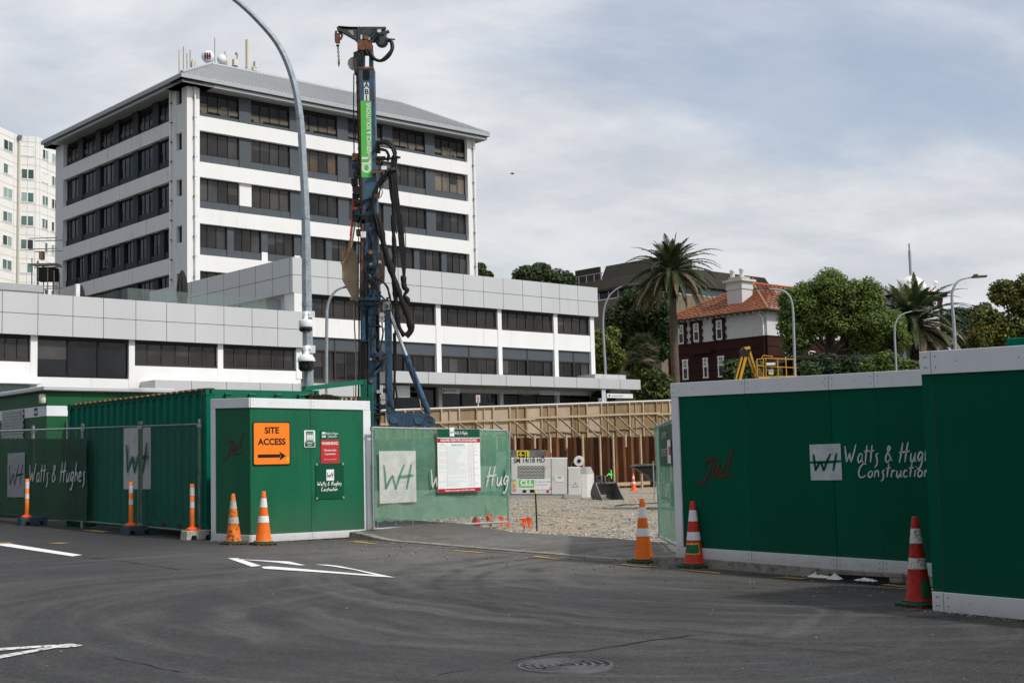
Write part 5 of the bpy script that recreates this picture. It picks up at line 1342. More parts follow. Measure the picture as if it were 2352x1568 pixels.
# left wing walls
pw_b = hzP(122.6,1448,.3)[1]
big_b = FP.hy(zx(545,1372), .3)[1]
wins = [(XL-4, FP.hy(zx(445,1000),.3)[0], pw_b), (FP.hy(zx(545,1000),.3)[0], FP.hy(zx(1880,1000),.3)[0], big_b), (FP.hy(zx(1965,1000),.3)[0], FP.hy(zk(942,1000),.3)[0], pw_b), (FP.hy(zk(1018,1000),.3)[0], FP.hy(zk(2060,1000),.3)[0], pw_b)]
for i, (a, b, zb_) in enumerate(wins):
    mb.box(a, b, .3, 1.0, 0, zb_, 'wall_white')
    nx_ = wins[i+1][0] if i < 3 else XR
    mb.box(b, nx_, .28, 1.0, 0, pB+.02, 'wall_white')
mb.box(XL-4, XR, 1.01, 16, 0, pB+.3, 'wall_cool')
mb.build('wall', tp)
mb = MB(); mb.box(XL-4, -.05, .9, 17, pB+.3, pT-.35, 'concrete'); mb.box(.5, WP-.3, 1.0, 18, gB+.3, gT-.25, 'concrete'); mb.build('roof_deck', tp)
br = ['glass_brown','glass_brown','glass_dark','glass_brown']
for i, (a, b, zb_) in enumerate(wins):
    zt_ = pB-.02
    if i == 1:
        mb = window(tp, rf, a, b, zb_, zt_, .5, 3, ['glass_black'], 'black', .12)
    else:
        mb = window(tp, rf, a, b, zb_, zt_, .5, 12 if i == 0 else 6, br, 'frame_brown', .09); mbx(mb, rf, a, b, .35, .5, zb_-.0, zb_+.14, 'frame_brown')
    mbx(mb, rf, a, b, .3, .52, zt_-.16, zt_+.05, 'black'); mb.build('window', tp)
for i in range(len(colx)-1):
    a, b = colx[i][1], colx[i+1][0]; n = 6 if i < len(colx)-2 else 4
    if i == 0: a += 0
    mb = window(tp, rf, a, b, u1b, gB-.02, .5, n, br, 'frame_brown', .09); mbx(mb, rf, a, b, .35, .52, u1b, u1b+.14, 'frame_brown'); mbx(mb, rf, a, b, .3, .52, gB-.2, gB+.05, 'black'); mb.build('window', tp)
    hm = l1t - (l1t-l1b)*.40
    mb = window(tp, rf, a, b, l1b-.6, hm, .55, n, ['glass_black','glass_dark'], 'frame_brown', .08)
    for k in range(2):
        s0, s1 = a+(b-a)*k/2, a+(b-a)*(k+1)/2; mbx(mb, rf, s0+.04, s1-.04, .45, .55, hm+.05, l1t, 'slate_pale')
        mbx(mb, rf, s0-.05, s0+.05, .42, .6, l1b-.6, l1t, 'frame_brown')
    mbx(mb, rf, a, b, .44, .6, hm-.03, hm+.05, 'frame_brown'); mb.build('window', tp)
a, b = 1.25, colx[0][0]
if b - a > 1:
    mb = window(tp, rf, a, b, u1b, gB-.02, .5, 4, br, 'frame_brown', .09); mbx(mb, rf, a, b, .3, .52, gB-.2, gB+.05, 'black'); mb.build('window', tp)
# dark room under the left return of the upper fascia
mb = MB(); mb.box(.7, .9, .8, yt, pT-.4, gB+.02, 'glass_dark'); mb.build('terrace_window', tp)
# canopies
CY = -2.6
cT, cB = FP.hy(zw(0,927), CY)[1], FP.hy(zw(0,1027), CY)[1]
cT2, cB2 = FP.hy(ft(2561.5,1518.6), CY)[1], FP.hy(ft(2563,1557.5), CY)[1]
cT, cB = (cT+cT2)/2, (cB+cB2)/2
cx0, cx1 = FP.hy(zw(0,980), CY)[0], FP.hy(ft(2562,1540), CY)[0]
jc = [FP.hy(zw(x,1000), CY)[0] for x in (243,472,695,908,1115,1317,1511,1700,1882)]
fascia('canopy', rf, cx0-.6, cx1, cB, cT, CY, 7.5, jc)
px0, px1 = FP.hy(zl3(408,1260), CY+1.2)[0], FP.hy(zl3(793,1270), CY+1.2)[0]; pzt = FP.hy(zl3(600,1247), CY+1.2)[1]
fascia('canopy_parapet', rf, px0, px1, cT+.002, pzt, CY+1.2, 3, [FP.hy(zl3(512,1260), CY+1.2)[0], FP.hy(zl3(707,1260), CY+1.2)[0]])
q0, q1 = FP.hy(zk(72,1400), -1.6)[0], FP.hy(zk(2112,1450), -1.6)[0]; qt = FP.hy(zk(1100,1382), -1.6)[1]
fascia('canopy', rf, q0, q1, qt-1.6, qt, -1.6, 1.85, [FP.hy(zk(x,1400), -1.6)[0] for x in (580,1068,1536,1985)])
zg_ = zoom(1250,850,600,1045)
r0, r1 = q1+.02, FP.hy(zg_(679,1240), -1.8)[0]; rt_, rb_ = FP.hy(zg_(600,1204), -1.8)[1], FP.hy(zg_(600,1286), -1.8)[1]
fascia('canopy', rf, r0, r1, rb_, rt_, -1.8, 2.0, [FP.hy(zg_(x,1240), -1.8)[0] for x in (285,480)])
mb = MB(); a0, z_ = FP.hy(zx(0,1475), .0); a1 = FP.hy(zx(445,1475), .0)[0]; mb.box(XL-4, a1, .1, .29, 0, z_, 'glass_tint'); mb.box(XL-4, a1+.5, -.6, .27, z_, z_+.06, 'pipe_white'); mb.build('shopfront', tp)
# ground floor under the right canopy
mb = MB(); GY = .6
mb.box(cx0-.6, xwR, GY+.3, GY+.6, 0, cB, 'glass_black')
for a, b in ((330,362),(855,885),(1342,1366),(1648,1672)): mb.box(FP.hy(zw(a,1180), GY)[0], FP.hy(zw(b,1180), GY)[0], GY, GY+.5, 0, cB-.02, 'wall_cool')
zl_ = FP.hy(zw(880,1120), GY)[1]; mb.box(FP.hy(zw(330,1100),GY)[0], xwR, GY+.05, GY+.4, zl_, cB-.01, 'wall_cool')
for x in (210,545,1030,1185,1505): s = FP.hy(zw(x,1180), GY)[0]; mb.box(s-.05, s+.05, GY+.22, GY+.3, 0, zl_, 'black')
a, b = FP.hy(zw(1370,1180), GY)[0], FP.hy(zw(1645,1180), GY)[0]; mb.box(a, b, GY+.24, GY+.29, 0, zl_-.25, 'slate')
a, b = FP.hy(zw(885,1150), GY)[0], FP.hy(zw(1330,1150), GY)[0]; mb.box(a, b, GY+.26, GY+.29, zl_-.9, zl_-.1, 'slate_pale')
mb.build('shopfront', tp)
# hanging shop signs
def hang_sign(label, a, b, txt, d, icon):
    x0, z1 = FP.hy(a, d); x1, z0 = FP.hy(b, d); w, h = x1-x0, z1-z0
    e = thing('hanging_sign', label, 'sign', FP.w(x0, d, z0), YAW, 'signs hanging under the canopy'); mb = MB(); mb.box(0,w,0,.12,0,h,'alu_panel'); mb.box(w,w+.1,-.01,.2,-.02,h+.02,'plastic_white'); mb.build('plate', e)
    mb = MB(); mb.tube([(w*.5,.06,h),(w*.5,.06,h+.5)], .03, 'galv', 6); mb.build('hanger', e)
    mb = MB(); mb.text(txt, h*.62, (w*.22,-.012,h*.52), X, Z, 'ink_grey', align='LEFT', sx=min(1.0, (w*.74)/(len(txt)*h*.33)), weight=.012 if icon == 0 else 0)
    if icon == 0: mb.poly([(w*.1,-.012,h*.2),(w*.17,-.012,h*.5),(w*.1,-.012,h*.8),(w*.03,-.012,h*.5)], 'joint')
    else: mb.lathe([(h*.2,0),(h*.1,.004)], 'slate', 12, (w*.1,-.012,h*.5), ((1,0,0),(0,0,1),(0,-1,0)))
    mb.build('lettering', e)
hang_sign('grey hanging shop sign with a dark diamond, nearest the drilling rig arm', zw(362,1075), zw(503,1120), 'BAYWIDE', -1.3, 0)
hang_sign('grey hanging shop sign under the middle of the canopy', zw(1196,1095), zw(1360,1133), 'perpetual guardian', -1.3, 1)
e = FP.thing('tower_sign', 'x', 'sign')
bpy.data.objects.remove(e)
a, b = FP.hy(zw(1772,1118), -3.2), FP.hy(zw(1992,1160), -3.2); e = thing('shop_sign', 'pale shop name board standing beyond the end of the canopy', 'sign', FP.w(a[0], -3.2, b[1]), YAW); w, h = b[0]-a[0], a[1]-b[1]
mb = MB(); mb.box(0,w,0,.1,0,h,'plastic_white'); mb.build('plate', e); mb = MB(); mb.box(-.25,-.05,0,.1,-5,h,'galv'); mb.build('post', e)
mb = MB(); mb.text('perpetual guardian', h*.6, (w*.16,-.012,h*.52), X, Z, 'ink_grey', align='LEFT', sx=.86); mb.lathe([(h*.26,0),(h*.1,.004)], 'slate', 12, (w*.08,-.012,h*.5), ((1,0,0),(0,0,1),(0,-1,0))); mb.build('lettering', e)
# glass rail and parasols of the roof terrace
RY = 2.2
zr8 = zoom(200,900,600,2352)
gx0, gz1 = FP.hy(zr8(1220,985), RY); gx1, _ = FP.hy(zk(1965,245), RY); gz0 = pT-.4
for k in range(5):
    e = None
    a, b = gx0+(gx1-gx0)*k/5, gx0+(gx1-gx0)*(k+1)/5; mb = MB(); mb.box(a+.02, b-.02, RY, RY+.02, gz0, gz1, 'glass_rail'); mb.build('glass_rail', tp)
for k in range(3):
    a, b = RY+4.2*k+.05, RY+4.2*(k+1); mb = MB(); mb.box(gx0-.01, gx0+.01, a, b, gz0, gz1, 'glass_rail'); mb.build('glass_rail', tp)
def parasol(label, uvt, d, hgt, r):
    x, z = FP.hy(uvt, d); e = thing('closed_parasol', label, 'parasol', FP.w(x, d, z-hgt), YAW, 'closed parasols on the terrace'); mb = MB()
    prof = []
    vs = []
    n = 16
    for z_, rr in ((hgt,.02),(hgt-.06,r*.35),(hgt*.88,r*.75),(hgt*.78,r*.95),(hgt*.6,r*1.05),(hgt*.5,r*.8),(hgt*.42,r*1.0)):
        for j in range(n): a = 2*PI*j/n; q = rr*(1+(.16 if j % 2 else -.12)*(z_ < hgt*.95)); vs.append((q*math.cos(a), q*math.sin(a), z_))
    mb.add(vs, [(i*n+j, i*n+(j+1)%n, (i+1)*n+(j+1)%n, (i+1)*n+j) for i in range(6) for j in range(n)], 'dark_cloth'); mb.build('canopy', e)
    mb = MB(); mb.tube([(0,0,0),(0,0,hgt*.6)], .035, 'pipe_white', 8); mb.build('pole', e)
parasol('small dark closed parasol on the terrace in front of the tower base', zx(1185,35), 6.0, 3.2, .22)
parasol('large dark closed parasol behind the glass rail of the terrace', zr8(2075,705), 4.5, 4.0, .30)
parasol('dark parasol top just showing above the terrace edge', zk(1252,312), 3.5, 2.9, .22)
mb = MB(); x, z = FP.hy(zx(1140,20), 5.5); mb.box(x-.12,x+.12,5.5,5.7,pT-.5,z,'pipe_white'); mb.build('vent_pipe', tp)
mb = MB(); x, z = FP.hy(zx(300,20), 9); x2 = FP.hy(zx(612,50), 9)[0]; mb.box(XL-3, x2, 9, 14, pT-.4, z, 'alu_panel')
for k in range(26): s = XL-3 + (x2-XL+3)*k/26; mb.box(s, s+.05, 8.97, 9, pT-.4, z-.5, 'gutter_metal')
mb.box(XL-3.05, x2+.05, 8.9, 14, z-.45, z, 'gutter_metal'); mb.build('plant_screen', tp)

# ------------------------------------------------------------------ apartment block far left
YA = 165.0
zA = zoom(0,300,1000,1568)
pa = [pt(-60, YA-9, 0), pt(33, YA, 0), pt(79, YA+1.0, 0), pt(127, YA+6, 0)]
ta = thing('apartment_block', 'cream tiled apartment block with paired green windows at the left edge', 'building', pa[1])
top = P(*zA(150,378), YA).z; lo = lambda p: Vector((p.x-pa[1].x, p.y-pa[1].y, 0))
mb = MB(); q = [lo(p) for p in pa] + [lo(pa[3]) + Vector((-5,25,0)), lo(pa[0]) + Vector((-5,25,0))]
mb.prism([(p.x, p.y) for p in q], 0, top, 'cream_wall', lambda p, q_, a: (p, q_, a)); mb.build('wall', ta)
M('green_glass', (.10,.17,.15), .15, var=.5, scale=.4); M('blind_green', (.30,.40,.36), .5, var=.1)
jm = MB()
for fi, (a, b, ws) in enumerate(((pa[0], pa[1], ((.12,.34),(.62,.86))), (pa[1], pa[2], ((.18,.84),)), (pa[2], pa[3], ((.24,.52),(.70,.98))))):
    d = (b-a); d.z = 0; L_ = d.length; d.normalize(); n = Vector((d.y,-d.x,0)); ang = math.atan2(d.y,d.x); a0 = lo(a)
    for r in range(11):
        zt_ = P(*zA(150,440), YA).z - r*(P(*zA(150,440), YA).z - P(*zA(150,586), YA).z); 
        h_ = 3.1*.62 if True else 0
        h_ = (P(*zA(150,440), YA).z - P(*zA(150,586), YA).z)*.42
        if zt_ - h_ < 0: continue
        for w0, w1 in ws:
            mb = MB()
            for k in range(2):
                s0, s1 = L_*(w0+(w1-w0)*k/2), L_*(w0+(w1-w0)*(k+1)/2); c0_ = a0+d*s0+n*.02; c1_ = a0+d*s1+n*.02
                mb.poly([(c0_.x,c0_.y,zt_-h_),(c1_.x,c1_.y,zt_-h_),(c1_.x,c1_.y,zt_),(c0_.x,c0_.y,zt_)], rng.choice(('green_glass','green_glass','blind_green','cream_wall','glass_dark')))
            for s in (w0,(w0+w1)/2,w1): c = a0+d*(L_*s)+n*.03; mb.obox((c.x,c.y,zt_-h_/2), d*.06, n*.03, (0,0,h_/2), 'pipe_white')
            for z in (zt_, zt_-h_): c = a0+d*(L_*(w0+w1)/2)+n*.03; mb.obox((c.x,c.y,z), d*(L_*(w1-w0)/2), n*.03, (0,0,.05), 'pipe_white')
            mb.build('window', ta)
        for zj in (zt_+.55, zt_-h_-.25): c = a0+d*(L_/2)+n*.004; jm.obox((c.x,c.y,zj), d*(L_/2-.05), n*.006, (0,0,.02), 'concrete_pale')
    for s in (.12,.5,.9): c = a0+d*(L_*s)+n*.002; jm.obox((c.x,c.y,top/2), d*.02, n*.006, (0,0,top/2-.1), 'concrete_pale')
jm.build('panel_joint', ta)
mb = MB(); c = lo(pa[1]) + Vector((.35,-.25,0)); mb.tube([(c.x,c.y,0),(c.x,c.y,top-.6)], .12, 'antenna_cream', 8); mb.lathe([(.12,-.6),(.3,-.1),(.3,.1)], 'concrete', 10, (c.x,c.y,top-.2)); mb.build('downpipe', ta)
# scaffold beside it
sp = P(*zA(200,1300), 120); t = thing('scaffold', 'steel scaffold with planks beside the apartment block', 'scaffold', (sp.x, sp.y, 0))
mb = MB(); W0 = [P(*zA(x,1200), 120).x - sp.x for x in (200,240,262,300,340)]
zz0, zz1 = P(*zA(200,1370), 120).z, P(*zA(200,1150), 120).z
for i, x in enumerate(W0):
    for y in (0, 1.4): mb.tube([(x,y,0),(x,y,zz1 - (.0 if i != 2 else 2.5) - i*.3)], .05, 'galv', 6)
for z in (zz0+.6, zz0+2.6, zz0+4.1, zz0+5.1):
    for y in (0, 1.4): mb.tube([(W0[0]-.3,y,z),(W0[-1]+.3,y,z+.02)], .045, 'galv', 6)
mb.build('tube_frame', t); mb = MB(); mb.box(W0[0]-.2, W0[-1]+.2, 0, 1.4, zz0+2.7, zz0+2.78, 'timber'); mb.box(W0[1], W0[2], .1, .8, zz0+3.2, zz0+3.9, 'timber'); mb.box(W0[0]+.4, W0[-1], .1, 1.3, zz0+1.2, zz0+2.4, 'timber_dark'); mb.build('deck', t)
# ------------------------------------------------------------------ the yard: back wall, drilling rig, small things
M('ply_a', (.27,.20,.12), .85, var=.18, scale=1.2, stretch=(1,1,.25), col2=(.19,.13,.065), thr=(.5,.7))
M('ply_b', (.40,.33,.235), .85, var=.15, scale=1.2, stretch=(1,1,.25), col2=(.44,.34,.23), thr=(.5,.7))
M('ply_c', (.20,.15,.08), .85, var=.18, scale=1.2, stretch=(1,1,.25), col2=(.28,.20,.095), thr=(.5,.7))
M('ply_d', (.37,.29,.22), .85, var=.15, scale=1.2, stretch=(1,1,.25))
M('batten', (.24,.165,.09), .85, var=.25, scale=3); M('batten_pale', (.40,.31,.21), .85, var=.15, scale=3)
M('rust', (.105,.047,.022), .9, var=.5, scale=1.1, stretch=(3,3,.22), col2=(.26,.10,.035), thr=(.5,.68), cscale=2.0)
M('rust_dark', (.06,.025,.014), .85, var=.4, scale=1.4, stretch=(3,3,.3), col2=(.09,.035,.016), thr=(.52,.7))
M('rust_pale', (.16,.075,.034), .9, var=.4, scale=1.4, stretch=(3,3,.3), col2=(.08,.04,.02), thr=(.5,.65))
M('spray_green', (.12,.8,.15), .6)
M('rig_blue', (.038,.09,.155), .5, var=.3, scale=2.5, col2=(.03,.03,.03), thr=(.48,.62), cscale=5, stretch=(1,1,.5))
M('rig_blue_dark', (.018,.055,.11), .5, var=.25, scale=3, col2=(.012,.015,.018), thr=(.5,.62), cscale=6)
M('rig_worn', (.055,.11,.165), .55, var=.28, scale=3, col2=(.11,.06,.03), thr=(.53,.66), cscale=5, stretch=(1,1,.4))
M('rig_grey', (.055,.075,.08), .5, var=.25, scale=4, col2=(.20,.09,.04), thr=(.58,.68), cscale=7)
M('hose', (.012,.012,.013), .5, var=.3, scale=8, spec=.3)
M('sleeve', (.016,.015,.014), .75, var=.4, scale=9, bump=.9, bscale=9)
M('chrome', (.7,.72,.74), .16, .9, var=.03)
M('tan_plate', (.33,.25,.17), .85, var=.15, scale=2, col2=(.13,.075,.04), thr=(.6,.7), cscale=5)
M('rust_steel', (.22,.10,.05), .85, var=.45, scale=6, col2=(.07,.05,.04), thr=(.5,.65))
M('mach_white', (.60,.60,.57), .45, var=.06, scale=1.5, col2=(.40,.38,.33), thr=(.60,.74), cscale=2.4)
M('mach_grey', (.36,.36,.34), .5, var=.1, scale=1.5, col2=(.22,.2,.17), thr=(.58,.72))
M('bucket_grey', (.14,.14,.135), .6, .3, var=.3, scale=4, col2=(.22,.20,.17), thr=(.5,.65))
M('decal_green', (.12,.55,.10), .4, var=.03); M('sign_yellow', (.75,.6,.03), .5); M('sign_blue', (.02,.14,.45), .4)
M('lift_yellow', (.58,.32,.03), .45, var=.08, scale=5)
zc3 = zt3
# plywood hoarding on the sheet piles, along the street behind
oW = pt(1000, 69, 0); FW = Fr((oW.x, oW.y, 0))
def wz(x, y, d=0.0): return FW.hy(zc3(x, y), d)
xwa, xwb = FW.hy((700, 940))[0], FW.hy((1640, 920))[0] + 22
ta_, tb_ = wz(200, 281), wz(2170, 212); ba_, bb_ = wz(780, 530), wz(2010, 515)
def lin(a, b): return lambda x: a[1] + (b[1]-a[1])*(x-a[0])/(b[0]-a[0])
topz, botz = lin(ta_, tb_), lin(ba_, bb_)
railz = lin(wz(200,390), wz(2170,318)); midz = lin(wz(780,460), wz(1990,408))
t = FW.thing('plywood_hoarding', 'tall bare plywood hoarding with timber studs and braces at the back of the yard', 'hoarding')
n = int((xwb-xwa)/1.2); pl = ['ply_a','ply_b','ply_c','ply_d','ply_b','ply_a','ply_c']
mb = MB()
for k in range(n):
    a = xwa+1.2*k; b = a+1.2; m = pl[(k*3+k//4) % 7]
    mb.add([(a,.0,botz(a)-.35),(b,.0,botz(b)-.35),(b,.0,topz(b)-.04),(a,.0,topz(a)-.04),(a,.03,botz(a)-.35),(b,.03,botz(b)-.35),(b,.03,topz(b)-.04),(a,.03,topz(a)-.04)], [(0,1,2,3),(5,4,7,6),(0,4,5,1),(1,5,6,2),(2,6,7,3),(3,7,4,0)], m)
mb.build('panel', t)
mb = MB(); mb.add([(xwa,.04,topz(xwa)-.3),(xwb,.04,topz(xwb)-.3),(xwb,.04,topz(xwb)+.06),(xwa,.04,topz(xwa)+.06),(xwa,-.02,topz(xwa)+.06),(xwb,-.02,topz(xwb)+.06),(xwa,-.02,topz(xwa)),(xwb,-.02,topz(xwb))], [(1,0,3,2),(3,4,5,2),(4,6,7,5)], 'trim_white'); mb.build('cap', t)
rng2 = random.Random(8)
for k in range(n+1):
    a = xwa+1.2*k; mb = MB()
    mb.box(a-.05, a+.05, -.10, -.005, botz(a)-.3, topz(a)-.02, 'batten_pale' if k % 3 else 'batten')
    if k < n: mb.beam((a+.05,-.05,topz(a)-.05),(a+1.15,-.05,topz(a+1.2)-.05), .1, .05, 'batten'); mb.beam((a+.05,-.05,midz(a)-.2),(a+1.15,-.05,midz(a)-.2+rng2.uniform(-.1,.1)), .09, .05, 'batten')
    if k % 2: mb.box(a+.52, a+.57, -.08, -.005, botz(a)-.3, topz(a)-.06, 'batten_pale')
    mb.build('stud', t)
x = xwa
while x < xwb-.5:
    b = min(xwb, x+rng2.uniform(4.2,5.4)); dz = rng2.uniform(-.05,.05); mb = MB(); mb.beam((x-.1,-.13,railz(x)+dz),(b+.1,-.135,railz(b)+dz), .05, .11, 'batten_pale'); mb.build('rail', t); x = b
xb_ = [wz(q,440)[0] for q in (370,508,660,825,955,1090,1225,1370,1480,1585,1710,1840,1950,2065)]
for k, a in enumerate([xb_[0]-2.6, xb_[0]-1.3] + xb_):
    mb = MB(); p0 = (a, -.16, railz(a)-.12); p1 = (a+.05, -1.75, botz(a)-.05)
    mb.beam(p0, p1, .05, .11, 'batten_pale'); ln = rng2.choice((.55, 3.4, .55, 3.4, .6))
    mb.beam((p1[0]+.06,p1[1],p1[2]+.18),(p1[0]+.06,p1[1],p1[2]-ln), .11, .08, 'batten_pale'); mb.build('brace', t)
t = FW.thing('sheet_pile_wall', 'rusty interlocking steel sheet pile wall below the plywood hoarding', 'retaining wall')
mb = MB(); p_ = 1.3; k = 0; yo = -.45
mm = ['rust','rust_dark','rust','rust_pale','rust_dark','rust']
x = xwa
while x < xwb:
    z1 = botz(x) + .02*((k*7) % 3); zz = -1.6; prof = [(0,0),(.20,0),(.34,.32),(.54,.32),(.68,0)]
    for i in range(4):
        (s0, d0), (s1, d1) = prof[i], prof[i+1]
        mb.poly([(x+s0,yo+d0,zz),(x+s1,yo+d1,zz),(x+s1,yo+d1,z1),(x+s0,yo+d0,z1)], mm[(k*4+i*2+(k//3)) % 6])
    x += .68; k += 1
mb.build('pile', t)
xg_, zg1_ = FW.hy(zc3(1640,790), -.5); mb = MB(); c_ = FW.hy(zc3(1645,860), -.5)
sy_ = zg1_-c_[1]; mb.stroke([(.3,1),(.34,.5),(.32,-.1)], .09, (xg_,-.52,c_[1]), (.6,0,0), Z*sy_, 'spray_green'); mb.stroke([(-.3,.25),(.0,.5),(.3,.32),(.5,.4)], .09, (xg_,-.52,c_[1]), (.6,0,0), Z*sy_, 'spray_green'); mb.build('spray_mark', t)
a, b = FW.hy(zc3(1710,912), -1.0), FW.hy(zc3(1985,900), -1.0); t = FW.thing('timber_plank', 'long pale timber plank lying along the foot of the sheet piles', 'plank'); mb = MB(); mb.beam((a[0],-1.0,a[1]),(b[0],-1.0,b[1]), .08, .2, 'batten_pale'); mb.build('plank', t)

# the street behind stands higher: the sheet piles hold it up
def up_fn(a, b):
    x = xwa-6 + (xwb-xwa+46)*a; y = .06 + 170*b**1.8
    e = max(0, min(1, y/46)); e = e*e*(3-2*e); p = FW.w(x, y, 0)
    return (p.x, p.y, 2.35 + 3.3*e)
sheet('upper_street', up_fn, 40, 40, 'earth')
# street signs behind
def post_sign(label, a, b, Y, draw, topv=None):
    p0, p1 = P(*a, Y), P(*b, Y); w, h = p1.x-p0.x, p0.z-p1.z; g = 2.0
    e = thing('street_sign', label, 'sign', (p0.x, Y, p1.z)); mb = MB(); mb.box(0,w,0,.03,0,h,'sign_white'); mb.build('plate', e); mb = MB(); mb.tube([(w/2,.06,h),(w/2,.06,-3.5)], .04, 'pipe_white', 8); mb.build('post', e)
    mb = MB(); draw(mb, w, h); mb.build('picture', e)
def d_bus(mb, w, h):
    mb.lathe([(w*.3,0),(w*.22,.001)], 'sign_red', 16, (w*.5,-.004,h*.80), ((1,0,0),(0,0,1),(0,-1,0)), cap=False); plate(mb, w, h, .25, .75, .42, .62, 'sign_red', -.004); plate(mb, w, h, .32, .68, .52, .58, 'sign_white', -.006)
    plate(mb, w, h, .3, .4, .38, .42, 'sign_red', -.004); plate(mb, w, h, .6, .7, .38, .42, 'sign_red', -.004); plate(mb, w, h, .2, .8, .2, .27, 'sign_red', -.004); plate(mb, w, h, .2, .8, .08, .15, 'sign_red', -.004)
def d_park(mb, w, h):
    plate(mb, w, h, .06, .94, .3, .97, 'sign_blue', -.004); mb.text('P', h*.6, (w*.55,-.006,h*.64), X, Z, 'sign_white', weight=.02); plate(mb, w, h, .06, .94, .04, .24, 'sign_blue', -.004)
post_sign('small white and red no stopping sign peeping over the plywood hoarding', zw(649,1132), zw(686,1197), 84, d_bus)
post_sign('small blue parking sign peeping over the plywood hoarding', zw(1696,1160), zw(1726,1196), 86, d_park)
q = P(*zw(1741,1090), 90); e = thing('white_post', 'plain white post between the blue sign and the end shop board', 'post', (q.x, 90, 2)); mb = MB(); mb.box(-.13,.13,-.06,.06,0,q.z-2,'pipe_white'); mb.box(-.15,.15,-.08,.08,q.z-2,q.z-1.94,'galv'); mb.build('post', e)

# ------------------------------------------------------------------ drilling rig
YR = 56.0
oR = pt(1100, YR, 0); FR = Fr((oR.x, YR, site_h(oR.x, YR)), 0)
rig = FR.thing('drilling_rig', 'tall blue leader drilling rig with black hoses and a white engine body', 'drilling rig')
zA1, zA2 = zoom(1200,50,600,1045), zoom(1250,850,600,1045)
def r1(x, y, d=0.0): a, b = FR.hy(zA1(x, y), d); return Vector((a, d, b))
def r2(x, y, d=0.0): a, b = FR.hy(zA2(x, y), d); return Vector((a, d, b))
def r3(x, y, d=0.0): a, b = FR.hy(zc3(x, y), d); return Vector((a, d, b))
def plate3(mb, fn, pts, d0, d1, m):
    q = [fn(x, y, 0) for x, y in pts]; p2 = [(p.x, p.z) for p in q][::-1]
    mb.prism(p2, d0, d1, m, lambda a, b, c: (a, c, b))
def col(mb, fn, x0, x1, ya, yb, d0, d1, m, x2=None, x3=None): plate3(mb, fn, [(x0,ya),(x1,ya),(x3 if x3 else x1,yb),(x2 if x2 else x0,yb)], d0, d1, m)
mb = MB()   # leader box
tl, tr_ = r1(417,405), r1(519,405); bl, br_ = r2(375,600), r2(470,600)
q = lambda p, d: Vector((p.x, d, p.z))
D0, D1 = -.35, .35
mb.add([q(tl,D0),q(tr_,D0),q(tr_,D1),q(tl,D1),q(bl,D0),q(br_,D0),q(br_,D1),q(bl,D1)], [(0,1,2,3),(4,7,6,5),(0,4,5,1),(1,5,6,2),(2,6,7,3),(3,7,4,0)], 'rig_worn')
mb.build('leader', rig)
mb = MB()   # guide rail with bolts on the left
for x0, x1, m, d0, d1 in ((393,404,'steel_dark',-.2,.3),(404,415,'rust_steel',-.3,.3)):
    a, b, c, d_ = r1(x0,415), r1(x1,415), r2(x1-1250*0-398+332,600), None
    dx = bl.x-tl.x
    mb.add([q(a,d0),q(b,d0),q(b,d1),q(a,d1)] + [Vector((p.x+dx, dd, bl.z)) for p, dd in ((a,d0),(b,d0),(b,d1),(a,d1))], [(0,1,2,3),(0,4,5,1),(1,5,6,2),(2,6,7,3),(3,7,4,0),(4,7,6,5)], m)
for k in range(24):
    f = (k+.5)/24; p = tl.lerp(bl, f) - Vector((.1,0,0)); mb.box(p.x-.05, p.x+.03, -.33, -.2, p.z-.04, p.z+.04, 'steel_dark'); mb.box(tr_.x+(br_.x-tr_.x)*f-.02, tr_.x+(br_.x-tr_.x)*f+.02, -.37,-.3, p.z-.2, p.z+.1, 'rust_steel') if k % 3 == 0 else None
mb.build('guide_rail', rig)
mb = MB(); plate3(mb, r1, [(452,420),(484,420),(491,428),(491,480),(484,488),(452,488),(445,480),(445,428)], D0-.01, D0-.005, 'black'); mb.build('opening', rig)
mb = MB(); plate3(mb, r1, [(451,507),(487,507),(489,635),(453,635)], D0-.012, D0-.004, 'sign_white')
for ch, y in (('A',528),('B',572),('I',614)): c = r1(470, y); mb.text(ch, .32, (c.x, D0-.016, c.z), X, Z, 'rig_grey', weight=.03)
mb.build('maker_plate', rig)
mb = MB(); plate3(mb, r1, [(434,632),(498,632),(503,640),(508,1155),(502,1163),(440,1163),(435,1155),(429,640)], D0-.012, D0-.004, 'decal_green'); mb.build('name_banner', rig)
mb = MB(); c = r1(487, 822); mb.text('SERVICE & SOLUTIONS', .255, (c.x, D0-.016, c.z), Z, -X, 'sign_white', weight=.03, sx=.86)
c = r1(472, 1066); mb.text('CLL', .50, (c.x, D0-.016, c.z), Z*1.0, -X, 'sign_white', weight=.05, sx=.98); mb.build('lettering', rig)
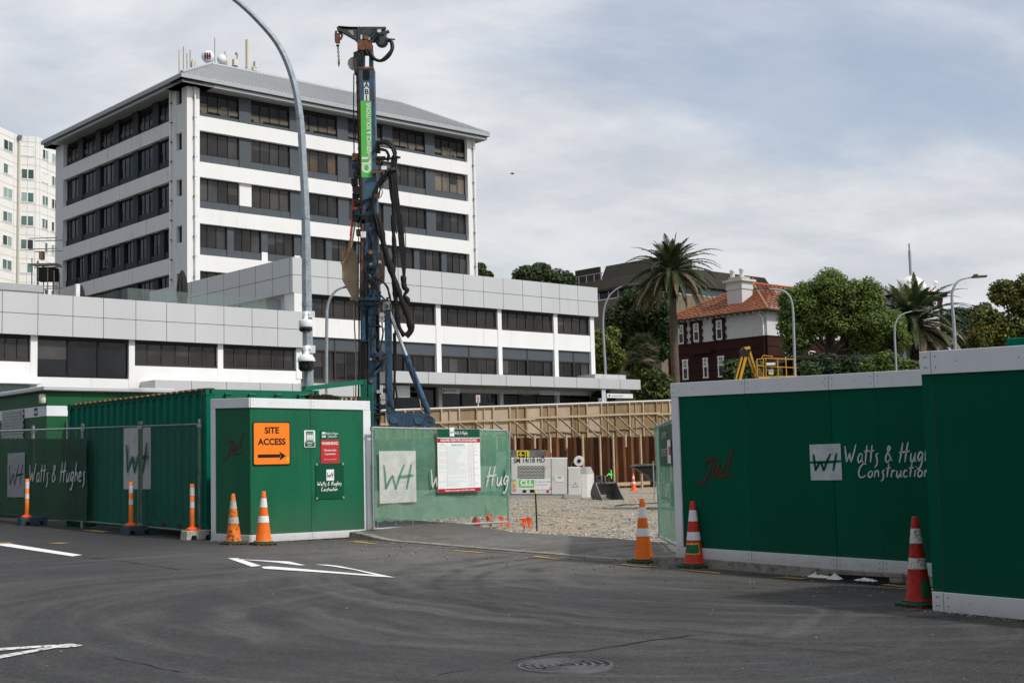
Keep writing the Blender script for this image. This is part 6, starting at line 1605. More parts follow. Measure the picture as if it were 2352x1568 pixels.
# head of the leader
mb = MB(); col(mb, r1, 420, 452, 262, 402, -.2, .2, 'rig_worn', 418, 450); col(mb, r1, 485, 509, 262, 402, -.2, .2, 'rig_worn', 484, 510); col(mb, r1, 415, 519, 398, 412, -.38, .38, 'rust_steel'); col(mb, r1, 405, 505, 225, 275, -.3, .3, 'rust_steel'); col(mb, r1, 425, 500, 250, 300, -.1, .1, 'rig_grey'); mb.build('neck', rig)
mb = MB(); plate3(mb, r1, [(374,285),(408,270),(416,300),(412,432),(380,432)], -.12, .16, 'rust_steel'); plate3(mb, r1, [(380,300),(400,290),(405,420),(385,425)], -.14, -.12, 'rig_grey')
c = r1(376, 355); mb.lathe([(.30,-.05),(.30,.05)], 'band_dirty', 20, (c.x+.02, .05, c.z), ((1,0,0),(0,0,1),(0,-1,0))); mb.build('sheave_block', rig)
mb = MB(); plate3(mb, r1, [(258,112),(272,101),(400,112),(414,106),(430,128),(490,124),(545,130),(598,140),(604,158),(560,196),(520,205),(500,214),(404,214),(380,190),(296,143),(262,134)], -.14, -.06, 'rig_grey'); plate3(mb, r1, [(258,112),(272,101),(400,112),(414,106),(430,128),(545,130),(598,140),(604,158),(520,205),(404,214),(380,190),(296,143),(262,134)], .08, .16, 'rig_grey')
col(mb, r1, 262, 600, 108, 124, -.14, .15, 'rig_grey', 300, 590); col(mb, r1, 404, 420, 110, 214, -.17, .2, 'rig_grey'); col(mb, r1, 405, 500, 205, 222, -.2, .2, 'rust_steel'); mb.build('jib', rig)
mb = MB(); plate3(mb, r1, [(335,135),(372,133),(378,165),(368,168)], -.145, -.138, 'ply_b'); plate3(mb, r1, [(425,165),(436,165),(436,195),(425,195)], -.145, -.138, 'wall_cool'); plate3(mb, r1, [(474,180),(492,182),(494,200),(476,200)], -.145, -.138, 'wall_cool'); mb.build('jib_plate', rig)
mb = MB(); c = r1(570,200); mb.lathe([(.22,-.18),(.27,-.16),(.27,.16),(.22,.18)], 'rig_grey', 24, (c.x,0,c.z), ((1,0,0),(0,0,1),(0,-1,0)))
c = r1(462,185); mb.lathe([(.1,-.2),(.1,.2)], 'rust_steel', 14, (c.x,0,c.z), ((1,0,0),(0,0,1),(0,-1,0)))
rr = random.Random(2)
for k in range(26):
    x, y = rr.uniform(500,612), rr.uniform(128,215); c = r1(x, y); s = rr.uniform(.03,.1); mb.obox((c.x, rr.uniform(-.3,.1), c.z), (s,0,s*.4), (0,.08,0), (-s*.3,0,s*.6), rr.choice(('rig_grey','steel_dark','rust_steel','hose')))
c = r1(556,143); mb.box(c.x-.08,c.x+.08,-.25,-.1,c.z-.06,c.z+.07,'plastic_white'); c = r1(640,190); mb.beam(r1(600,185), r1(662,190), .06, .05, 'steel_dark'); mb.build('winch', rig)
mb = MB(); mb.tube([r1(x,y) for x, y in ((252,130),(248,160),(250,210))], .045, 'rust_steel', 8); mb.tube([r1(x,y) for x, y in ((276,140),(295,160),(285,185),(262,200),(255,215))], .05, 'rust_steel', 8); col(mb, r1, 250, 278, 150, 215, -.08, .08, 'rust_steel'); mb.build('hook_block', rig)
for k in range(9):
    p = r1(264+k*.9, 235+k*14); mb = MB(); ax = (X if k % 2 else Vector((0,1,0)))
    mb.tube([p + ax*.04*math.cos(a) + Z*.062*math.sin(a) for a in [i*PI/4 for i in range(9)]], .016, 'rust_steel', 5, False); mb.build('chain_link', rig)
mb = MB(); mb.lathe([(.07,0),(.07,.06)], 'steel_dark', 12, r1(263,236)); p = r1(271,355); mb.lathe([(.01,-.18),(.05,0),(.04,.08)], 'rust_steel', 10, p); mb.build('hook', rig)
def hose(pts, r, m='hose', fn=r1, d=0.0, n=6, name='hose', wob=0):
    q_ = [fn(x, y, d if len(t_) == 0 else t_[0]) for x, y, *t_ in pts]; out = []
    for i in range(len(q_)-1):
        a, b, c, e_ = q_[max(0,i-1)], q_[i], q_[i+1], q_[min(len(q_)-1,i+2)]
        for k in range(6): s = k/6; out.append(.5*((2*b)+(c-a)*s+(2*a-5*b+4*c-e_)*s*s+(3*b-a-3*c+e_)*s**3))
    out.append(q_[-1]); rs = [r*(1+wob*noise.noise((p.z*3.1, p.x*3, r))) for p in out] if wob else r
    mb = MB(); mb.tube(out, rs, m, n if not wob else 12); mb.build(name, rig)
hose([(470,262,-.25),(492,285,-.3),(515,322,-.3),(560,338,-.3),(605,312,-.3),(640,262,-.3),(640,215,-.2),(620,190,-.1)], .085, wob=.5)
hose([(455,250,-.25),(470,290,-.3),(495,300,-.3)], .06); hose([(428,270,-.25),(438,330,-.25),(424,395,-.25)], .05)
hose([(375,430),(374,700),(377,985)], .028, n=6, name='wire_rope')
mb = MB(); p = r1(377,1000); mb.lathe([(.035,-.1),(.06,0),(.035,.15)], 'steel_dark', 8, p); mb.build('rope_end', rig)
# clutter fixed on the left edge of the leader
rr = random.Random(6)
for k in range(20):
    y = rr.uniform(1000,1540); x = rr.uniform(376,412); c = r1(x, y); s = rr.uniform(.06,.14); mb = MB(); mb.box(c.x-s, c.x+s, rr.uniform(-.3,-.1), .2, c.z-s*rr.uniform(.6,2.4), c.z+s, rr.choice(('steel_dark','rig_blue_dark','steel_dark','rust_steel','hose'))); mb.build('side_bracket', rig)
# hose arch and carriers
def bundle(pts, r, cnt, fn, seed, spread=.1, m='hose'):
    rr = random.Random(seed)
    for k in range(cnt):
        ox, oy, od = rr.uniform(-1,1), rr.uniform(-1,1), rr.uniform(-.25,.25)
        hose([(x + ox*spread*160*(.4+.6*abs(math.sin(i*1.3+k))), y + oy*spread*110, -.3 + od) for i, (x, y) in enumerate(pts)], r*rr.uniform(.8,1.2), m, fn)
bundle([(528,965),(545,915),(590,905),(640,935),(662,985),(660,1010)], .04, 9, r1, 1, .09)
bundle([(545,950),(590,960),(615,1000),(600,1030)], .035, 5, r1, 2, .1)
hose([(535,900),(600,888),(655,915),(662,985)], .018)
mb = MB(); col(mb, r1, 528, 560, 905, 980, -.3, .1, 'hose'); col(mb, r1, 530, 600, 1015, 1032, -.35, -.1, 'steel_dark', 530, 600); mb.beam(r1(540,1030,-.3), r1(700,1010,-.3), .09, .08, 'steel_dark'); col(mb, r1, 535, 560, 1020, 1060, -.3, .1, 'rust_steel'); mb.beam(r1(500,1112,-.4), r1(675,1088,-.4), .1, .12, 'rig_grey'); mb.beam(r1(500,1118,-.5), r1(590,1104,-.5), .07, .07, 'rust_steel'); col(mb, r1, 575, 610, 1090, 1115, -.55, -.3, 'wall_cool'); mb.build('hose_bracket', rig)
for k, (x0, x1, x2) in enumerate(((640,655,690),(648,662,700),(655,670,708),(662,676,716),(634,648,672),(670,684,722))):
    hose([(x0+8,1000,-.3),(x0,1090,-.35),(x1,1280,-.4),(x2,1540,-.4)], .026+.004*(k % 3))
bundle([(625,1100),(560,1180),(520,1250),(500,1330),(470,1380)], .034, 9, r1, 3, .10)
bundle([(640,1100),(610,1140),(560,1200),(540,1290)], .03, 5, r1, 4, .1)
bundle([(515,1290),(510,1340),(520,1420),(535,1480),(550,1560)], .034, 7, r1, 5, .08)
hose([(560,1290,-.4),(575,1250,-.4),(560,1230,-.4),(545,1270,-.4),(550,1300,-.4)], .02); hose([(430,1370,-.42),(420,1350,-.42),(450,1310,-.42),(495,1300,-.42)], .04)
mb = MB(); 
for k in range(7): c = r1(505+9*k, 1295); mb.box(c.x-.02, c.x+.02, -.5, -.42, c.z-.08, c.z+.08, 'rust_steel')
mb.build('manifold', rig)
# sleeves: the thick black hose socks
hose([(625,1100,-.3),(630,1200,-.3),(650,1350,-.35),(650,1560,-.35)], .075, 'sleeve', r1, name='hose_sleeve', wob=.5)
hose([(560,20,-.35),(565,150,-.35),(572,300,-.35),(560,430,-.4),(575,560,-.4),(590,700,-.4),(600,790,-.4),(640,860,-.4)], .10, 'sleeve', r2, name='hose_sleeve', wob=.5)
hose([(440,10,-.45),(470,90,-.45),(495,220,-.45),(530,340,-.45),(570,470,-.45),(610,580,-.45),(650,680,-.45),(678,760,-.45),(685,820,-.45),(650,862,-.45)], .135, 'sleeve', r2, name='hose_sleeve', wob=.5)
hose([(632,440,-.4),(640,520,-.4),(660,540,-.4),(640,580,-.4),(662,610,-.4),(655,650,-.4)], .10, 'sleeve', r2, name='hose_sleeve', wob=.8)
for k in range(7): hose([(588+k*6,10,-.35),(602+k*6,200,-.4),(618+k*5,330,-.4),(632+k*2,455,-.4)], .024, 'hose', r2)
hose([(640,60,-.4),(650,240,-.4),(645,440,-.4)], .02, 'hose', r2)
# lower leader: gearbox column, slide, supports
mb = MB(); col(mb, r2, 340, 445, -10, 600, -.25, .35, 'rig_blue_dark', 332, 450); col(mb, r2, 352, 372, 60, 600, -.4, -.2, 'rust_steel', 340, 358); col(mb, r2, 375, 440, 85, 330, -.45, -.2, 'rig_blue', 372, 438); col(mb, r2, 350, 420, 30, 90, -.4, .1, 'steel_dark'); col(mb, r2, 345, 382, 150, 190, -.6, -.4, 'wall_cool', 350, 380); mb.build('carriage', rig)
hose([(435,120,-.5),(420,110,-.5),(412,180,-.5),(410,250,-.5),(405,280,-.5)], .03, 'hose', r2); hose([(372,200,-.5),(355,270,-.5),(375,315,-.5),(410,310,-.5)], .025, 'hose', r2)
mb = MB(); c = r2(410,280,-.4); mb.lathe([(.1,-.1),(.1,.2)], 'rust_steel', 12, c, ((1,0,0),(0,0,1),(0,-1,0))); c = r2(403,400,-.4); mb.lathe([(.2,-.15),(.2,.1)], 'rig_blue', 16, c, ((1,0,0),(0,0,1),(0,-1,0))); mb.lathe([(.09,-.2),(.09,.1)], 'steel_dark', 12, c, ((1,0,0),(0,0,1),(0,-1,0))); mb.build('pivot', rig)
mb = MB(); mb.tube([r2(403,430,-.4), r2(400,525,-.4)], .065, 'chrome', 12); mb.tube([r2(400,525,-.4), r2(400,580,-.4)], .09, 'rig_blue', 12); mb.build('small_ram', rig)
for k in range(5): hose([(385+8*k,480+6*k,-.5),(440+k*7,450+k*5,-.5),(500+k*6,495+k*6,-.5),(535,560+8*k,-.5),(545,610,-.5)], .035, 'hose', r2)
hose([(375,580,-.55),(368,530,-.55),(395,495,-.55),(440,480,-.55),(455,530,-.55)], .028, 'hose', r2); hose([(470,590,-.5),(462,640,-.5),(440,700,-.5),(410,790,-.5),(405,900,-.5)], .03, 'hose', r2)
mb = MB(); plate3(mb, r2, [(200,268),(300,264),(314,300),(316,620),(290,612),(262,575),(205,470)], .1, .18, 'tan_plate'); c = r2(272,598); mb.lathe([(.09,-.04),(.09,.04)], 'tan_plate', 12, (c.x,.1,c.z), ((1,0,0),(0,0,1),(0,-1,0)))
mb.build('clamp_plate', rig)
mb = MB(); plate3(mb, r2, [(446,280),(478,275),(502,365),(500,480),(480,495),(446,500)], .1, .18, 'tan_plate'); mb.build('clamp_plate', rig)
hose([(290,0,-.1),(278,80,-.1),(262,200,-.1),(225,320,-.1),(198,355,-.1)], .045, 'rust_steel', r2, name='strap'); hose([(300,0,-.1),(290,120,-.1),(265,250,-.1),(230,320,-.1),(200,365,-.1)], .04, 'tan_plate', r2, name='strap')
hose([(375,1240,-.1),(370,1300,-.1),(366,1420,-.1),(350,1560,-.1)], .04, 'flag_red', r1, name='strap')
mb = MB(); col(mb, r2, 330, 470, 600, 622, -.6, .5, 'rig_blue_dark'); col(mb, r2, 335, 465, 640, 655, -.5, .4, 'rig_blue_dark'); mb.build('collar', rig)
mb = MB(); col(mb, r2, 340, 372, 655, 895, -.4, .3, 'rig_blue', 342, 376); col(mb, r2, 376, 394, 655, 895, -.2, .3, 'rig_blue_dark'); col(mb, r2, 338, 392, 893, 905, -.42, .3, 'rig_blue_dark'); mb.build('casing', rig)
mb = MB(); a, b = r2(364,900,-.1), r2(368,1180,-.1); mb.tube([a, (b.x+.1, -.1, -.3)], .24, 'hose', 18); mb.build('drill_tube', rig)
mb = MB(); col(mb, r2, 396, 446, 650, 1500, -.35, .3, 'rig_blue', 396, 452); col(mb, r2, 450, 462, 700, 1480, -.1, .3, 'steel_dark', 452, 468)
for y in (712, 790, 1260, 1335, 1368): col(mb, r2, 392, 478, y, y+8, -.38, .2, 'rig_blue_dark')
for y, x1 in ((1395,500),(1420,470)): col(mb, r2, 392, x1, y, y+18, -.5, .4, 'steel_dark')
mb.build('support_column', rig)
mb = MB(); plate3(mb, r2, [(420,905),(445,900),(448,985),(500,975),(500,1005),(446,1020),(418,1000)], -.4, -.2, 'rig_blue'); plate3(mb, r2, [(448,1110),(440,1060),(500,1030),(502,1050)], -.4, -.2, 'rig_blue'); plate3(mb, r2, [(430,1140),(446,1090),(500,1045),(505,1060),(450,1130)], -.4, -.2, 'rig_blue'); plate3(mb, r2, [(455,930),(475,925),(500,990),(480,1000)], -.3, -.1, 'rig_worn'); mb.build('link_plate', rig)
mb = MB(); col(mb, r2, 506, 548, 640, 1340, -.3, .25, 'rig_blue', 512, 556); plate3(mb, r2, [(514,1200),(552,1200),(566,1380),(520,1390),(510,1320)], -.32, .3, 'rig_blue'); plate3(mb, r2, [(480,630),(540,622),(545,680),(500,690)], -.35, .3, 'mach_grey'); c = r2(520,655,-.36); mb.lathe([(.09,-.02),(.09,.05)], 'rig_grey', 14, c, ((1,0,0),(0,0,1),(0,-1,0))); mb.build('mast_strut', rig)
mb = MB(); plate3(mb, r2, [(526,1315),(540,1312),(552,1345),(526,1352)], -.34, -.33, 'steel_dark'); plate3(mb, r2, [(455,570),(470,565),(545,640),(530,640)], -.3, .1, 'rig_worn'); mb.build('strut_detail', rig)
for k, pts in enumerate((((484,680,-.4),(482,740,-.4),(486,800,-.4),(490,860,-.4),(470,950,-.4)),((410,820,-.5),(405,950,-.5),(420,1020,-.5),(470,1030,-.5),(510,1015,-.5)),((420,990,-.5),(450,1040,-.5),(500,1035,-.5),(520,1090,-.5),(512,1180,-.5),(535,1300,-.5),(560,1370,-.5)),((575,820,-.2),(580,1000,-.2),(574,1170,-.2),(588,1300,-.2),(560,1390,-.2)),((565,840,-.2),(570,1080,-.2),(566,1300,-.2)))): hose(pts, .03 + .014*(k in (3,4)), 'hose', r2)
mb = MB()
for x, y in ((484,715),(484,745),(492,1290),(492,1320)): c = r2(x, y, -.4); mb.lathe([(.11,-.08),(.11,.08)], 'mach_grey', 14, c, ((1,0,0),(0,0,1),(0,-1,0)))
mb.beam(r2(500,800,-.35), r2(470,950,-.35), .09, .06, 'mach_grey'); mb.build('pulley', rig)
mb = MB(); mb.tube([r2(532,685,-.2), r2(655,1002,-.2)], .075, 'chrome', 14); mb.build('ram_rod', rig)
mb = MB(); mb.tube([r2(650,1000,-.2), r2(812,1405,-.2)], .135, 'rig_blue', 16); mb.lathe([(.16,-.06),(.16,.06)], 'rig_blue_dark', 16, r2(655,1008,-.2), (Vector((.93,0,.37)),(0,1,0),Vector((.37,0,-.93)))); mb.build('ram_barrel', rig)
hose([(690,1010,-.4),(700,1080,-.4),(728,1200,-.4),(740,1320,-.4),(790,1400,-.4)], .025, 'hose', r2); hose([(745,1300,-.45),(765,1390,-.45),(800,1415,-.45),(840,1420,-.45)], .025, 'tan_plate', r2)
mb = MB(); plate3(mb, r2, [(516,1380),(545,1358),(600,1395),(800,1400),(845,1430),(850,1470),(800,1495),(720,1480),(600,1500),(545,1490),(525,1450)], -.5, -.1, 'rig_blue'); plate3(mb, r2, [(516,1380),(545,1358),(600,1395),(800,1400),(845,1430),(850,1470),(800,1495),(720,1480),(600,1500),(545,1490),(525,1450)], .4, .8, 'rig_blue')
for x, y, r, m in ((570,1437,.20,'rig_worn'),(742,1442,.20,'rig_worn'),(537,1376,.09,'rig_grey'),(825,1442,.1,'rig_grey')): c = r2(x, y, -.5); mb.lathe([(r,-.0),(r,.03),(r*.85,.035),(r*.85,.02)], m, 20, c, ((1,0,0),(0,0,1),(0,-1,0)), cap=True)
mb.build('base_arm', rig)
hose([(322,0,-.05),(320,500,-.05),(323,900,-.05),(318,1312,-.05)], .022, 'hose', r2, name='wire_rope'); hose([(328,620,-.05),(326,900,-.05),(324,1310,-.05)], .022, 'hose', r2, name='wire_rope'); hose([(290,640,0),(293,800,0),(303,1010,0),(300,1280,0)], .03, 'tan_plate', r2, name='wire_rope')
rq = random.Random(12)                             # thin lines, couplings and clamps up the lower leader
for k in range(14):
    xa_, ya_ = rq.uniform(340,460), rq.uniform(20,520); xb_2, yb_ = xa_ + rq.uniform(-30,60), ya_ + rq.uniform(180,520)
    hose([(xa_,ya_,-.5),(xa_+rq.uniform(-25,25),(ya_*2+yb_)/3,-.55),(xb_2+rq.uniform(-25,25),(ya_+yb_*2)/3,-.55),(xb_2,yb_,-.5)], rq.uniform(.014,.026), 'hose', r2)
for k in range(22):
    c = r2(rq.uniform(335,545), rq.uniform(40,1380), -.42); s = rq.uniform(.03,.075); mb = MB(); mb.box(c.x-s, c.x+s*rq.uniform(.6,1.6), -.5, -.3, c.z-s, c.z+s*rq.uniform(.6,1.8), rq.choice(('steel_dark','rust_steel','mach_grey','hose','hose'))); mb.build('coupling', rig)
# engine body
B0 = -1.35
mb = MB(); col(mb, r3, 822, 1288, 690, 992, B0, 1.3, 'mach_white'); mb.build('engine_housing', rig, bevel=.03)
mb = MB(); col(mb, r3, 800, 1395, 996, 1036, B0-.12, 1.3, 'mach_grey'); col(mb, r3, 1255, 1290, 985, 1020, B0-.2, B0-.1, 'mach_grey'); col(mb, r3, 790, 820, 990, 1046, B0-.15, B0+.3, 'tan_plate'); col(mb, r3, -60, 800, 1000, 1032, B0, 1.2, 'mach_grey'); mb.build('chassis', rig)
mb = MB(); 
for x in (824, 1153, 1286): col(mb, r3, x-2, x+2, 695, 990, B0-.006, B0, 'joint')
col(mb, r3, 826, 1166, 988, 992, B0-.006, B0, 'joint'); mb.build('panel_gap', rig)
mb = MB(); col(mb, r3, 884, 1100, 755, 858, B0-.012, B0-.002, 'black')
for k in range(9): col(mb, r3, 884, 1100, 755+k*11.6, 759+k*11.6, B0-.03, B0-.012, 'mach_white')
for k in range(9):
    for j in range(8): xx = 890 + j*29 + (k % 2)*14; col(mb, r3, xx, xx+4, 759+k*11.6, 766+k*11.6, B0-.028, B0-.012, 'mach_white') if xx < 1094 else None
mb.build('grille', rig)
mb = MB(); a, b = r3(845,715), r3(1130,710); mb.text('SM 14/18 HD', .30, (a.x, B0-.01, (a.z+b.z)/2), X, Z, 'rig_grey', align='LEFT', sx=(b.x-a.x)/(.30*6.15), weight=.01); mb.build('lettering', rig)
mb = MB(); col(mb, r3, 875, 1145, 862, 950, B0-.008, B0-.002, 'plastic_white'); col(mb, r3, 887, 1014, 870, 934, B0-.014, B0-.008, 'decal_green'); c = r3(951,897); mb.text('CLL', .30, (c.x, B0-.018, c.z), X, Z, 'sign_white', weight=.05); c = r3(951,924); mb.text('SERVICE & SOLUTIONS', .06, (c.x, B0-.018, c.z), X, Z, 'sign_white', weight=.02)
c = r3(1020,890); mb.text('PH. (09) 412 7048', .085, (c.x, B0-.012, c.z), X, Z, 'ink_grey', align='LEFT'); c = r3(1020,912); mb.text('www.cll.net.nz', .085, (c.x, B0-.012, c.z), X, Z, 'ink_grey', align='LEFT'); mb.build('name_plate', rig)
mb = MB(); col(mb, r3, 1186, 1252, 842, 886, B0-.01, B0-.002, 'plastic_white'); col(mb, r3, 1204, 1236, 845, 860, B0-.014, B0-.01, 'decal_green')
for x0, x1, y0_, y1_, m in ((832,862,866,882,'ink_teal'),(840,860,885,905,'sign_yellow'),(840,860,910,935,'sign_orange'),(840,865,945,965,'ink_pink'),(920,950,955,975,'black'),(980,1015,950,975,'black'),(1115,1135,955,975,'sign_red'),(1330,1365,930,952,'ink_pink'),(1310,1380,958,966,'sign_yellow')): col(mb, r3, x0, x1, y0_, y1_, B0-.01, B0-.002, m)
for x, y, s in ((1150,935,12),(1348,912,24)): plate3(mb, r3, [(x-s,y+s*.8),(x,y-s),(x+s,y+s*.8)], B0-.02, B0-.004, 'black'); plate3(mb, r3, [(x-s*.72,y+s*.62),(x,y-s*.68),(x+s*.72,y+s*.62)], B0-.024, B0-.02, 'sign_white' if s > 20 else 'sign_yellow'); plate3(mb, r3, [(x-s*.1,y-s*.3),(x+s*.1,y-s*.3),(x+s*.06,y+s*.4),(x-s*.06,y+s*.4)], B0-.027, B0-.024, 'black')
mb.build('sticker', rig)
mb = MB(); col(mb, r3, 800, 1140, 624, 684, .2, .5, 'bucket_grey'); col(mb, r3, 780, 805, 640, 690, .0, .4, 'steel_dark'); c = r3(1130,665); mb.lathe([(.17,-.1),(.17,.2)], 'rust_steel', 12, (c.x,.0,c.z), ((1,0,0),(0,0,1),(0,-1,0))); mb.build('roof_box', rig)
mb = MB(); col(mb, r3, 870, 968, 634, 692, B0+.02, B0+.06, 'sign_yellow'); col(mb, r3, 884, 958, 642, 688, B0+.012, B0+.02, 'black'); c = r3(921,665); mb.text('14-18', .30, (c.x, B0+.006, c.z), X, Z, 'sign_yellow', weight=.03, sx=.8); mb.build('number_plate', rig)
mb = MB()
for x in (795, 812): mb.tube([r3(x,470,B0-.1), r3(x+2,990,B0-.1)], .03, 'mach_grey', 6)
for k in range(10): mb.tube([r3(795,600+38*k,B0-.1), r3(813,600+38*k,B0-.1)], .022, 'mach_grey', 6)
mb.build('ladder', rig)
mb = MB(); col(mb, r3, 700, 800, 640, 990, B0+.5, 1.2, 'mach_grey'); 
for k in range(10): col(mb, r3, 760, 805, 780+k*20, 790+k*20, B0+.48, B0+.5, 'black')
col(mb, r3, 300, 700, 760, 1000, B0+.4, 1.2, 'mach_white'); mb.build('inner_housing', rig)
mb = MB(); plate3(mb, r3, [(300,760),(300,560),(360,520),(560,520),(560,760)], B0+.3, B0+1.6, 'mach_grey'); plate3(mb, r3, [(320,740),(320,575),(365,540),(540,540),(540,740)], B0+.28, B0+.3, 'glass_black'); mb.build('cab', rig)
mb = MB(); plate3(mb, r3, [(1289,1000),(1289,778),(1310,766),(1392,766),(1396,1000)], B0-.02, 1.2, 'mach_white'); mb.build('rear_housing', rig, bevel=.03)
mb = MB(); q0, q1 = r3(1397,900), r3(1520,900); xa, xb = q0.x, q1.x; zt_, zm_, zb_ = r3(1400,768).z, r3(1400,826).z, r3(1400,1014).z
for (z0_, z1_, k0, k1, m) in ((zb_, zb_+.28, .9, .97, 'mach_white'), (zb_+.28, zm_, .97, .98, 'mach_white'), (zm_, zt_, .98, .78, 'mach_grey')):
    for z_, z2, kk, k2 in ((z0_, z1_, k0, k1),):
        n = 14; vs = []
        for z, kx in ((z_, kk), (z2, k2)):
            for i in range(n+1): a = -PI/2 + PI*i/n; vs.append((xa + (xb-xa)*kx*math.cos(a)**.6 if 0 < i < n else xa, -.05 + 1.3*math.sin(a), z))
        mb.add(vs, [(i, i+1, n+2+i, n+1+i) for i in range(n)], m)
        if z2 == zt_: mb.add(vs[n+1:], [tuple(range(n+1))], m)
mb.build('counterweight', rig)
mb = MB(); c = r3(1452,877); mb.text('ABI', .24, (c.x-.05, B0+.1, c.z), X + Vector((0,.5,0)), Z, 'ink_teal')
for k in range(3): col(mb, r3, 1483+k*8, 1487+k*8, 950, 972, -1.16+k*.1, -1.1+k*.1, 'mach_grey')
mb.build('scribble', rig)
mb = MB(); c = r3(1386,718); A3 = ((1,0,0),(0,0,1),(0,-1,0)); mb.lathe([(.20,.55),(.22,.6),(.22,.70),(.2,.75)], 'mach_white', 20, (c.x,0,c.z), A3); mb.lathe([(.08,.75),(.08,.78)], 'black', 12, (c.x,0,c.z), A3); mb.lathe([(.12,-.3),(.12,.55)], 'hose', 14, (c.x-.15,0,c.z-.1), A3); col(mb, r3, 1330, 1370, 735, 768, -.5, .3, 'steel_dark'); mb.build('hose_reel', rig)
mb = MB(); p = r3(1270,680); mb.tube([(p.x,B0+.2,p.z-.1),(p.x,B0+.2,p.z+.05),(p.x+.02,B0+.2,r3(1285,630).z)], .05, 'hose', 8); mb.build('exhaust', rig)
for yy in (-1.15, .75):
    mb = MB(); z0_ = -.05; xt0, xt1 = r3(60,1060).x, r3(1310,1060).x; hh = .42
    prof = [(xt0,z0_+.42),(xt0+.15,z0_+.1),(xt0+.5,z0_),(xt1-.5,z0_),(xt1-.15,z0_+.1),(xt1,z0_+.42),(xt1-.15,z0_+.74),(xt1-.5,z0_+.84),(xt0+.5,z0_+.84),(xt0+.15,z0_+.74)]
    mb.prism(prof, yy, yy+.55, 'steel_dark', lambda p, q_, a: (p, a, q_))
    for k in range(40): xx = xt0+.5+(xt1-xt0-1.0)*k/39; mb.box(xx-.03, xx+.03, yy-.02, yy+.57, z0_+.82, z0_+.87, 'iron')
    mb.build('track', rig)

# excavator bucket and dumper bowl
pb = P(*zc3(1620,1040), 50); FBk = Fr((pb.x, 50, site_h(pb.x,50)), .42)
t = FBk.thing('digging_bucket', 'wide grey excavator mud bucket lying on the gravel behind the white engine body', 'bucket')
kb = .2747*50/FPX; W_ = 190*kb; hb_ = 150*kb; x0 = -95*kb
pr = [(-.62,.02),(-.2,.0),(.1,.04),(.3,.16),(.38,.36),(.33,.6),(.2,.86),(.1,1.0)]      # (depth, height) of the shell, open towards the viewer
def bshell(off): return [(y_*1.0*hb_*1.5, z_*hb_ + off) for y_, z_ in pr]
mb = MB()
for off, fl_ in ((.02, False), (0, True)):
    vs = []
    for y_, z_ in bshell(off): yy = y_ + (0 if off else .03); vs += [(x0, yy, z_), (x0+W_, yy, z_)]
    mb.add(vs, [(2*i,2*i+1,2*i+3,2*i+2) if not fl_ else (2*i,2*i+2,2*i+3,2*i+1) for i in range(len(pr)-1)], 'bucket_grey', True)
mb.build('shell', t)
for x_ in (x0-.03, x0+W_):
    mb = MB(); ch = bshell(.01) + [(-.1*hb_, 1.0*hb_), (-.5*hb_, .45*hb_)]
    mb.prism(ch, x_, x_+.035, 'bucket_grey', lambda p, q_, a: (a, p, q_)); mb.build('cheek', t)
mb = MB(); y_ = pr[0][0]*hb_*1.5; mb.obox((x0+W_/2, y_-.06, .03), (W_/2+.05,0,0), (0,.09,0), (0,0,.014), 'mach_grey'); mb.build('cutting_edge', t)
mb = MB(); y_ = pr[-1][0]*hb_*1.5
mb.box(x0, x0+W_, y_-.06, y_+.06, hb_-.03, hb_+.03, 'bucket_grey')
for x_ in (x0+W_*.28, x0+W_*.45): mb.box(x_, x_+.05, y_-.12, y_+.3, hb_+.03, hb_+.28, 'bucket_grey')
mb.tube([(x0+W_*.22,y_+.05,hb_+.2),(x0+W_*.55,y_+.05,hb_+.2)], .05, 'steel_dark', 10); mb.build('hanger', t)
pb = P(*zc3(1930,800), 40); FDm = Fr((pb.x, 40, site_h(pb.x, 40)), 0)
t = FDm.thing('dumper_skip', 'dark dumper skip with a flaring lip beyond the folded gate leaf', 'skip')
def dk(x, y, d=0.0): a, b = FDm.hy(zc3(x, y), d); return Vector((a, d, b))
mb = MB(); prof = [dk(x, y) for x, y in ((1828,757),(1835,765),(1900,800),(1960,835),(1990,880),(2060,900),(2140,880),(2140,745))]
mb.prism([(p.x, p.z) for p in prof][::-1], -.5, .9, 'steel_dark', lambda a, b, c: (a, c, b)); mb.build('bowl', t, bevel=.03)
mb = MB(); mb.beam(dk(1828,754,-.52), dk(2140,742,-.52), .04, .06, 'bucket_grey'); mb.beam(dk(1828,754,.92), dk(2140,742,.92), .04, .06, 'bucket_grey'); mb.build('rim', t)
mb = MB(); a = dk(2000,930); mb.box(a.x+.35, a.x+1.9, -.4, .8, .25, dk(2000,890).z, 'rust_steel'); mb.build('chassis', t)
for dx in (.75, 1.8):
    mb = MB(); mb.lathe([(.3,-.0),(.36,.05),(.36,.22),(.3,.27)], 'hose', 18, (a.x+dx,-.5,.36), A3); mb.build('wheel', t)
# site cone, cable
sc_ = P(*zc3(1850,946), 69.5); cone('traffic_cone', 'small orange red cone in the yard at the foot of the rusty piles', (sc_.x, 69.5, site_h(sc_.x,69.5)), .92, 'flag', 'band_white', base='flag', rz=.4)
mb = MB(); pts = [P(*zc3(x, y), 50+0*x) for x, y in ((1560,1040),(1640,1020),(1720,1000),(1830,1003),(1930,985),(2050,985))]; mb.tube([(p.x, 42+i*.9, site_h(p.x,42+i*.9)+.03) for i, p in enumerate(pts)], .022, 'hose', 6); tag(mb.build('site_cable'), 'black cable lying across the gravel from the bucket', 'cable')
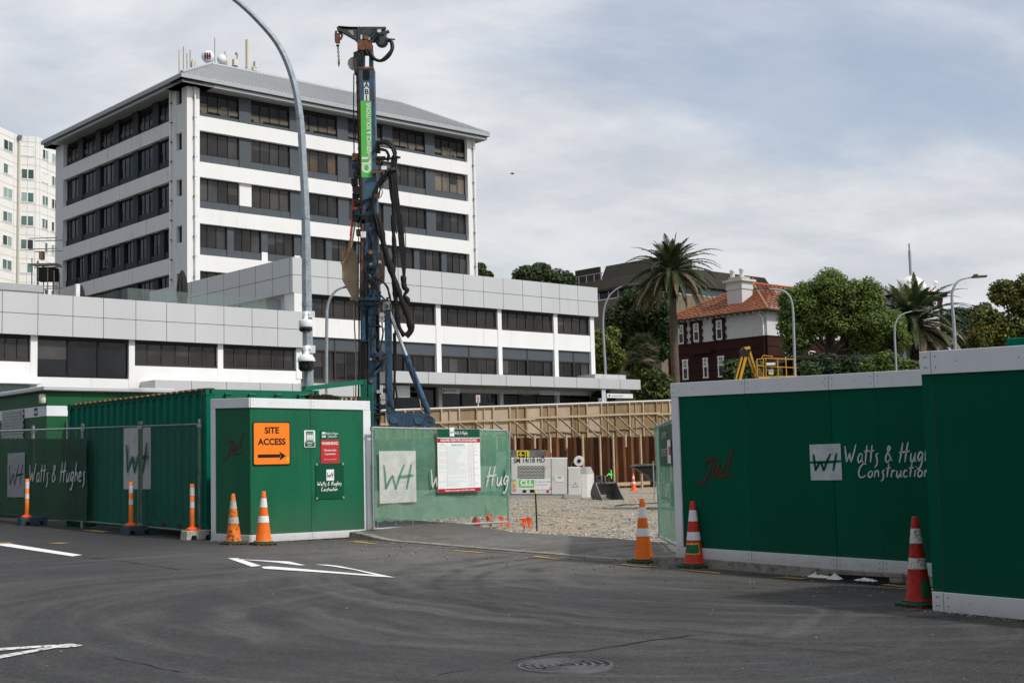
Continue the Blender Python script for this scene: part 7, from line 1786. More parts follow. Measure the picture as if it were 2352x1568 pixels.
# bunting on posts
bp = P(*zc3(1043,1318), 27.6); gzb = site_h(bp.x, 27.6); z1 = P(*zc3(1028,965), 27.6)
t = thing('barrier_post', 'black plastic barrier post with a yellow cap holding the orange flags', 'post', (bp.x, 27.6, gzb), 0, 'bunting posts')
mb = MB(); tt = Vector((z1.x-bp.x, 0, z1.z-gzb)); mb.tube([(0,0,-.1), tt*.93], .016, 'black', 8); mb.build('stem', t); mb = MB(); mb.tube([tt*.93, tt], .026, 'sign_yellow', 8); mb.build('cap', t)
hook = Vector((bp.x, 27.6, gzb)) + tt*.38
b2 = P(*zc3(672,1297), 28.4); g2 = site_h(b2.x, 28.4); t = thing('barrier_post', 'leaning black barrier post seen through the shade cloth', 'post', (b2.x, 28.4, g2), 0, 'bunting posts')
top2 = P(*zc3(605,1090), 28.4); tt2 = Vector((top2.x-b2.x, 0, top2.z-g2)); mb = MB(); mb.tube([(0,0,-.1), tt2], .016, 'black', 8); mb.build('stem', t)
e0 = Vector((b2.x, 28.4, g2)) + tt2*.75
t = thing('bunting', 'string of orange triangular flags between the black posts', 'bunting', e0); mb = MB(); ln = [p - e0 for p in sag(e0, hook, .10, 16)]; mb.tube(ln, .005, 'band_white', 4); mb.build('cord', t)
for u, v in ((545,0),(600,0),(640,0),(735,0),(800,0),(930,0),(975,0)):
    x = P(*zc3(u, 1180), 28).x - e0.x; s = x/(hook.x-e0.x)
    if not -.05 < s < 1: continue
    s = max(0, s); p = ln[min(15, int(s*16))].lerp(ln[min(16, int(s*16)+1)], s*16-int(s*16)); mb = MB(); w_ = .068; tw_ = rr.uniform(-.02,.02)
    mb.add([p + Vector((-w_,0,0)), p + Vector((w_,.01,.0)), p + Vector((w_*.5+tw_,.02,-.13)), p + Vector((tw_,.015,-.26)), p + Vector((-w_*.5+tw_,-.01,-.13))], [(0,1,2,4),(4,2,3)], 'flag'); mb.build('flag', t)
rb = P(*zc3(530,1280), 27.9); mb = MB(); vs = []; g = site_h(rb.x, 27.9)
mb.lathe([(.06,0),(.10,.04),(.09,.14),(.06,.22),(.03,.26),(.06,.29)], 'flag_red', 14); mb.V = [(x+.03*noise.noise((x*9,y*9,z*9)), y+.03*noise.noise((y*9,z*9,1)), z) for x, y, z in mb.V]; o = mb.build('red_sack', None, loc=(rb.x, 27.9, g)); tag(o, 'small crumpled red orange plastic sack under the gate leaf', 'sack')

# ------------------------------------------------------------------ boom lift behind the long hoarding
YL = 60.0; pl_ = P(*zl4(300,1190), YL); FL = Fr((pl_.x, YL, gz(pl_.x, YL)), 0)
t = FL.thing('boom_lift', 'yellow boom lift with an open work basket behind the long hoarding', 'boom lift')
def l4(x, y, d=0.0): a, b = FL.hy(zl4(x, y), d); return Vector((a, d, b))
mb = MB(); mb.beam(l4(150,1035), l4(88,1260), .34, .22, 'steel_dark', (0,1,0)); mb.beam(l4(162,1035,-.15), l4(105,1260,-.15), .12, .1, 'lift_yellow', (0,1,0)); mb.beam(l4(133,1035,-.15), l4(72,1260,-.15), .07, .08, 'lift_yellow', (0,1,0)); mb.build('lower_boom', t)
mb = MB(); plate3(mb, lambda x, y, d=0: l4(x, y, d), [(118,985),(140,958),(190,952),(200,975),(176,1040),(150,1045),(130,1035)], -.18, .18, 'steel_dark'); plate3(mb, lambda x, y, d=0: l4(x, y, d), [(140,960),(188,952),(196,972),(160,980)], -.2, .2, 'lift_yellow'); mb.build('elbow', t)
mb = MB(); plate3(mb, lambda x, y, d=0: l4(x, y, d), [(150,985),(190,955),(252,1170),(240,1195)], -.12, .12, 'lift_yellow'); plate3(mb, lambda x, y, d=0: l4(x, y, d), [(176,1010),(186,1005),(236,1160),(230,1166)], -.13, -.12, 'steel_dark'); mb.build('upper_boom', t)
mb = MB(); plate3(mb, lambda x, y, d=0: l4(x, y, d), [(240,1150),(270,1120),(300,1180),(250,1200)], -.1, .1, 'tan_plate'); mb.build('basket_mount', t)
mb = MB(); fl = [(250,1190),(550,1183)]; dpt = .95
for d in (-.4, dpt-.4):
    tr2, br2 = [l4(318,1045,d), l4(535,1052,d)], [l4(316,1188,d), l4(550,1183,d)]
    mb.tube([l4(250,1052,d), l4(318,1045,d)], .02, 'lift_yellow', 6); mb.tube([tr2[0], l4(430,1048,d), tr2[1]], .026, 'lift_yellow', 6); mb.tube([l4(250,1100,d), l4(325,1108,d), l4(545,1118,d)], .022, 'lift_yellow', 6)
    for x in (250, 300, 320, 410, 475, 540): mb.tube([l4(x,1048,d), l4(x+(8 if x > 400 else 2),1186,d)], .024, 'lift_yellow', 6)
for x, y in ((250,1052),(318,1045),(535,1052),(545,1118),(550,1184),(316,1188)): mb.tube([l4(x,y,-.4), l4(x,y,dpt-.4)], .024, 'lift_yellow', 6)
mb.tube([l4(285,1050,-.4), l4(300,1022,-.4), l4(375,1030,-.4)], .024, 'lift_yellow', 6); mb.build('basket_rail', t)
mb = MB(); a, b = l4(250,1196), l4(552,1184); mb.box(a.x, b.x, -.42, dpt-.38, a.z-.12, a.z+.03, 'lift_yellow'); mb.text('BOOM LIFT', .13, ((a.x+b.x)/2,-.43,a.z-.05), X, Z, 'black'); mb.build('basket_floor', t)
mb = MB(); a, b = l4(322,1060,-.45), l4(392,1082,-.45); mb.box(a.x, b.x, -.5, -.3, b.z, a.z, 'steel_dark'); a, b = l4(322,1080,-.45), l4(392,1096,-.45); mb.box(a.x, b.x, -.52, -.3, b.z, a.z, 'plastic_white'); a, b = l4(325,1100), l4(415,1145); mb.box(a.x+.3, b.x, -.3, .0, b.z, a.z, 'steel_dark'); a, b = l4(335,1135), l4(372,1172); mb.box(a.x, b.x, -.3, -.1, b.z, a.z, 'mach_white'); mb.build('control_box', t)
mb = MB(); c = l4(60,1700); z_ = l4(88,1260).z; mb.box(c.x-1.2, c.x+1.2, -.8, .8, .5, 1.5, 'lift_yellow'); mb.box(c.x-.6, c.x+.9, -.45, .45, 1.5, 2.1, 'steel_dark'); mb.build('turntable', t)
mb = MB(); mb.beam((c.x+.7,0,2.0), (c.x-.35,0,(z_+2)/2+.4), .3, .3, 'lift_yellow', (0,1,0)); mb.beam((c.x-.3,0,(z_+2)/2+.3), (l4(88,1260).x,0,z_+.15), .28, .28, 'lift_yellow', (0,1,0)); mb.build('riser_arm', t)
for dx in (-1.0, 1.0):
    for d in (-1.0, .75): mb = MB(); mb.lathe([(.4,0),(.5,.05),(.5,.25),(.4,.3)], 'hose', 18, (c.x+dx, d+.25, .5), A3); mb.build('wheel', t)
# ------------------------------------------------------------------ buildings on the right
M('maroon', (.036,.010,.008), .8, var=.12, scale=1.0, col2=(.028,.009,.008), thr=(.5,.7)); M('stucco', (.56,.57,.56), .9, var=.05, scale=1.2, bump=.6, bscale=9)
M('roof_tile', (.36,.11,.045), .85, var=.35, scale=2.2, col2=(.11,.05,.03), thr=(.52,.66), cscale=5)
M('roof_brown', (.060,.052,.042), .75, var=.12, scale=.5); M('conc_brown', (.20,.165,.12), .9, var=.15, scale=.8, col2=(.12,.10,.075), thr=(.5,.7), stretch=(1,1,.3))
M('timber_brown', (.075,.055,.04), .8, var=.2)
zH = zoom(2000,900,1100,2156)
oH = pt(1776, 150, 0); FHt = Fr((oH.x, oH.y, 0))
hx = lambda x, y, d=0.0: FHt.hx(zH(x,y), d)
LH_ = FHt.hx((1533,780))[0]; WH_ = 26.0
ze, zl_, = hx(2130,660)[1], hx(2135,858)[1]
ht = FHt.thing('heritage_building', 'old two storey building with white upper walls, maroon base and orange tiled roof', 'building')
mb = MB(); mb.box(0, WH_, 0, LH_, 0, zl_, 'maroon')
for z in [zl_ - 1.1*k for k in range(0, 9)]: mb.box(-.06, WH_+.06, -.06, LH_+.06, z-.12, z, 'maroon')
mb.build('lower_wall', ht)
mb = MB(); mb.box(0.03, WH_-.03, .03, LH_-.03, zl_+.002, ze+.3, 'stucco'); mb.build('upper_wall', ht)
OV = 1.0; yc = LH_/2; u_, v_ = 1752, 650
pk = FHt.w(yc, yc, 0); zp = P(u_, v_, pk.y).z
pk2 = zp
mb = MB(); a = [Vector((-OV,-OV,ze)), Vector((WH_+OV,-OV,ze)), Vector((WH_+OV,LH_+OV,ze)), Vector((-OV,LH_+OV,ze))]; b = [Vector((yc,yc,zp)), Vector((WH_-yc,yc,zp))]
def slope(q, name, rows=26):
    """tiled slope: courses of tiles as small steps"""
    A, B, C, D = q; mb = MB()
    for r in range(rows):
        f0, f1 = r/rows, (r+1)/rows; l0, r0, l1, r1_ = A.lerp(D,f0), B.lerp(C,f0), A.lerp(D,f1), B.lerp(C,f1)
        n = (B-A).cross(D-A).normalized()
        if n.z < 0: n = -n
        ns = max(2, int((r0-l0).length/.45)); vs = []
        for i in range(ns+1):
            t_ = i/ns; wv = .05*(i % 2); vs += [l0.lerp(r0,t_) + n*(.07+wv*.6), l1.lerp(r1_,t_) + n*(.0+wv*.6)]
        mb.add(vs, [(2*i,2*i+2,2*i+3,2*i+1) for i in range(ns)], 'roof_tile')
    return mb
for q in ([a[0],a[1],b[1],b[0]], [a[3],a[0],b[0],b[0]], [a[1],a[2],b[1],b[1]], [a[2],a[3],b[0],b[1]]): slope(q, 'roof').build('roof_slope', ht)
mb = MB(); mb.tube([a[0],b[0]], .16, 'rust_edge', 6); mb.tube([a[3],b[0]], .16, 'roof_tile', 6); mb.tube([b[0],b[1]], .18, 'roof_tile', 6); mb.lathe([(.2,0),(.08,.3),(.15,.5),(.02,.9)], 'roof_tile', 8, b[0]); mb.build('ridge', ht)
mb = MB(); mb.box(-OV, WH_+OV, -OV, LH_+OV, ze-.12, ze+.02, 'timber_brown')
for k in range(int(LH_/.9)): mb.box(-OV+.1, 0, .3+k*.9, .42+k*.9, ze-.3, ze-.12, 'stucco')
mb.build('eaves', ht)
def hwin(x0, x1, y0, y1, sur=None):
    (ya, z1), (yb, z0) = hx(x0, y0), hx(x1, y1); z0 = hx((x0+x1)/2, y1)[1]; z1 = hx((x0+x1)/2, y0)[1]; ya, yb = min(ya,yb), max(ya,yb); w = yb-ya; mb = MB()
    mb.poly([(-.02,yb,z0),(-.02,ya,z0),(-.02,ya,z1),(-.02,yb,z1)], 'glass_black')
    for s in (ya, yb-.14): mb.box(-.09, -.0, s, s+.14, z0, z1, 'pipe_white')
    for z in (z0, z0+(z1-z0)*.55, z1-.1): mb.box(-.10, -.0, ya-.05, yb+.05, z, z+.14, 'pipe_white')
    for k in range(1,4): mb.box(-.08, 0, ya+w*k/4-.03, ya+w*k/4+.03, z0+(z1-z0)*.55, z1, 'pipe_white')
    mb.box(-.08, 0, ya, yb, z0+(z1-z0)*.78, z0+(z1-z0)*.78+.07, 'pipe_white'); mb.build('window', ht)
    if sur:
        mb = MB()
        for k in range(6):
            z = z0-.3 + (z1-z0+.5)*k/6; e = .55 if k % 2 else .38; h = (z1-z0+.5)/6
            mb.box(-.12, .0, ya-e, ya, z, z+h-.01, 'maroon'); mb.box(-.12, .0, yb, yb+e, z, z+h-.01, 'maroon')
        mb.box(-.14, 0, ya-.5, yb+.5, z1+.18, z1+.75, 'maroon'); mb.box(-.16, 0, (ya+yb)/2-.25, (ya+yb)/2+.25, z1+.6, z1+1.0, 'maroon'); mb.build('window_surround', ht)
for q in ((1397,1446,790,932),(1516,1566,778,912),(1694,1748,752,898)): hwin(*q, sur=True)
for q in ((1432,1480,1056,1212),(1592,1636,1042,1200),(1708,1762,1028,1192)): hwin(*q)
mb = MB(); ya, z1 = hx(1510,985); yb, _ = hx(1675,985); mb.box(-.5, 0, min(ya,yb), max(ya,yb), z1-.5, z1, 'maroon'); mb.build('hood', ht)
for x, m in ((2065,'pipe_white'),): y_, z_ = hx(x, 690); mb = MB(); mb.tube([(-.5,y_+.6,ze-.1),(-.15,y_,ze-.8),(-.15,y_,zl_)], .1, 'pipe_white', 8); mb.tube([(-.15,y_,zl_),(-.15,y_,3)], .1, 'maroon', 8); mb.build('downpipe', ht)
for k in range(5):   # right face, seen through the tree
    x0 = 3+k*4.6; mb = MB()
    for z0_, z1_ in ((zl_+.8, zl_+2.6), (zl_-4.2, zl_-1.6)):
        mb.poly([(x0,-.08,z0_),(x0+1.3,-.08,z0_),(x0+1.3,-.08,z1_),(x0,-.08,z1_)], 'glass_black')
        for s in (x0, x0+.6, x0+1.22): mb.box(s, s+.1, -.14, -.06, z0_, z1_, 'pipe_white')
        for z in (z0_, (z0_+z1_)/2, z1_): mb.box(x0, x0+1.3, -.14, -.06, z, z+.1, 'pipe_white')
    mb.build('window', ht)
# chimney
cy = FHt.hx(zH(1885,640), 2.2); sy = abs(FHt.hx(zH(1808,640),2.2)[0]-FHt.hx(zH(1925,640),2.2)[0])
cb_, ct = FHt.hx(zH(1885,660),2.2)[1], FHt.hx(zH(1885,410),2.2)[1]; y0_, y1_ = cy[0]-sy*.35, cy[0]+sy*.65
mb = MB(); H_ = ct-cb_
mb.box(1.6, 3.6, y0_, y1_, cb_-.8, cb_+H_*.62, 'stucco'); mb.box(1.5, 3.7, y0_-.1, y1_+.1, cb_+H_*.62, cb_+H_*.70, 'stucco'); mb.box(1.55, 3.65, y0_-.05, y1_+.05, cb_+H_*.70, cb_+H_*.86, 'stucco'); mb.box(1.25, 3.95, y0_-.35, y1_+.35, cb_+H_*.86, cb_+H_*.93, 'stucco'); mb.box(1.7, 3.5, y0_+.2, y1_-.2, cb_+H_*.93, cb_+H_*1.02, 'concrete_pale'); mb.build('chimney', ht)
for k in range(2): mb = MB(); mb.lathe([(.3,0),(.26,.7),(.32,.75),(.3,1.0)], 'cream_wall', 12, (2.6, y0_+.7+k*1.4, cb_+H_*1.02)); mb.build('chimney_pot', ht)

# brown office block behind the palm
oB = pt(1528, 190, 0); FBr = Fr((oB.x, oB.y, 0)); lz = lambda x, y, d=0.0: FBr.hx(zH(x, y), d); rz_ = lambda x, y, d=0.0: FBr.hy(zH(x, y), d)
bb = FBr.thing('brown_office_block', 'brown office block with sloped ribbed metal upper storey behind the palm', 'building')
LB = lz(600,460)[0]; WB = rz_(2100,470)[0] + .8; zb1 = lz(1060,384)[1]; zt1 = lz(1060,285)[1]; zw1, zw0 = rz_(1600,482)[1], rz_(1600,560)[1]
zb1 = lz(1060,384)[1]
mb = MB(); ov = .8; ins = 1.6
def ribwall(P0, P1, Q1, Q0, n, m):
    mb.poly([P0, P1, Q1, Q0], m)
    for i in range(n): t_ = (i+.5)/n; mb.beam(Vector(P0).lerp(Vector(P1), t_), Vector(Q0).lerp(Vector(Q1), t_), .16, .16, m)
L2 = lz(765,330)[0]
ribwall((-ov+ins*1.0,L2,zb1+.2),(-ov+ins,-0,zb1+.2),(.3+ins,0,zt1+.4),(.3+ins,L2,zt1+.4), 60, 'roof_brown')
ribwall((-ov,LB,zw1),(-ov,-ov,zw1),(-ov+.9,-ov+.9,zb1),(-ov+.9,LB,zb1), 80, 'roof_brown')
ztr = rz_(1900,394,.8)[1]
ribwall((-ov,-ov,zw1),(WB,-ov,zw1),(WB-.5,.8,ztr),(-ov+.9,.8,ztr), 90, 'roof_brown'); mb.poly([(WB,-ov,zw1),(WB,14,zw1),(WB-.5,14,ztr),(WB-.5,.8,ztr)], 'roof_brown')
mb.poly([(-ov+.9,.8,zb1),(-ov+.9,LB,zb1),(WB-.5,LB,zb1),(WB-.5,.8,zb1)], 'roof_brown'); mb.box(ins+.32, FBr.hy((1590,610),0)[0], .02, L2-.02, zb1, zt1+.38, 'roof_brown'); mb.build('roof', bb)
mb = MB(); mb.box(-ov-.05, WB, -ov-.05, LB, zw1-.25, zw1+.02, 'timber_brown'); mb.build('fascia', bb)
mb = MB(); mb.box(.0, WB-.5, 0, LB-.3, 0, zw0, 'conc_brown'); mb.box(.35, WB-.8, .35, LB-.6, zw0, zw1-.1, 'conc_brown'); mb.build('wall', bb)
for k in range(9):
    mb = MB(); a, b = .4+(WB-1.4)*k/9, .4+(WB-1.4)*(k+1)/9; mb.poly([(a,.3,zw0),(b,.3,zw0),(b,.3,zw1-.25),(a,.3,zw1-.25)], rng.choice(('glass_tint','glass_tint','glass_dark'))); mb.box(a-.06,a+.06,.22,.34,zw0,zw1-.2,'pipe_white'); mb.box(a,b,.2,.34,zw0,zw0+.15,'pipe_white'); mb.build('window', bb)
for k in range(8):
    mb = MB(); a, b = .4+(LB-1)*k/8, .4+(LB-1)*(k+1)/8; mb.poly([(.3,b,zw0),(.3,a,zw0),(.3,a,zw1-.25),(.3,b,zw1-.25)], 'glass_black'); mb.box(.22,.34,a-.08,a+.08,zw0,zw1-.2,'wall_cool'); mb.box(.2,.34,a,b,zw0,zw0+.2,'wall_cool'); mb.build('window', bb)
mb = MB(); ya = L2+.3; yb = lz(568,400)[0]; zla, zlb = lz(700,440)[1], lz(700,345)[1]
for k in range(11): z = zla+(zlb-zla)*k/10; mb.box(.6,.7,ya,yb,z,z+.22,'roof_brown')
for k in range(5): y_ = ya+(yb-ya)*k/4; mb.box(.7,.9,y_-.1,y_+.1,zla-1,zlb+.2,'timber_brown')
mb.build('louvre_screen', bb)
mb = MB(); y_, z_ = lz(620,440), lz(830,402); mb.tube([(-.6,lz(620,440)[0],zb1+.9),(-.6,lz(830,402)[0],zb1+.9)], .06, 'galv', 6)
for k in range(4): yy = lz(640+60*k,430)[0]; mb.tube([(-.6,yy,zb1-.2),(-.6,yy,zb1+.9)], .06, 'galv', 6)
mb.build('handrail', bb)

# clock tower
oK = pt((2900+1517*.5102)/1.7415, 200, 0); FKt = Fr((oK.x, oK.y, 0), math.radians(23.7)); ck = lambda x, y, d=0.0: FKt.hy(zl4(x, y), d); cl = lambda x, y, d=0.0: FKt.hx(zl4(x, y), d)
kt = FKt.thing('clock_tower', 'white and maroon clock tower with a white dome and tall flagpole', 'clock tower')
S = ck(1708,700)[0]; zc0 = ck(1640,556)[1]; zc1 = ck(1640,528)[1]; zpar = ck(1640,486)[1]; zdm = cl(1515,400)[1]
mb = MB(); mb.box(0, S, 0, S, 0, zc0, 'stucco'); mb.build('shaft', kt)
for x, y in ((-.08,-.08),(S-.62,-.08),(-.08,S-.62)):
    mb = MB(); mb.box(x+.05, x+.6, y+.05, y+.6, zc0-21, zc0-.05, 'maroon')
    for k in range(14): z = zc0-.2-k*1.5; mb.box(x, x+.7, y, y+.7, z-.75, z, 'maroon')
    mb.build('quoin', kt)
mb = MB(); mb.box(-.12, S+.12, -.12, S+.12, zc0-7.6, zc0-7.0, 'maroon'); mb.build('string_course', kt); mb = MB(); mb.box(1.6, S-1.6, -.1, 0, zc0-13.5, zc0-7.6, 'maroon'); mb.box(1.9, S-1.9, -.14, 0, zc0-13, zc0-8.2, 'glass_black'); mb.build('window', kt)
mb = MB(); mb.box(-.6, S+.6, -.6, S+.6, zc0, zc0+.35, 'maroon'); mb.box(-.9, S+.9, -.9, S+.9, zc0+.36, zc1, 'maroon'); mb.build('cornice', kt)
mb = MB(); mb.box(-.1, S+.1, -.1, S+.1, zc1+.01, zpar, 'pipe_white'); mb.build('parapet', kt)
for x, y in ((.6,.6),(S-.6,.6),(.6,S-.6),(S-.6,S-.6)): mb = MB(); mb.lathe([(.34,0),(.34,.2),(.22,.3),(.38,.5),(.44,.75),(.3,1.0),(.03,1.15)], 'pipe_white', 14, (x,y,zpar)); mb.build('finial', kt)
mb = MB(); R_d = S*.36; hd = P(*zl4(1515,400), FKt.w(S/2,S/2,0).y).z - zpar; zdm = zpar + hd; mb.lathe([(R_d*math.cos(a), hd*math.sin(a)) for a in [k*PI/2/12 for k in range(12)]] + [(.25,hd*1.0),(.25,hd*1.06)], 'pipe_white', 28, (S/2,S/2,zpar)); mb.build('dome', kt)
mb = MB(); tp_ = P(*zl4(1499,145), FKt.w(S/2,S/2,0).y); lp = FKt.l(tp_); mb.tube([(S/2,S/2,zdm),(S/2,S/2,zdm+4)], .22, 'galv', 8); mb.tube([(S/2,S/2,zdm+4),(S/2,S/2,lp.z)], .13, 'galv', 8); mb.build('flagpole', kt)
cx_, cz_ = ck(1645,608, -.1); rc = abs(ck(1645,575)[1]-cz_)
for f in (0, 1):
    mb = MB(); axx = ((1,0,0),(0,0,1),(0,-1,0)) if f == 0 else ((0,-1,0),(0,0,1),(-1,0,0)); c = (cx_,-.02,cz_) if f == 0 else (-.02,S/2,cz_)
    mb.lathe([(rc*1.35,0),(rc*1.35,.2),(rc,.22)], 'maroon', 28, c, axx, cap=False); mb.lathe([(rc,.1),(.01,.1)], 'pipe_white', 28, c, axx, cap=False)
    A, B, C = (Vector(v) for v in axx); o = Vector(c) + C*.14
    for k in range(12): a = k*PI/6; d = A*math.sin(a) + B*math.cos(a); mb.obox(o + d*rc*.8, d*rc*.13, d.cross(C)*.09, C*.01, 'black')
    for a, l in ((2.5,.5),(-2.3,.75)): d = A*math.sin(a) + B*math.cos(a); mb.obox(o + d*rc*l/2, d*rc*l/2, d.cross(C)*.08, C*.015, 'black')
    mb.build('clock_face', kt)
# town hall wing with orange roof below the tower
ww = FKt.thing('town_hall', 'maroon hall wing with an orange roof left of the clock tower', 'building'); zr_ = cl(1300,595)[1]; mb = MB(); ya, yb = S+.2, S+16
mb.box(0, 8, ya, yb, 0, zr_-3.3, 'maroon'); mb.box(.02, 8, ya, yb, zr_-7, zr_-3.2, 'stucco'); mb.build('wall', ww)
slope([Vector((-.8,yb,zr_-3.2)),Vector((-.8,ya,zr_-3.2)),Vector((5,ya,zr_)),Vector((5,yb-4,zr_))], 'roof', 16).build('roof', ww)
yc_, zc_ = cl(1240,560, 3); mb = MB(); mb.box(2.5,3.6,yc_-.5,yc_+.5,zr_-2,zc_,'stucco'); mb.build('chimney', ww)
# dark shelter under the round tree
pS = pt(1800, 105, 0); FS = Fr((pS.x, 105, 0), 0); sx_ = lambda x, y: FS.hy(zl4(x, y))
t = FS.thing('shelter', 'dark flat roofed shelter in the shade under the round tree', 'shelter')
a, b = sx_(480,1030), sx_(1320,1040); mb = MB(); mb.box(a[0], b[0], -1, 6, sx_(800,1062)[1], sx_(800,1030)[1], 'frame_dark'); mb.build('roof', t, bevel=.05)
mb = MB(); mb.box(a[0]+.3, b[0]-.3, 3, 6, 0, sx_(800,1062)[1], 'frame_dark'); mb.build('back_wall', t)
for k in range(7): x = a[0]+.5+(b[0]-a[0]-1)*k/6; mb = MB(); mb.box(x-.12, x+.12, -.6, -.4, 0, sx_(800,1062)[1], 'maroon' if k % 2 else 'slate'); mb.build('post', t)
for x0, x1, y0_, y1_ in ((650,700,1085,1150),(735,790,1090,1160),(985,1060,1085,1140)): p, q_ = sx_(x0,y0_), sx_(x1,y1_); mb = MB(); mb.box(p[0], q_[0], 2.9, 3.0, q_[1], p[1], 'glass_tint' if x0 != 735 else 'maroon'); mb.build('window', t)
# bird
pB_ = P(1177, 399.5, 60); t = thing('bird', 'small dark bird flying in the open sky', 'bird', pB_)
mb = MB(); mb.lathe([(.004,-.16),(.035,-.08),(.045,0),(.03,.1),(.012,.16)], 'hose', 8, (0,0,0), ((0,1,0),(0,0,1),(1,0,0)))
mb.add([(.04,0,.02),(-.05,0,.02),(-.09,-.16,.07),(-.03,-.3,.02),(.02,-.16,.075)], [(0,1,2,4),(4,2,3)], 'hose'); mb.add([(.04,0,.02),(-.05,0,.02),(-.09,.16,.07),(-.03,.3,.02),(.02,.16,.075)], [(1,0,4,2),(2,4,3)], 'hose'); mb.add([(-.12,-.02,0),(-.12,.02,0),(-.24,.05,0),(-.24,-.05,0)], [(0,1,2,3)], 'hose')
o = mb.build('body', t); t.scale = (.65,.65,.65)
# ------------------------------------------------------------------ trees
def leafmat(name, col, tr=.25):
    m = bpy.data.materials.new(name); m.use_nodes = True; nt = m.node_tree; L = nt.links.new; b = nt.nodes['Principled BSDF']
    tc = nn(nt, 'ShaderNodeTexCoord'); n = nn(nt, 'ShaderNodeTexNoise', Scale=.9, Detail=4.0); L(tc.outputs['Object'], n.inputs['Vector'])
    r = nn(nt, 'ShaderNodeValToRGB'); L(n.outputs['Fac'], r.inputs['Fac']); r.color_ramp.elements[0].position = .35; r.color_ramp.elements[1].position = .65
    r.color_ramp.elements[0].color = rgb([c*.65 for c in col]); r.color_ramp.elements[1].color = rgb([c*1.3 for c in col]); L(r.outputs['Color'], b.inputs['Base Color'])
    b.inputs['Roughness'].default_value = .55; b.inputs['Specular IOR Level'].default_value = .3
    tl = nn(nt, 'ShaderNodeBsdfTranslucent'); L(r.outputs['Color'], tl.inputs['Color']); ms = nn(nt, 'ShaderNodeMixShader', Fac=tr); L(b.outputs[0], ms.inputs[1]); L(tl.outputs[0], ms.inputs[2]); L(ms.outputs[0], nt.nodes['Material Output'].inputs['Surface']); MATS[name] = m
leafmat('leaf_green', (.18,.25,.05), .35); leafmat('leaf_mid', (.085,.14,.03), .3); leafmat('leaf_dark', (.035,.06,.02)); leafmat('leaf_yellow', (.20,.20,.035), .35); leafmat('leaf_gold', (.24,.18,.035), .35); leafmat('leaf_grey', (.085,.115,.065), .3)
leafmat('palm_green', (.06,.09,.034)); leafmat('palm_pale', (.14,.18,.075)); leafmat('palm_dry', (.27,.21,.13)); leafmat('palm_dark', (.03,.045,.02))
M('bark', (.06,.05,.042), .9, var=.35, scale=5, bump=.6, bscale=14); M('palm_bark', (.15,.115,.085), .95, var=.35, scale=6, bump=.8, bscale=12, col2=(.06,.045,.035), thr=(.48,.6)); M('palm_boot', (.045,.035,.02), .95, var=.5, scale=5, bump=.8, bscale=9)
def foliage(mb, lobes, n, size, mats, rg, flat=.55, shell=.35):
    """leaf-sized faces spread through the outer volume of each lobe, tilted to face out and up"""
    vol = [a*b*c for _, (a, b, c) in lobes]; tot = sum(v**.67 for v in vol)
    for (c, (rx, ry, rz)), v in zip(lobes, vol):
        for _ in range(int(n*v**.67/tot)):
            while True:
                d = Vector((rg.gauss(0,1), rg.gauss(0,1), rg.gauss(.25,1)))
                if d.length > .1: break
            d.normalize(); rad = 1 - shell*rg.random()**1.6 + rg.gauss(0,.05); p = Vector((c[0]+d.x*rx*rad, c[1]+d.y*ry*rad, c[2]+d.z*rz*rad))
            nrm = (d + Vector((rg.gauss(0,.55), rg.gauss(0,.55), rg.gauss(flat,.5)))).normalized(); t = nrm.orthogonal().normalized(); t = (t*math.cos(ang := rg.random()*6.28) + nrm.cross(t)*math.sin(ang)); b = nrm.cross(t)
            s = size*rg.uniform(.6,1.35); m = mats[min(len(mats)-1, int(rg.random()**1.2*len(mats)))]
            mb.add([p - t*s*.5, p + b*s*.30 + nrm*s*.06, p + t*s*.55 - nrm*s*.06, p - b*s*.30 + nrm*s*.06], [(0,3,2,1)], m)
def limb(mb, a, b, r0, r1, rg, m='bark', k=5):
    a, b = Vector(a), Vector(b); L = (b-a).length; pts = [a.lerp(b, i/k) + Vector((rg.gauss(0,.03), rg.gauss(0,.03), rg.gauss(0,.02)))*L*(0 < i < k) for i in range(k+1)]
    mb.tube(pts, [r0+(r1-r0)*i/k for i in range(k+1)], m, 8)
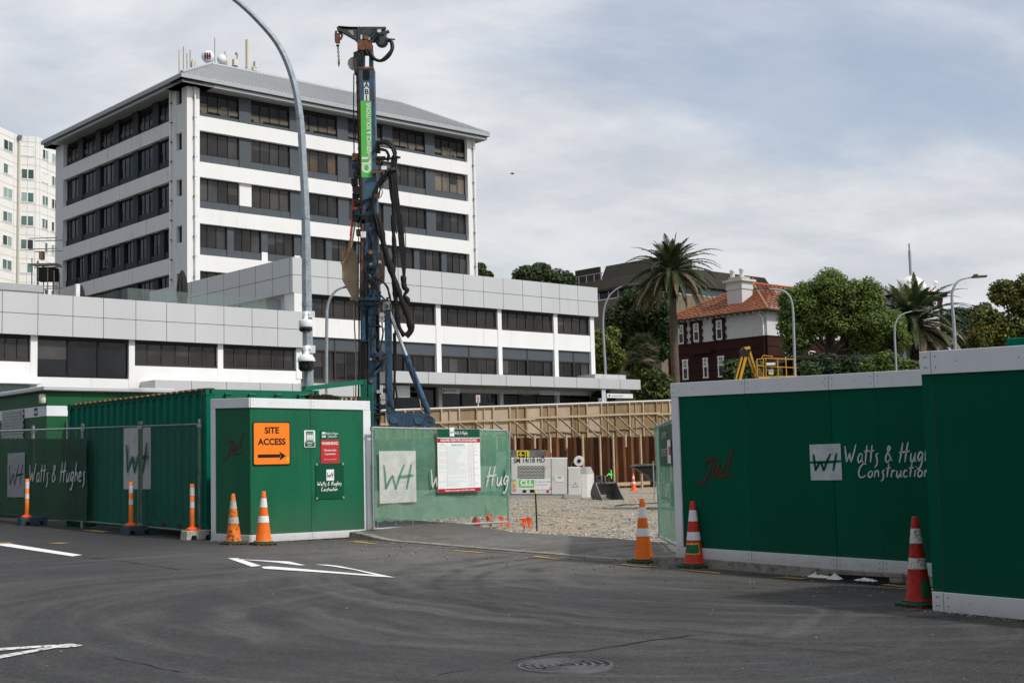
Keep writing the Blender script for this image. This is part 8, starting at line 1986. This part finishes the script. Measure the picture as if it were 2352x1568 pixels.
def tree(name, label, cat, Y, sil, n, size, mats, seed, lobe=1.6, trunk_u=None, group=None, depth=.8, fill=1.0, base=None, tr=.35, shell=.4, lim=7, inner=True):
    """sil: ellipses (u, v, ru, rv) in the picture at depth Y that give the crown its outline; lobes are scattered inside"""
    rg = random.Random(seed); k = Y/FPX; cs = [(P(u, v, Y), ru*k, rv*k) for u, v, ru, rv in sil]
    tx = P(trunk_u or sil[0][0], sil[0][1], Y).x; b0 = Vector((tx, Y, gz(tx, Y) if base is None else base)); t = thing(name, label, cat, b0, 0, group); lobes = []; core = []
    for c, rx, rz in cs:
        ry = max(rx, rz)*depth; c = c - b0; cnt = max(4, int(fill*9*(rx*rz)/(lobe*lobe)))
        for i in range(cnt):
            while True:
                d = Vector((rg.uniform(-1,1), rg.uniform(-1,1), rg.uniform(-1,1)))
                if d.length < 1: break
            d = d.normalized()*(d.length**.45); l = lobe*rg.uniform(.6,1.2); q = 1-.5*l/max(rx,rz,l)
            lobes.append(((c.x+d.x*rx*q, c.y+d.y*ry*q, c.z+d.z*rz*q), (l, l, l*rg.uniform(.65,.95))))
        core.append(((c.x, c.y, c.z-rz*.1), (rx*.72, ry*.72, rz*.72)))
    mb = MB()
    foliage(mb, lobes, n, size, mats, rg, shell=shell)
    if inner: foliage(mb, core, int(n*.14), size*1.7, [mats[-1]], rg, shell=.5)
    mb.build('crown', t)
    mb = MB(); top = max(c.z for c, _, _ in [(c-b0, 0, 0) for c, _, _ in cs]); fork = Vector((rg.gauss(0,.1), 0, max(1.0, min((c-b0).z - rz*.75 for c, _, rz in cs)))); r = tr
    limb(mb, (0,0,-.3), fork, r, r*.75, rg)
    for i in range(lim): l = rg.choice(lobes); limb(mb, fork - Vector((0,0,rg.random()*.6)), Vector(l[0])*.92, r*.5, r*.1, rg)
    mb.build('trunk', t); return t
zH2 = zH
def E_(fn, x0, x1, y0, y1): a, b = fn(x0, y0), fn(x1, y1); return ((a[0]+b[0])/2, (a[1]+b[1])/2, (b[0]-a[0])/2, (b[1]-a[1])/2)
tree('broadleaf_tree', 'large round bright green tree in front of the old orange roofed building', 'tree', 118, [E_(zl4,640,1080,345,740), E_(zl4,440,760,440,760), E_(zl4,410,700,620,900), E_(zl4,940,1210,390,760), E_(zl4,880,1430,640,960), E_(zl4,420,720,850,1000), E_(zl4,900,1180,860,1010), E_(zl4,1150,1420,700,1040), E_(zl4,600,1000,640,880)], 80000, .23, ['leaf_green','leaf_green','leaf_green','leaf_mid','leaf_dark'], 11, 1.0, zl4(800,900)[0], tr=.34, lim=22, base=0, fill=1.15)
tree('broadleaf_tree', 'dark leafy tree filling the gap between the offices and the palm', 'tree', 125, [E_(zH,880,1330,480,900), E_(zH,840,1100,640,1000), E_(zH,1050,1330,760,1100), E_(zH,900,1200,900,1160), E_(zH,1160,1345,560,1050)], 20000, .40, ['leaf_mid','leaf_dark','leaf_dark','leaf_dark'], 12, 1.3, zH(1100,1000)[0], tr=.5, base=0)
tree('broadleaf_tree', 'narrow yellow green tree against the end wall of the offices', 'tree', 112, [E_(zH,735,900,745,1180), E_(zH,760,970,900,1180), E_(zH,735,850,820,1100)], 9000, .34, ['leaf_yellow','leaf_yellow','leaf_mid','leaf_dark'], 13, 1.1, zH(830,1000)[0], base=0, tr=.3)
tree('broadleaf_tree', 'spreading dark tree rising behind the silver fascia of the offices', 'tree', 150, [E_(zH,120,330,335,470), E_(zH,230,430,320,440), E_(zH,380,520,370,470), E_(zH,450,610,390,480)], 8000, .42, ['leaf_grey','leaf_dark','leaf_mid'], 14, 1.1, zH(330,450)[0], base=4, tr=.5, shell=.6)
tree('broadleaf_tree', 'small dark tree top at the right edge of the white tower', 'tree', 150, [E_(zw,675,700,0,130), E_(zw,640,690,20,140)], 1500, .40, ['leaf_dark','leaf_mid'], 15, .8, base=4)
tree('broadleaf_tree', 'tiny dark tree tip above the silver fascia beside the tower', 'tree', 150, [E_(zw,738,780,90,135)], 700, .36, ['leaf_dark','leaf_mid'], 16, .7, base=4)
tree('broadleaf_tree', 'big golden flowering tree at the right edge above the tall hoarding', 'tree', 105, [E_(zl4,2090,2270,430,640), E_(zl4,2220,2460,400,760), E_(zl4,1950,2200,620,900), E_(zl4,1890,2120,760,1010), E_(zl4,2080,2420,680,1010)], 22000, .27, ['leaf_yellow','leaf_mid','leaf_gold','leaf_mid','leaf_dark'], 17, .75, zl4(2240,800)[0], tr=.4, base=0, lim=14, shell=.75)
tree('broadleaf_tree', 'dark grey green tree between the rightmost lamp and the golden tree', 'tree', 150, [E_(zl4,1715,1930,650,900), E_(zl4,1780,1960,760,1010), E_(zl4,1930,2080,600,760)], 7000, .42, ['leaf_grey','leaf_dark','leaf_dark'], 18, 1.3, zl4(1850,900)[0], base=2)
def shrub(label, Y, sil, n, size, mats, seed, lobe=.9, group='shrubs beyond the yard'):
    tree('shrub', label, 'shrub', Y, sil, n, size, mats, seed, lobe, group=group, base=1.0, tr=.14, lim=5)
shrub('dense dark glossy shrub below the tall palm behind the plywood hoarding', 108, [E_(zH,990,1340,1110,1400), E_(zH,1060,1360,1180,1400)], 9000, .32, ['leaf_mid','leaf_dark','leaf_dark','leaf_yellow'], 21)
shrub('dark shrub behind the folded yellow boom of the lift', 100, [E_(zl4,10,130,1090,1230), E_(zl4,120,300,1080,1230), E_(zl4,200,420,1110,1230)], 4500, .30, ['leaf_mid','leaf_dark'], 22)
shrub('low green shrub at the foot of the lamp near the clock tower', 95, [E_(zl4,1090,1330,1060,1150), E_(zl4,1300,1520,1080,1150), E_(zl4,1180,1300,1020,1120)], 4500, .28, ['leaf_green','leaf_mid','leaf_dark'], 23)
shrub('low dark shrub under the round tree beside the boom lift', 100, [E_(zl4,540,700,1110,1190)], 1500, .28, ['leaf_dark','leaf_mid'], 24)
shrub('low dark shrub in front of the shelter under the round tree', 101, [E_(zl4,640,900,1050,1180), E_(zl4,860,1110,1060,1180)], 3500, .27, ['leaf_dark'], 26)
shrub('small green shrub hiding behind the last shop board', 104, [E_(zH,760,840,1310,1420)], 900, .3, ['leaf_mid','leaf_dark'], 25)

def frond(mb, o, az, el, L, droop, mats, rg, nl=46, lw=.055, ll=.62, twist=.0):
    """a feather frond: curved midrib with two rows of leaflets"""
    d = Vector((math.cos(az)*math.cos(el), math.sin(az)*math.cos(el), math.sin(el))); p = Vector(o); pts = [p.copy()]; n = 12
    for i in range(n): d = (d + Vector((0,0,-droop*(.35+1.3*i/n)/n))).normalized(); p = p + d*(L/n); pts.append(p.copy())
    m = rg.choice(mats); mb.tube(pts, [.05*(1-.85*i/n)+.008 for i in range(n+1)], mats[0] if 'palm_dry' not in mats else 'palm_dry', 4, False)
    for k in range(nl):
        f = .12 + .88*k/nl; i = min(n-1, int(f*n)); q = pts[i].lerp(pts[i+1], f*n-i); t = (pts[i+1]-pts[i]).normalized(); s = t.cross(Vector((0,0,1)))
        s = s.normalized() if s.length > .05 else Vector((1,0,0)); u = s.cross(t)
        lf_ = ll*math.sin(PI*min(.97, .18+f*.80))*rg.uniform(.85,1.15)
        for sg in (1,-1):
            dr = (s*sg*.70 + t*.75 + u*rg.uniform(.05,.35) + Vector((0,0,-.18))).normalized(); w = t*lw*rg.uniform(.8,1.2)
            tip = q + dr*lf_ + Vector((0,0,-.12*lf_)); mid = q + dr*lf_*.55
            mb.add([q - w*.5, mid - w*.6, tip, mid + w*.6, q + w*.5], [(0,1,2,3,4)], m)
def palm(label, Y, cuv, trunk_bot, r, L, nf, seed, bk=1.0):
    rg = random.Random(seed); c = P(*cuv, Y); tb = P(*trunk_bot, Y); g = 1.5; b0 = Vector((tb.x + (tb.x-c.x)*(tb.z-g)/(c.z-tb.z), Y, g)); t = thing('date_palm', label, 'palm tree', b0, 0, 'date palms'); cc = c - b0
    mb = MB(); n = 26; prof = []
    pts = [cc*(i/n) for i in range(n+1)]; mb.tube(pts[:-3], [r*(1.12-.18*math.sin(i/n*2.2)) + .02*(i % 2) for i in range(n-2)], 'palm_bark', 18); mb.build('trunk', t)
    mb = MB(); mb.lathe([(r*1.0,-L*.62),(r*(.6+.7*bk**.5),-L*.45),(r*(.5+1.0*bk**.6),-L*.28),(r*(.5+1.0*bk**.5),-L*.12),(r*1.2,0),(r*.4,L*.08)], 'palm_boot', 18, cc)
    for k in range(150):
        a = rg.random()*6.28; z = -L*.58*rg.random(); rr_ = r*(1.1+.7*math.sin(max(0,min(1,(z/L+.6)/.6))*PI*.7)); d = Vector((math.cos(a), math.sin(a), .9)).normalized(); p = cc + Vector((math.cos(a)*rr_, math.sin(a)*rr_, z)); mb.beam(p, p + d*.35, .12, .05, 'palm_boot' if k % 3 else 'palm_bark')
    mb.build('boot', t)
    mb = MB()
    for k in range(nf):
        f = k/nf; az = k*2.39996 + rg.uniform(-.2,.2); el = math.radians(84 - 104*f**.68 + rg.uniform(-7,7)); mats = ['palm_green','palm_pale'] if f < .25 else (['palm_green','palm_dark','palm_green'] if f < .72 else ['palm_dark','palm_dry','palm_green'])
        frond(mb, cc + Vector((math.cos(az)*r*.7, math.sin(az)*r*.7, L*.04 - f*L*.16)), az, el, L*rg.uniform(.88,1.1)*(.62 if f < .16 else .84 if f < .3 else 1), 1.05 + .5*f, mats, rg, nl=62, ll=L*.115, lw=L*.011)
    if True:
        for k in range(int(nf*.45)):
            az = k*2.39996*1.3 + rg.uniform(-.3,.3); frond(mb, cc + Vector((math.cos(az)*r*.9, math.sin(az)*r*.9, -L*.16)), az, math.radians(rg.uniform(-38,-5)), L*rg.uniform(.75,1.0), 1.5, ['palm_dry','palm_dark','palm_dry'], rg, nl=56, ll=L*.095, lw=L*.010)
    mb.build('crown', t); return t
palm('tall date palm with a bare trunk beside the end of the offices', 118, zH(1338,335), zH(1378,1220), .37, 4.7, 84, 31, bk=2.4)
palm('shaggy date palm with long drooping fronds in front of the clock tower', 128, zl4(1475,735), zl4(1490,1150), .45, 6.5, 100, 32, bk=1.5)
# small fan palm in front of the dark tree
rg = random.Random(41); c = P(*zH(1115,985), 108); b0 = Vector((c.x, 108, 2)); t = thing('fan_palm', 'small fan palm standing in front of the dark leafy tree', 'palm tree', b0); mb = MB(); mb.tube([(0,0,0),(.05,0,(c.z-2)*.5),(0,0,c.z-2)], [.22,.2,.16], 'palm_bark', 10); mb.build('trunk', t)
mb = MB(); o = Vector((0,0,c.z-2))
for k in range(46):
    az = k*2.39996; el = math.radians(80-115*(k/46)); d = Vector((math.cos(az)*math.cos(el), math.sin(az)*math.cos(el), math.sin(el))); q = o + d*.95; s = d.cross(Z); s = s.normalized() if s.length > .05 else X.copy(); u = s.cross(d); mb.tube([o, q], .02, 'palm_green', 4, False)
    m = 'palm_green' if k < 18 else rg.choice(('palm_dark','palm_green','palm_dry'))
    for j in range(13):
        a = -1.35 + 2.7*j/12; e = (d*math.cos(a) + s*math.sin(a)); tip = q + e*.85 - Z*.25*abs(math.sin(a)) - Z*.12; w = e.cross(u)*.06; mb.add([q - w*.3, q.lerp(tip,.5) - w, tip, q.lerp(tip,.5) + w, q + w*.3], [(0,1,2,3,4)], m)
mb.build('crown', t)
# ------------------------------------------------------------------ sub-parts: hang details under the part that carries them
RULES = (('plate', ('lettering','arrow','scrawl','picture','header','emblem','fixing','ruling','handwriting','heading_strip','face','hanger')),
         ('panel', ('graffiti','screw','sheet_edge')), ('sheet', ('emblem','lettering','cable_tie')), ('side_panel', ('decal',)), ('housing', ('dome','badge')),
         ('leader', ('opening','maker_plate','name_banner','guide_rail')), ('engine_housing', ('grille','panel_gap','sticker','name_plate','number_plate')), ('hook_block', ('chain_link','hook')),
         ('body', ('reflective_band','paint_patch')), ('post', ('reflective_band',)), ('base', ('foot_stud',)), ('frame', ('wire_mesh',)), ('chimney', ('chimney_pot',)), ('dome', ('flagpole',)),
         ('parapet', ('finial',)), ('counterweight', ('scribble',)), ('basket_floor', ('basket_rail','control_box')), ('pole', ('lamp_head',)), ('ram_barrel', ('ram_rod',)), ('mast_strut', ('strut_detail','pulley')), ('jib', ('winch','jib_plate')), ('stem', ('cap',)), ('cord', ('flag',)))
for t in [o for o in COL.objects if o.parent is None and o.type == 'EMPTY']:
    kids = list(t.children); nm = lambda o: o.name.split('.')[0]
    first = {}
    for c in kids: first.setdefault(nm(c), c)
    for host, subs in RULES:
        if host not in first: continue
        for c in kids:
            if nm(c) in subs and c.parent is t and not c.children: c.parent = first[host]
    doors = [c for c in kids if nm(c) == 'door']
    for i, c in enumerate([c for c in kids if nm(c) == 'lock_rod']):
        if doors: c.parent = doors[min(len(doors)-1, i//2)]
    if 'panel' in first and nm(t) == 'site_hoarding':
        for c in kids:
            if nm(c) in ('lettering','emblem') and c.parent is t: c.parent = first['panel']
    if nm(t) == 'drilling_rig':
        for c in kids:
            if nm(c) == 'lettering' and c.parent is t: c.parent = first['leader'] if c.name == [k for k in kids if nm(k) == 'lettering'][0].name else first['engine_housing']
# ------------------------------------------------------------------ sky, sun, camera
SUN_AZ, SUN_EL = math.radians(122), math.radians(47)   # azimuth from +Y, clockwise
sd = Vector((math.sin(SUN_AZ)*math.cos(SUN_EL), math.cos(SUN_AZ)*math.cos(SUN_EL), math.sin(SUN_EL)))
w = bpy.data.worlds.new('World'); SC.world = w; w.use_nodes = True; nt = w.node_tree; L = nt.links.new
bg = nt.nodes['Background']; bg.inputs['Strength'].default_value = .1
sky = nn(nt, 'ShaderNodeTexSky', sky_type='NISHITA'); sky.sun_disc = False; sky.sun_elevation = SUN_EL; sky.sun_rotation = SUN_AZ; sky.air_density = 1.0; sky.dust_density = 1.0; sky.ozone_density = 1.5
tc = nn(nt, 'ShaderNodeTexCoord'); sp = nn(nt, 'ShaderNodeSeparateXYZ'); L(tc.outputs['Generated'], sp.inputs[0])
def mth(op, a, b=None):
    n = nn(nt, 'ShaderNodeMath', op=op); L(a, n.inputs[0])
    if b is not None:
        if isinstance(b, (int, float)): n.inputs[1].default_value = b
        else: L(b, n.inputs[1])
    return n.outputs[0]
zc = mth('ADD', mth('MAXIMUM', sp.outputs['Z'], 0.0), .30)
cb = nn(nt, 'ShaderNodeCombineXYZ'); L(mth('DIVIDE', sp.outputs['X'], zc), cb.inputs['X']); L(mth('DIVIDE', sp.outputs['Y'], zc), cb.inputs['Y'])
rot = nn(nt, 'ShaderNodeMapping'); rot.inputs['Rotation'].default_value = (0,0,math.radians(-35)); rot.inputs['Scale'].default_value = (.95,1.35,1); rot.inputs['Location'].default_value = (7.7,6.9,5.39); L(cb.outputs[0], rot.inputs['Vector'])
n1 = nn(nt, 'ShaderNodeTexNoise', Scale=1.15, Detail=9.0, Roughness=.56, Distortion=.35); L(rot.outputs[0], n1.inputs['Vector'])
n2 = nn(nt, 'ShaderNodeTexNoise', Scale=3.0, Detail=8.0, Roughness=.6, Distortion=.2); L(rot.outputs[0], n2.inputs['Vector'])
mk = nn(nt, 'ShaderNodeMapRange'); mk.interpolation_type = 'SMOOTHSTEP'; L(n1.outputs['Fac'], mk.inputs['Value']); mk.inputs['From Min'].default_value = .36; mk.inputs['From Max'].default_value = .56; mk.inputs['To Min'].default_value = .46
cc = nn(nt, 'ShaderNodeValToRGB'); L(n2.outputs['Fac'], cc.inputs['Fac']); cc.color_ramp.elements[0].position = .38; cc.color_ramp.elements[1].position = .6
cc.color_ramp.elements[0].color = (5.9,6.2,6.75,1); cc.color_ramp.elements[1].color = (7.6,7.75,8.0,1)
# clouds are brighter overhead and towards the sun
up = mth('ADD', mth('MULTIPLY', mth('POWER', mth('MAXIMUM', sp.outputs['Z'], 0.0), 1.5), .6), .97)
vm = nn(nt, 'ShaderNodeVectorMath', operation='DOT_PRODUCT'); L(tc.outputs['Generated'], vm.inputs[0]); vm.inputs[1].default_value = tuple(sd)
gl = mth('ADD', up, mth('MULTIPLY', mth('POWER', mth('MAXIMUM', vm.outputs['Value'], 0.0), 5.0), .7))
# sky dimmed to the left and behind the camera, added to deepen shaded walls
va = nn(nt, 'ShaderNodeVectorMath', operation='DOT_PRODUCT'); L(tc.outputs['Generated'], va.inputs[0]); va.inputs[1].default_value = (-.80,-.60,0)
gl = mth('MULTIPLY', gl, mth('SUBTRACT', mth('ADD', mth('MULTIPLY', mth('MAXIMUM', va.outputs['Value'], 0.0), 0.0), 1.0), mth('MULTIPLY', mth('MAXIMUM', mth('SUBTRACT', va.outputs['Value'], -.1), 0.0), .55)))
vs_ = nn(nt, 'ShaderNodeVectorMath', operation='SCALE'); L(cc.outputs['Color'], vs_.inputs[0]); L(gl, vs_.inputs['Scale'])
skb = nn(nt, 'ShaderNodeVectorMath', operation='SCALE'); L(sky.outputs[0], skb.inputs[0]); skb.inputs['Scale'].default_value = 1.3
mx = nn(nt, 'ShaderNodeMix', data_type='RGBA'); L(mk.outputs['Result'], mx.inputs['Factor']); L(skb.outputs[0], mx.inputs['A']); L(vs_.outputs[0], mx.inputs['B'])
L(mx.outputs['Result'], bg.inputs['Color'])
sl = bpy.data.lights.new('sun', 'SUN'); sl.energy = 2.9; sl.angle = math.radians(3); sl.color = (1.0,.955,.89)
so = bpy.data.objects.new('sun', sl); COL.objects.link(so); so.rotation_euler = sd.to_track_quat('Z', 'Y').to_euler()
cam = bpy.data.cameras.new('camera'); co = bpy.data.objects.new('camera', cam); COL.objects.link(co)
cam.sensor_width = 36; cam.lens = FPX/2352*36; cam.clip_start = .1; cam.clip_end = 6000
Rm = Matrix((WC[0], -WC[1], -WC[2])).transposed(); co.matrix_world = Matrix.Translation(CAM) @ Rm.to_4x4()
SC.camera = co
SC.view_settings.view_transform = 'Standard'; SC.view_settings.look = 'None'; SC.view_settings.exposure = 0.0; SC.view_settings.gamma = 1.0; SC.view_settings.use_curve_mapping = False
SC.cycles.max_bounces = 8; SC.cycles.transparent_max_bounces = 16; SC.cycles.caustics_reflective = False; SC.cycles.caustics_refractive = False; SC.cycles.sample_clamp_indirect = 6
SC.cycles.use_denoising = True
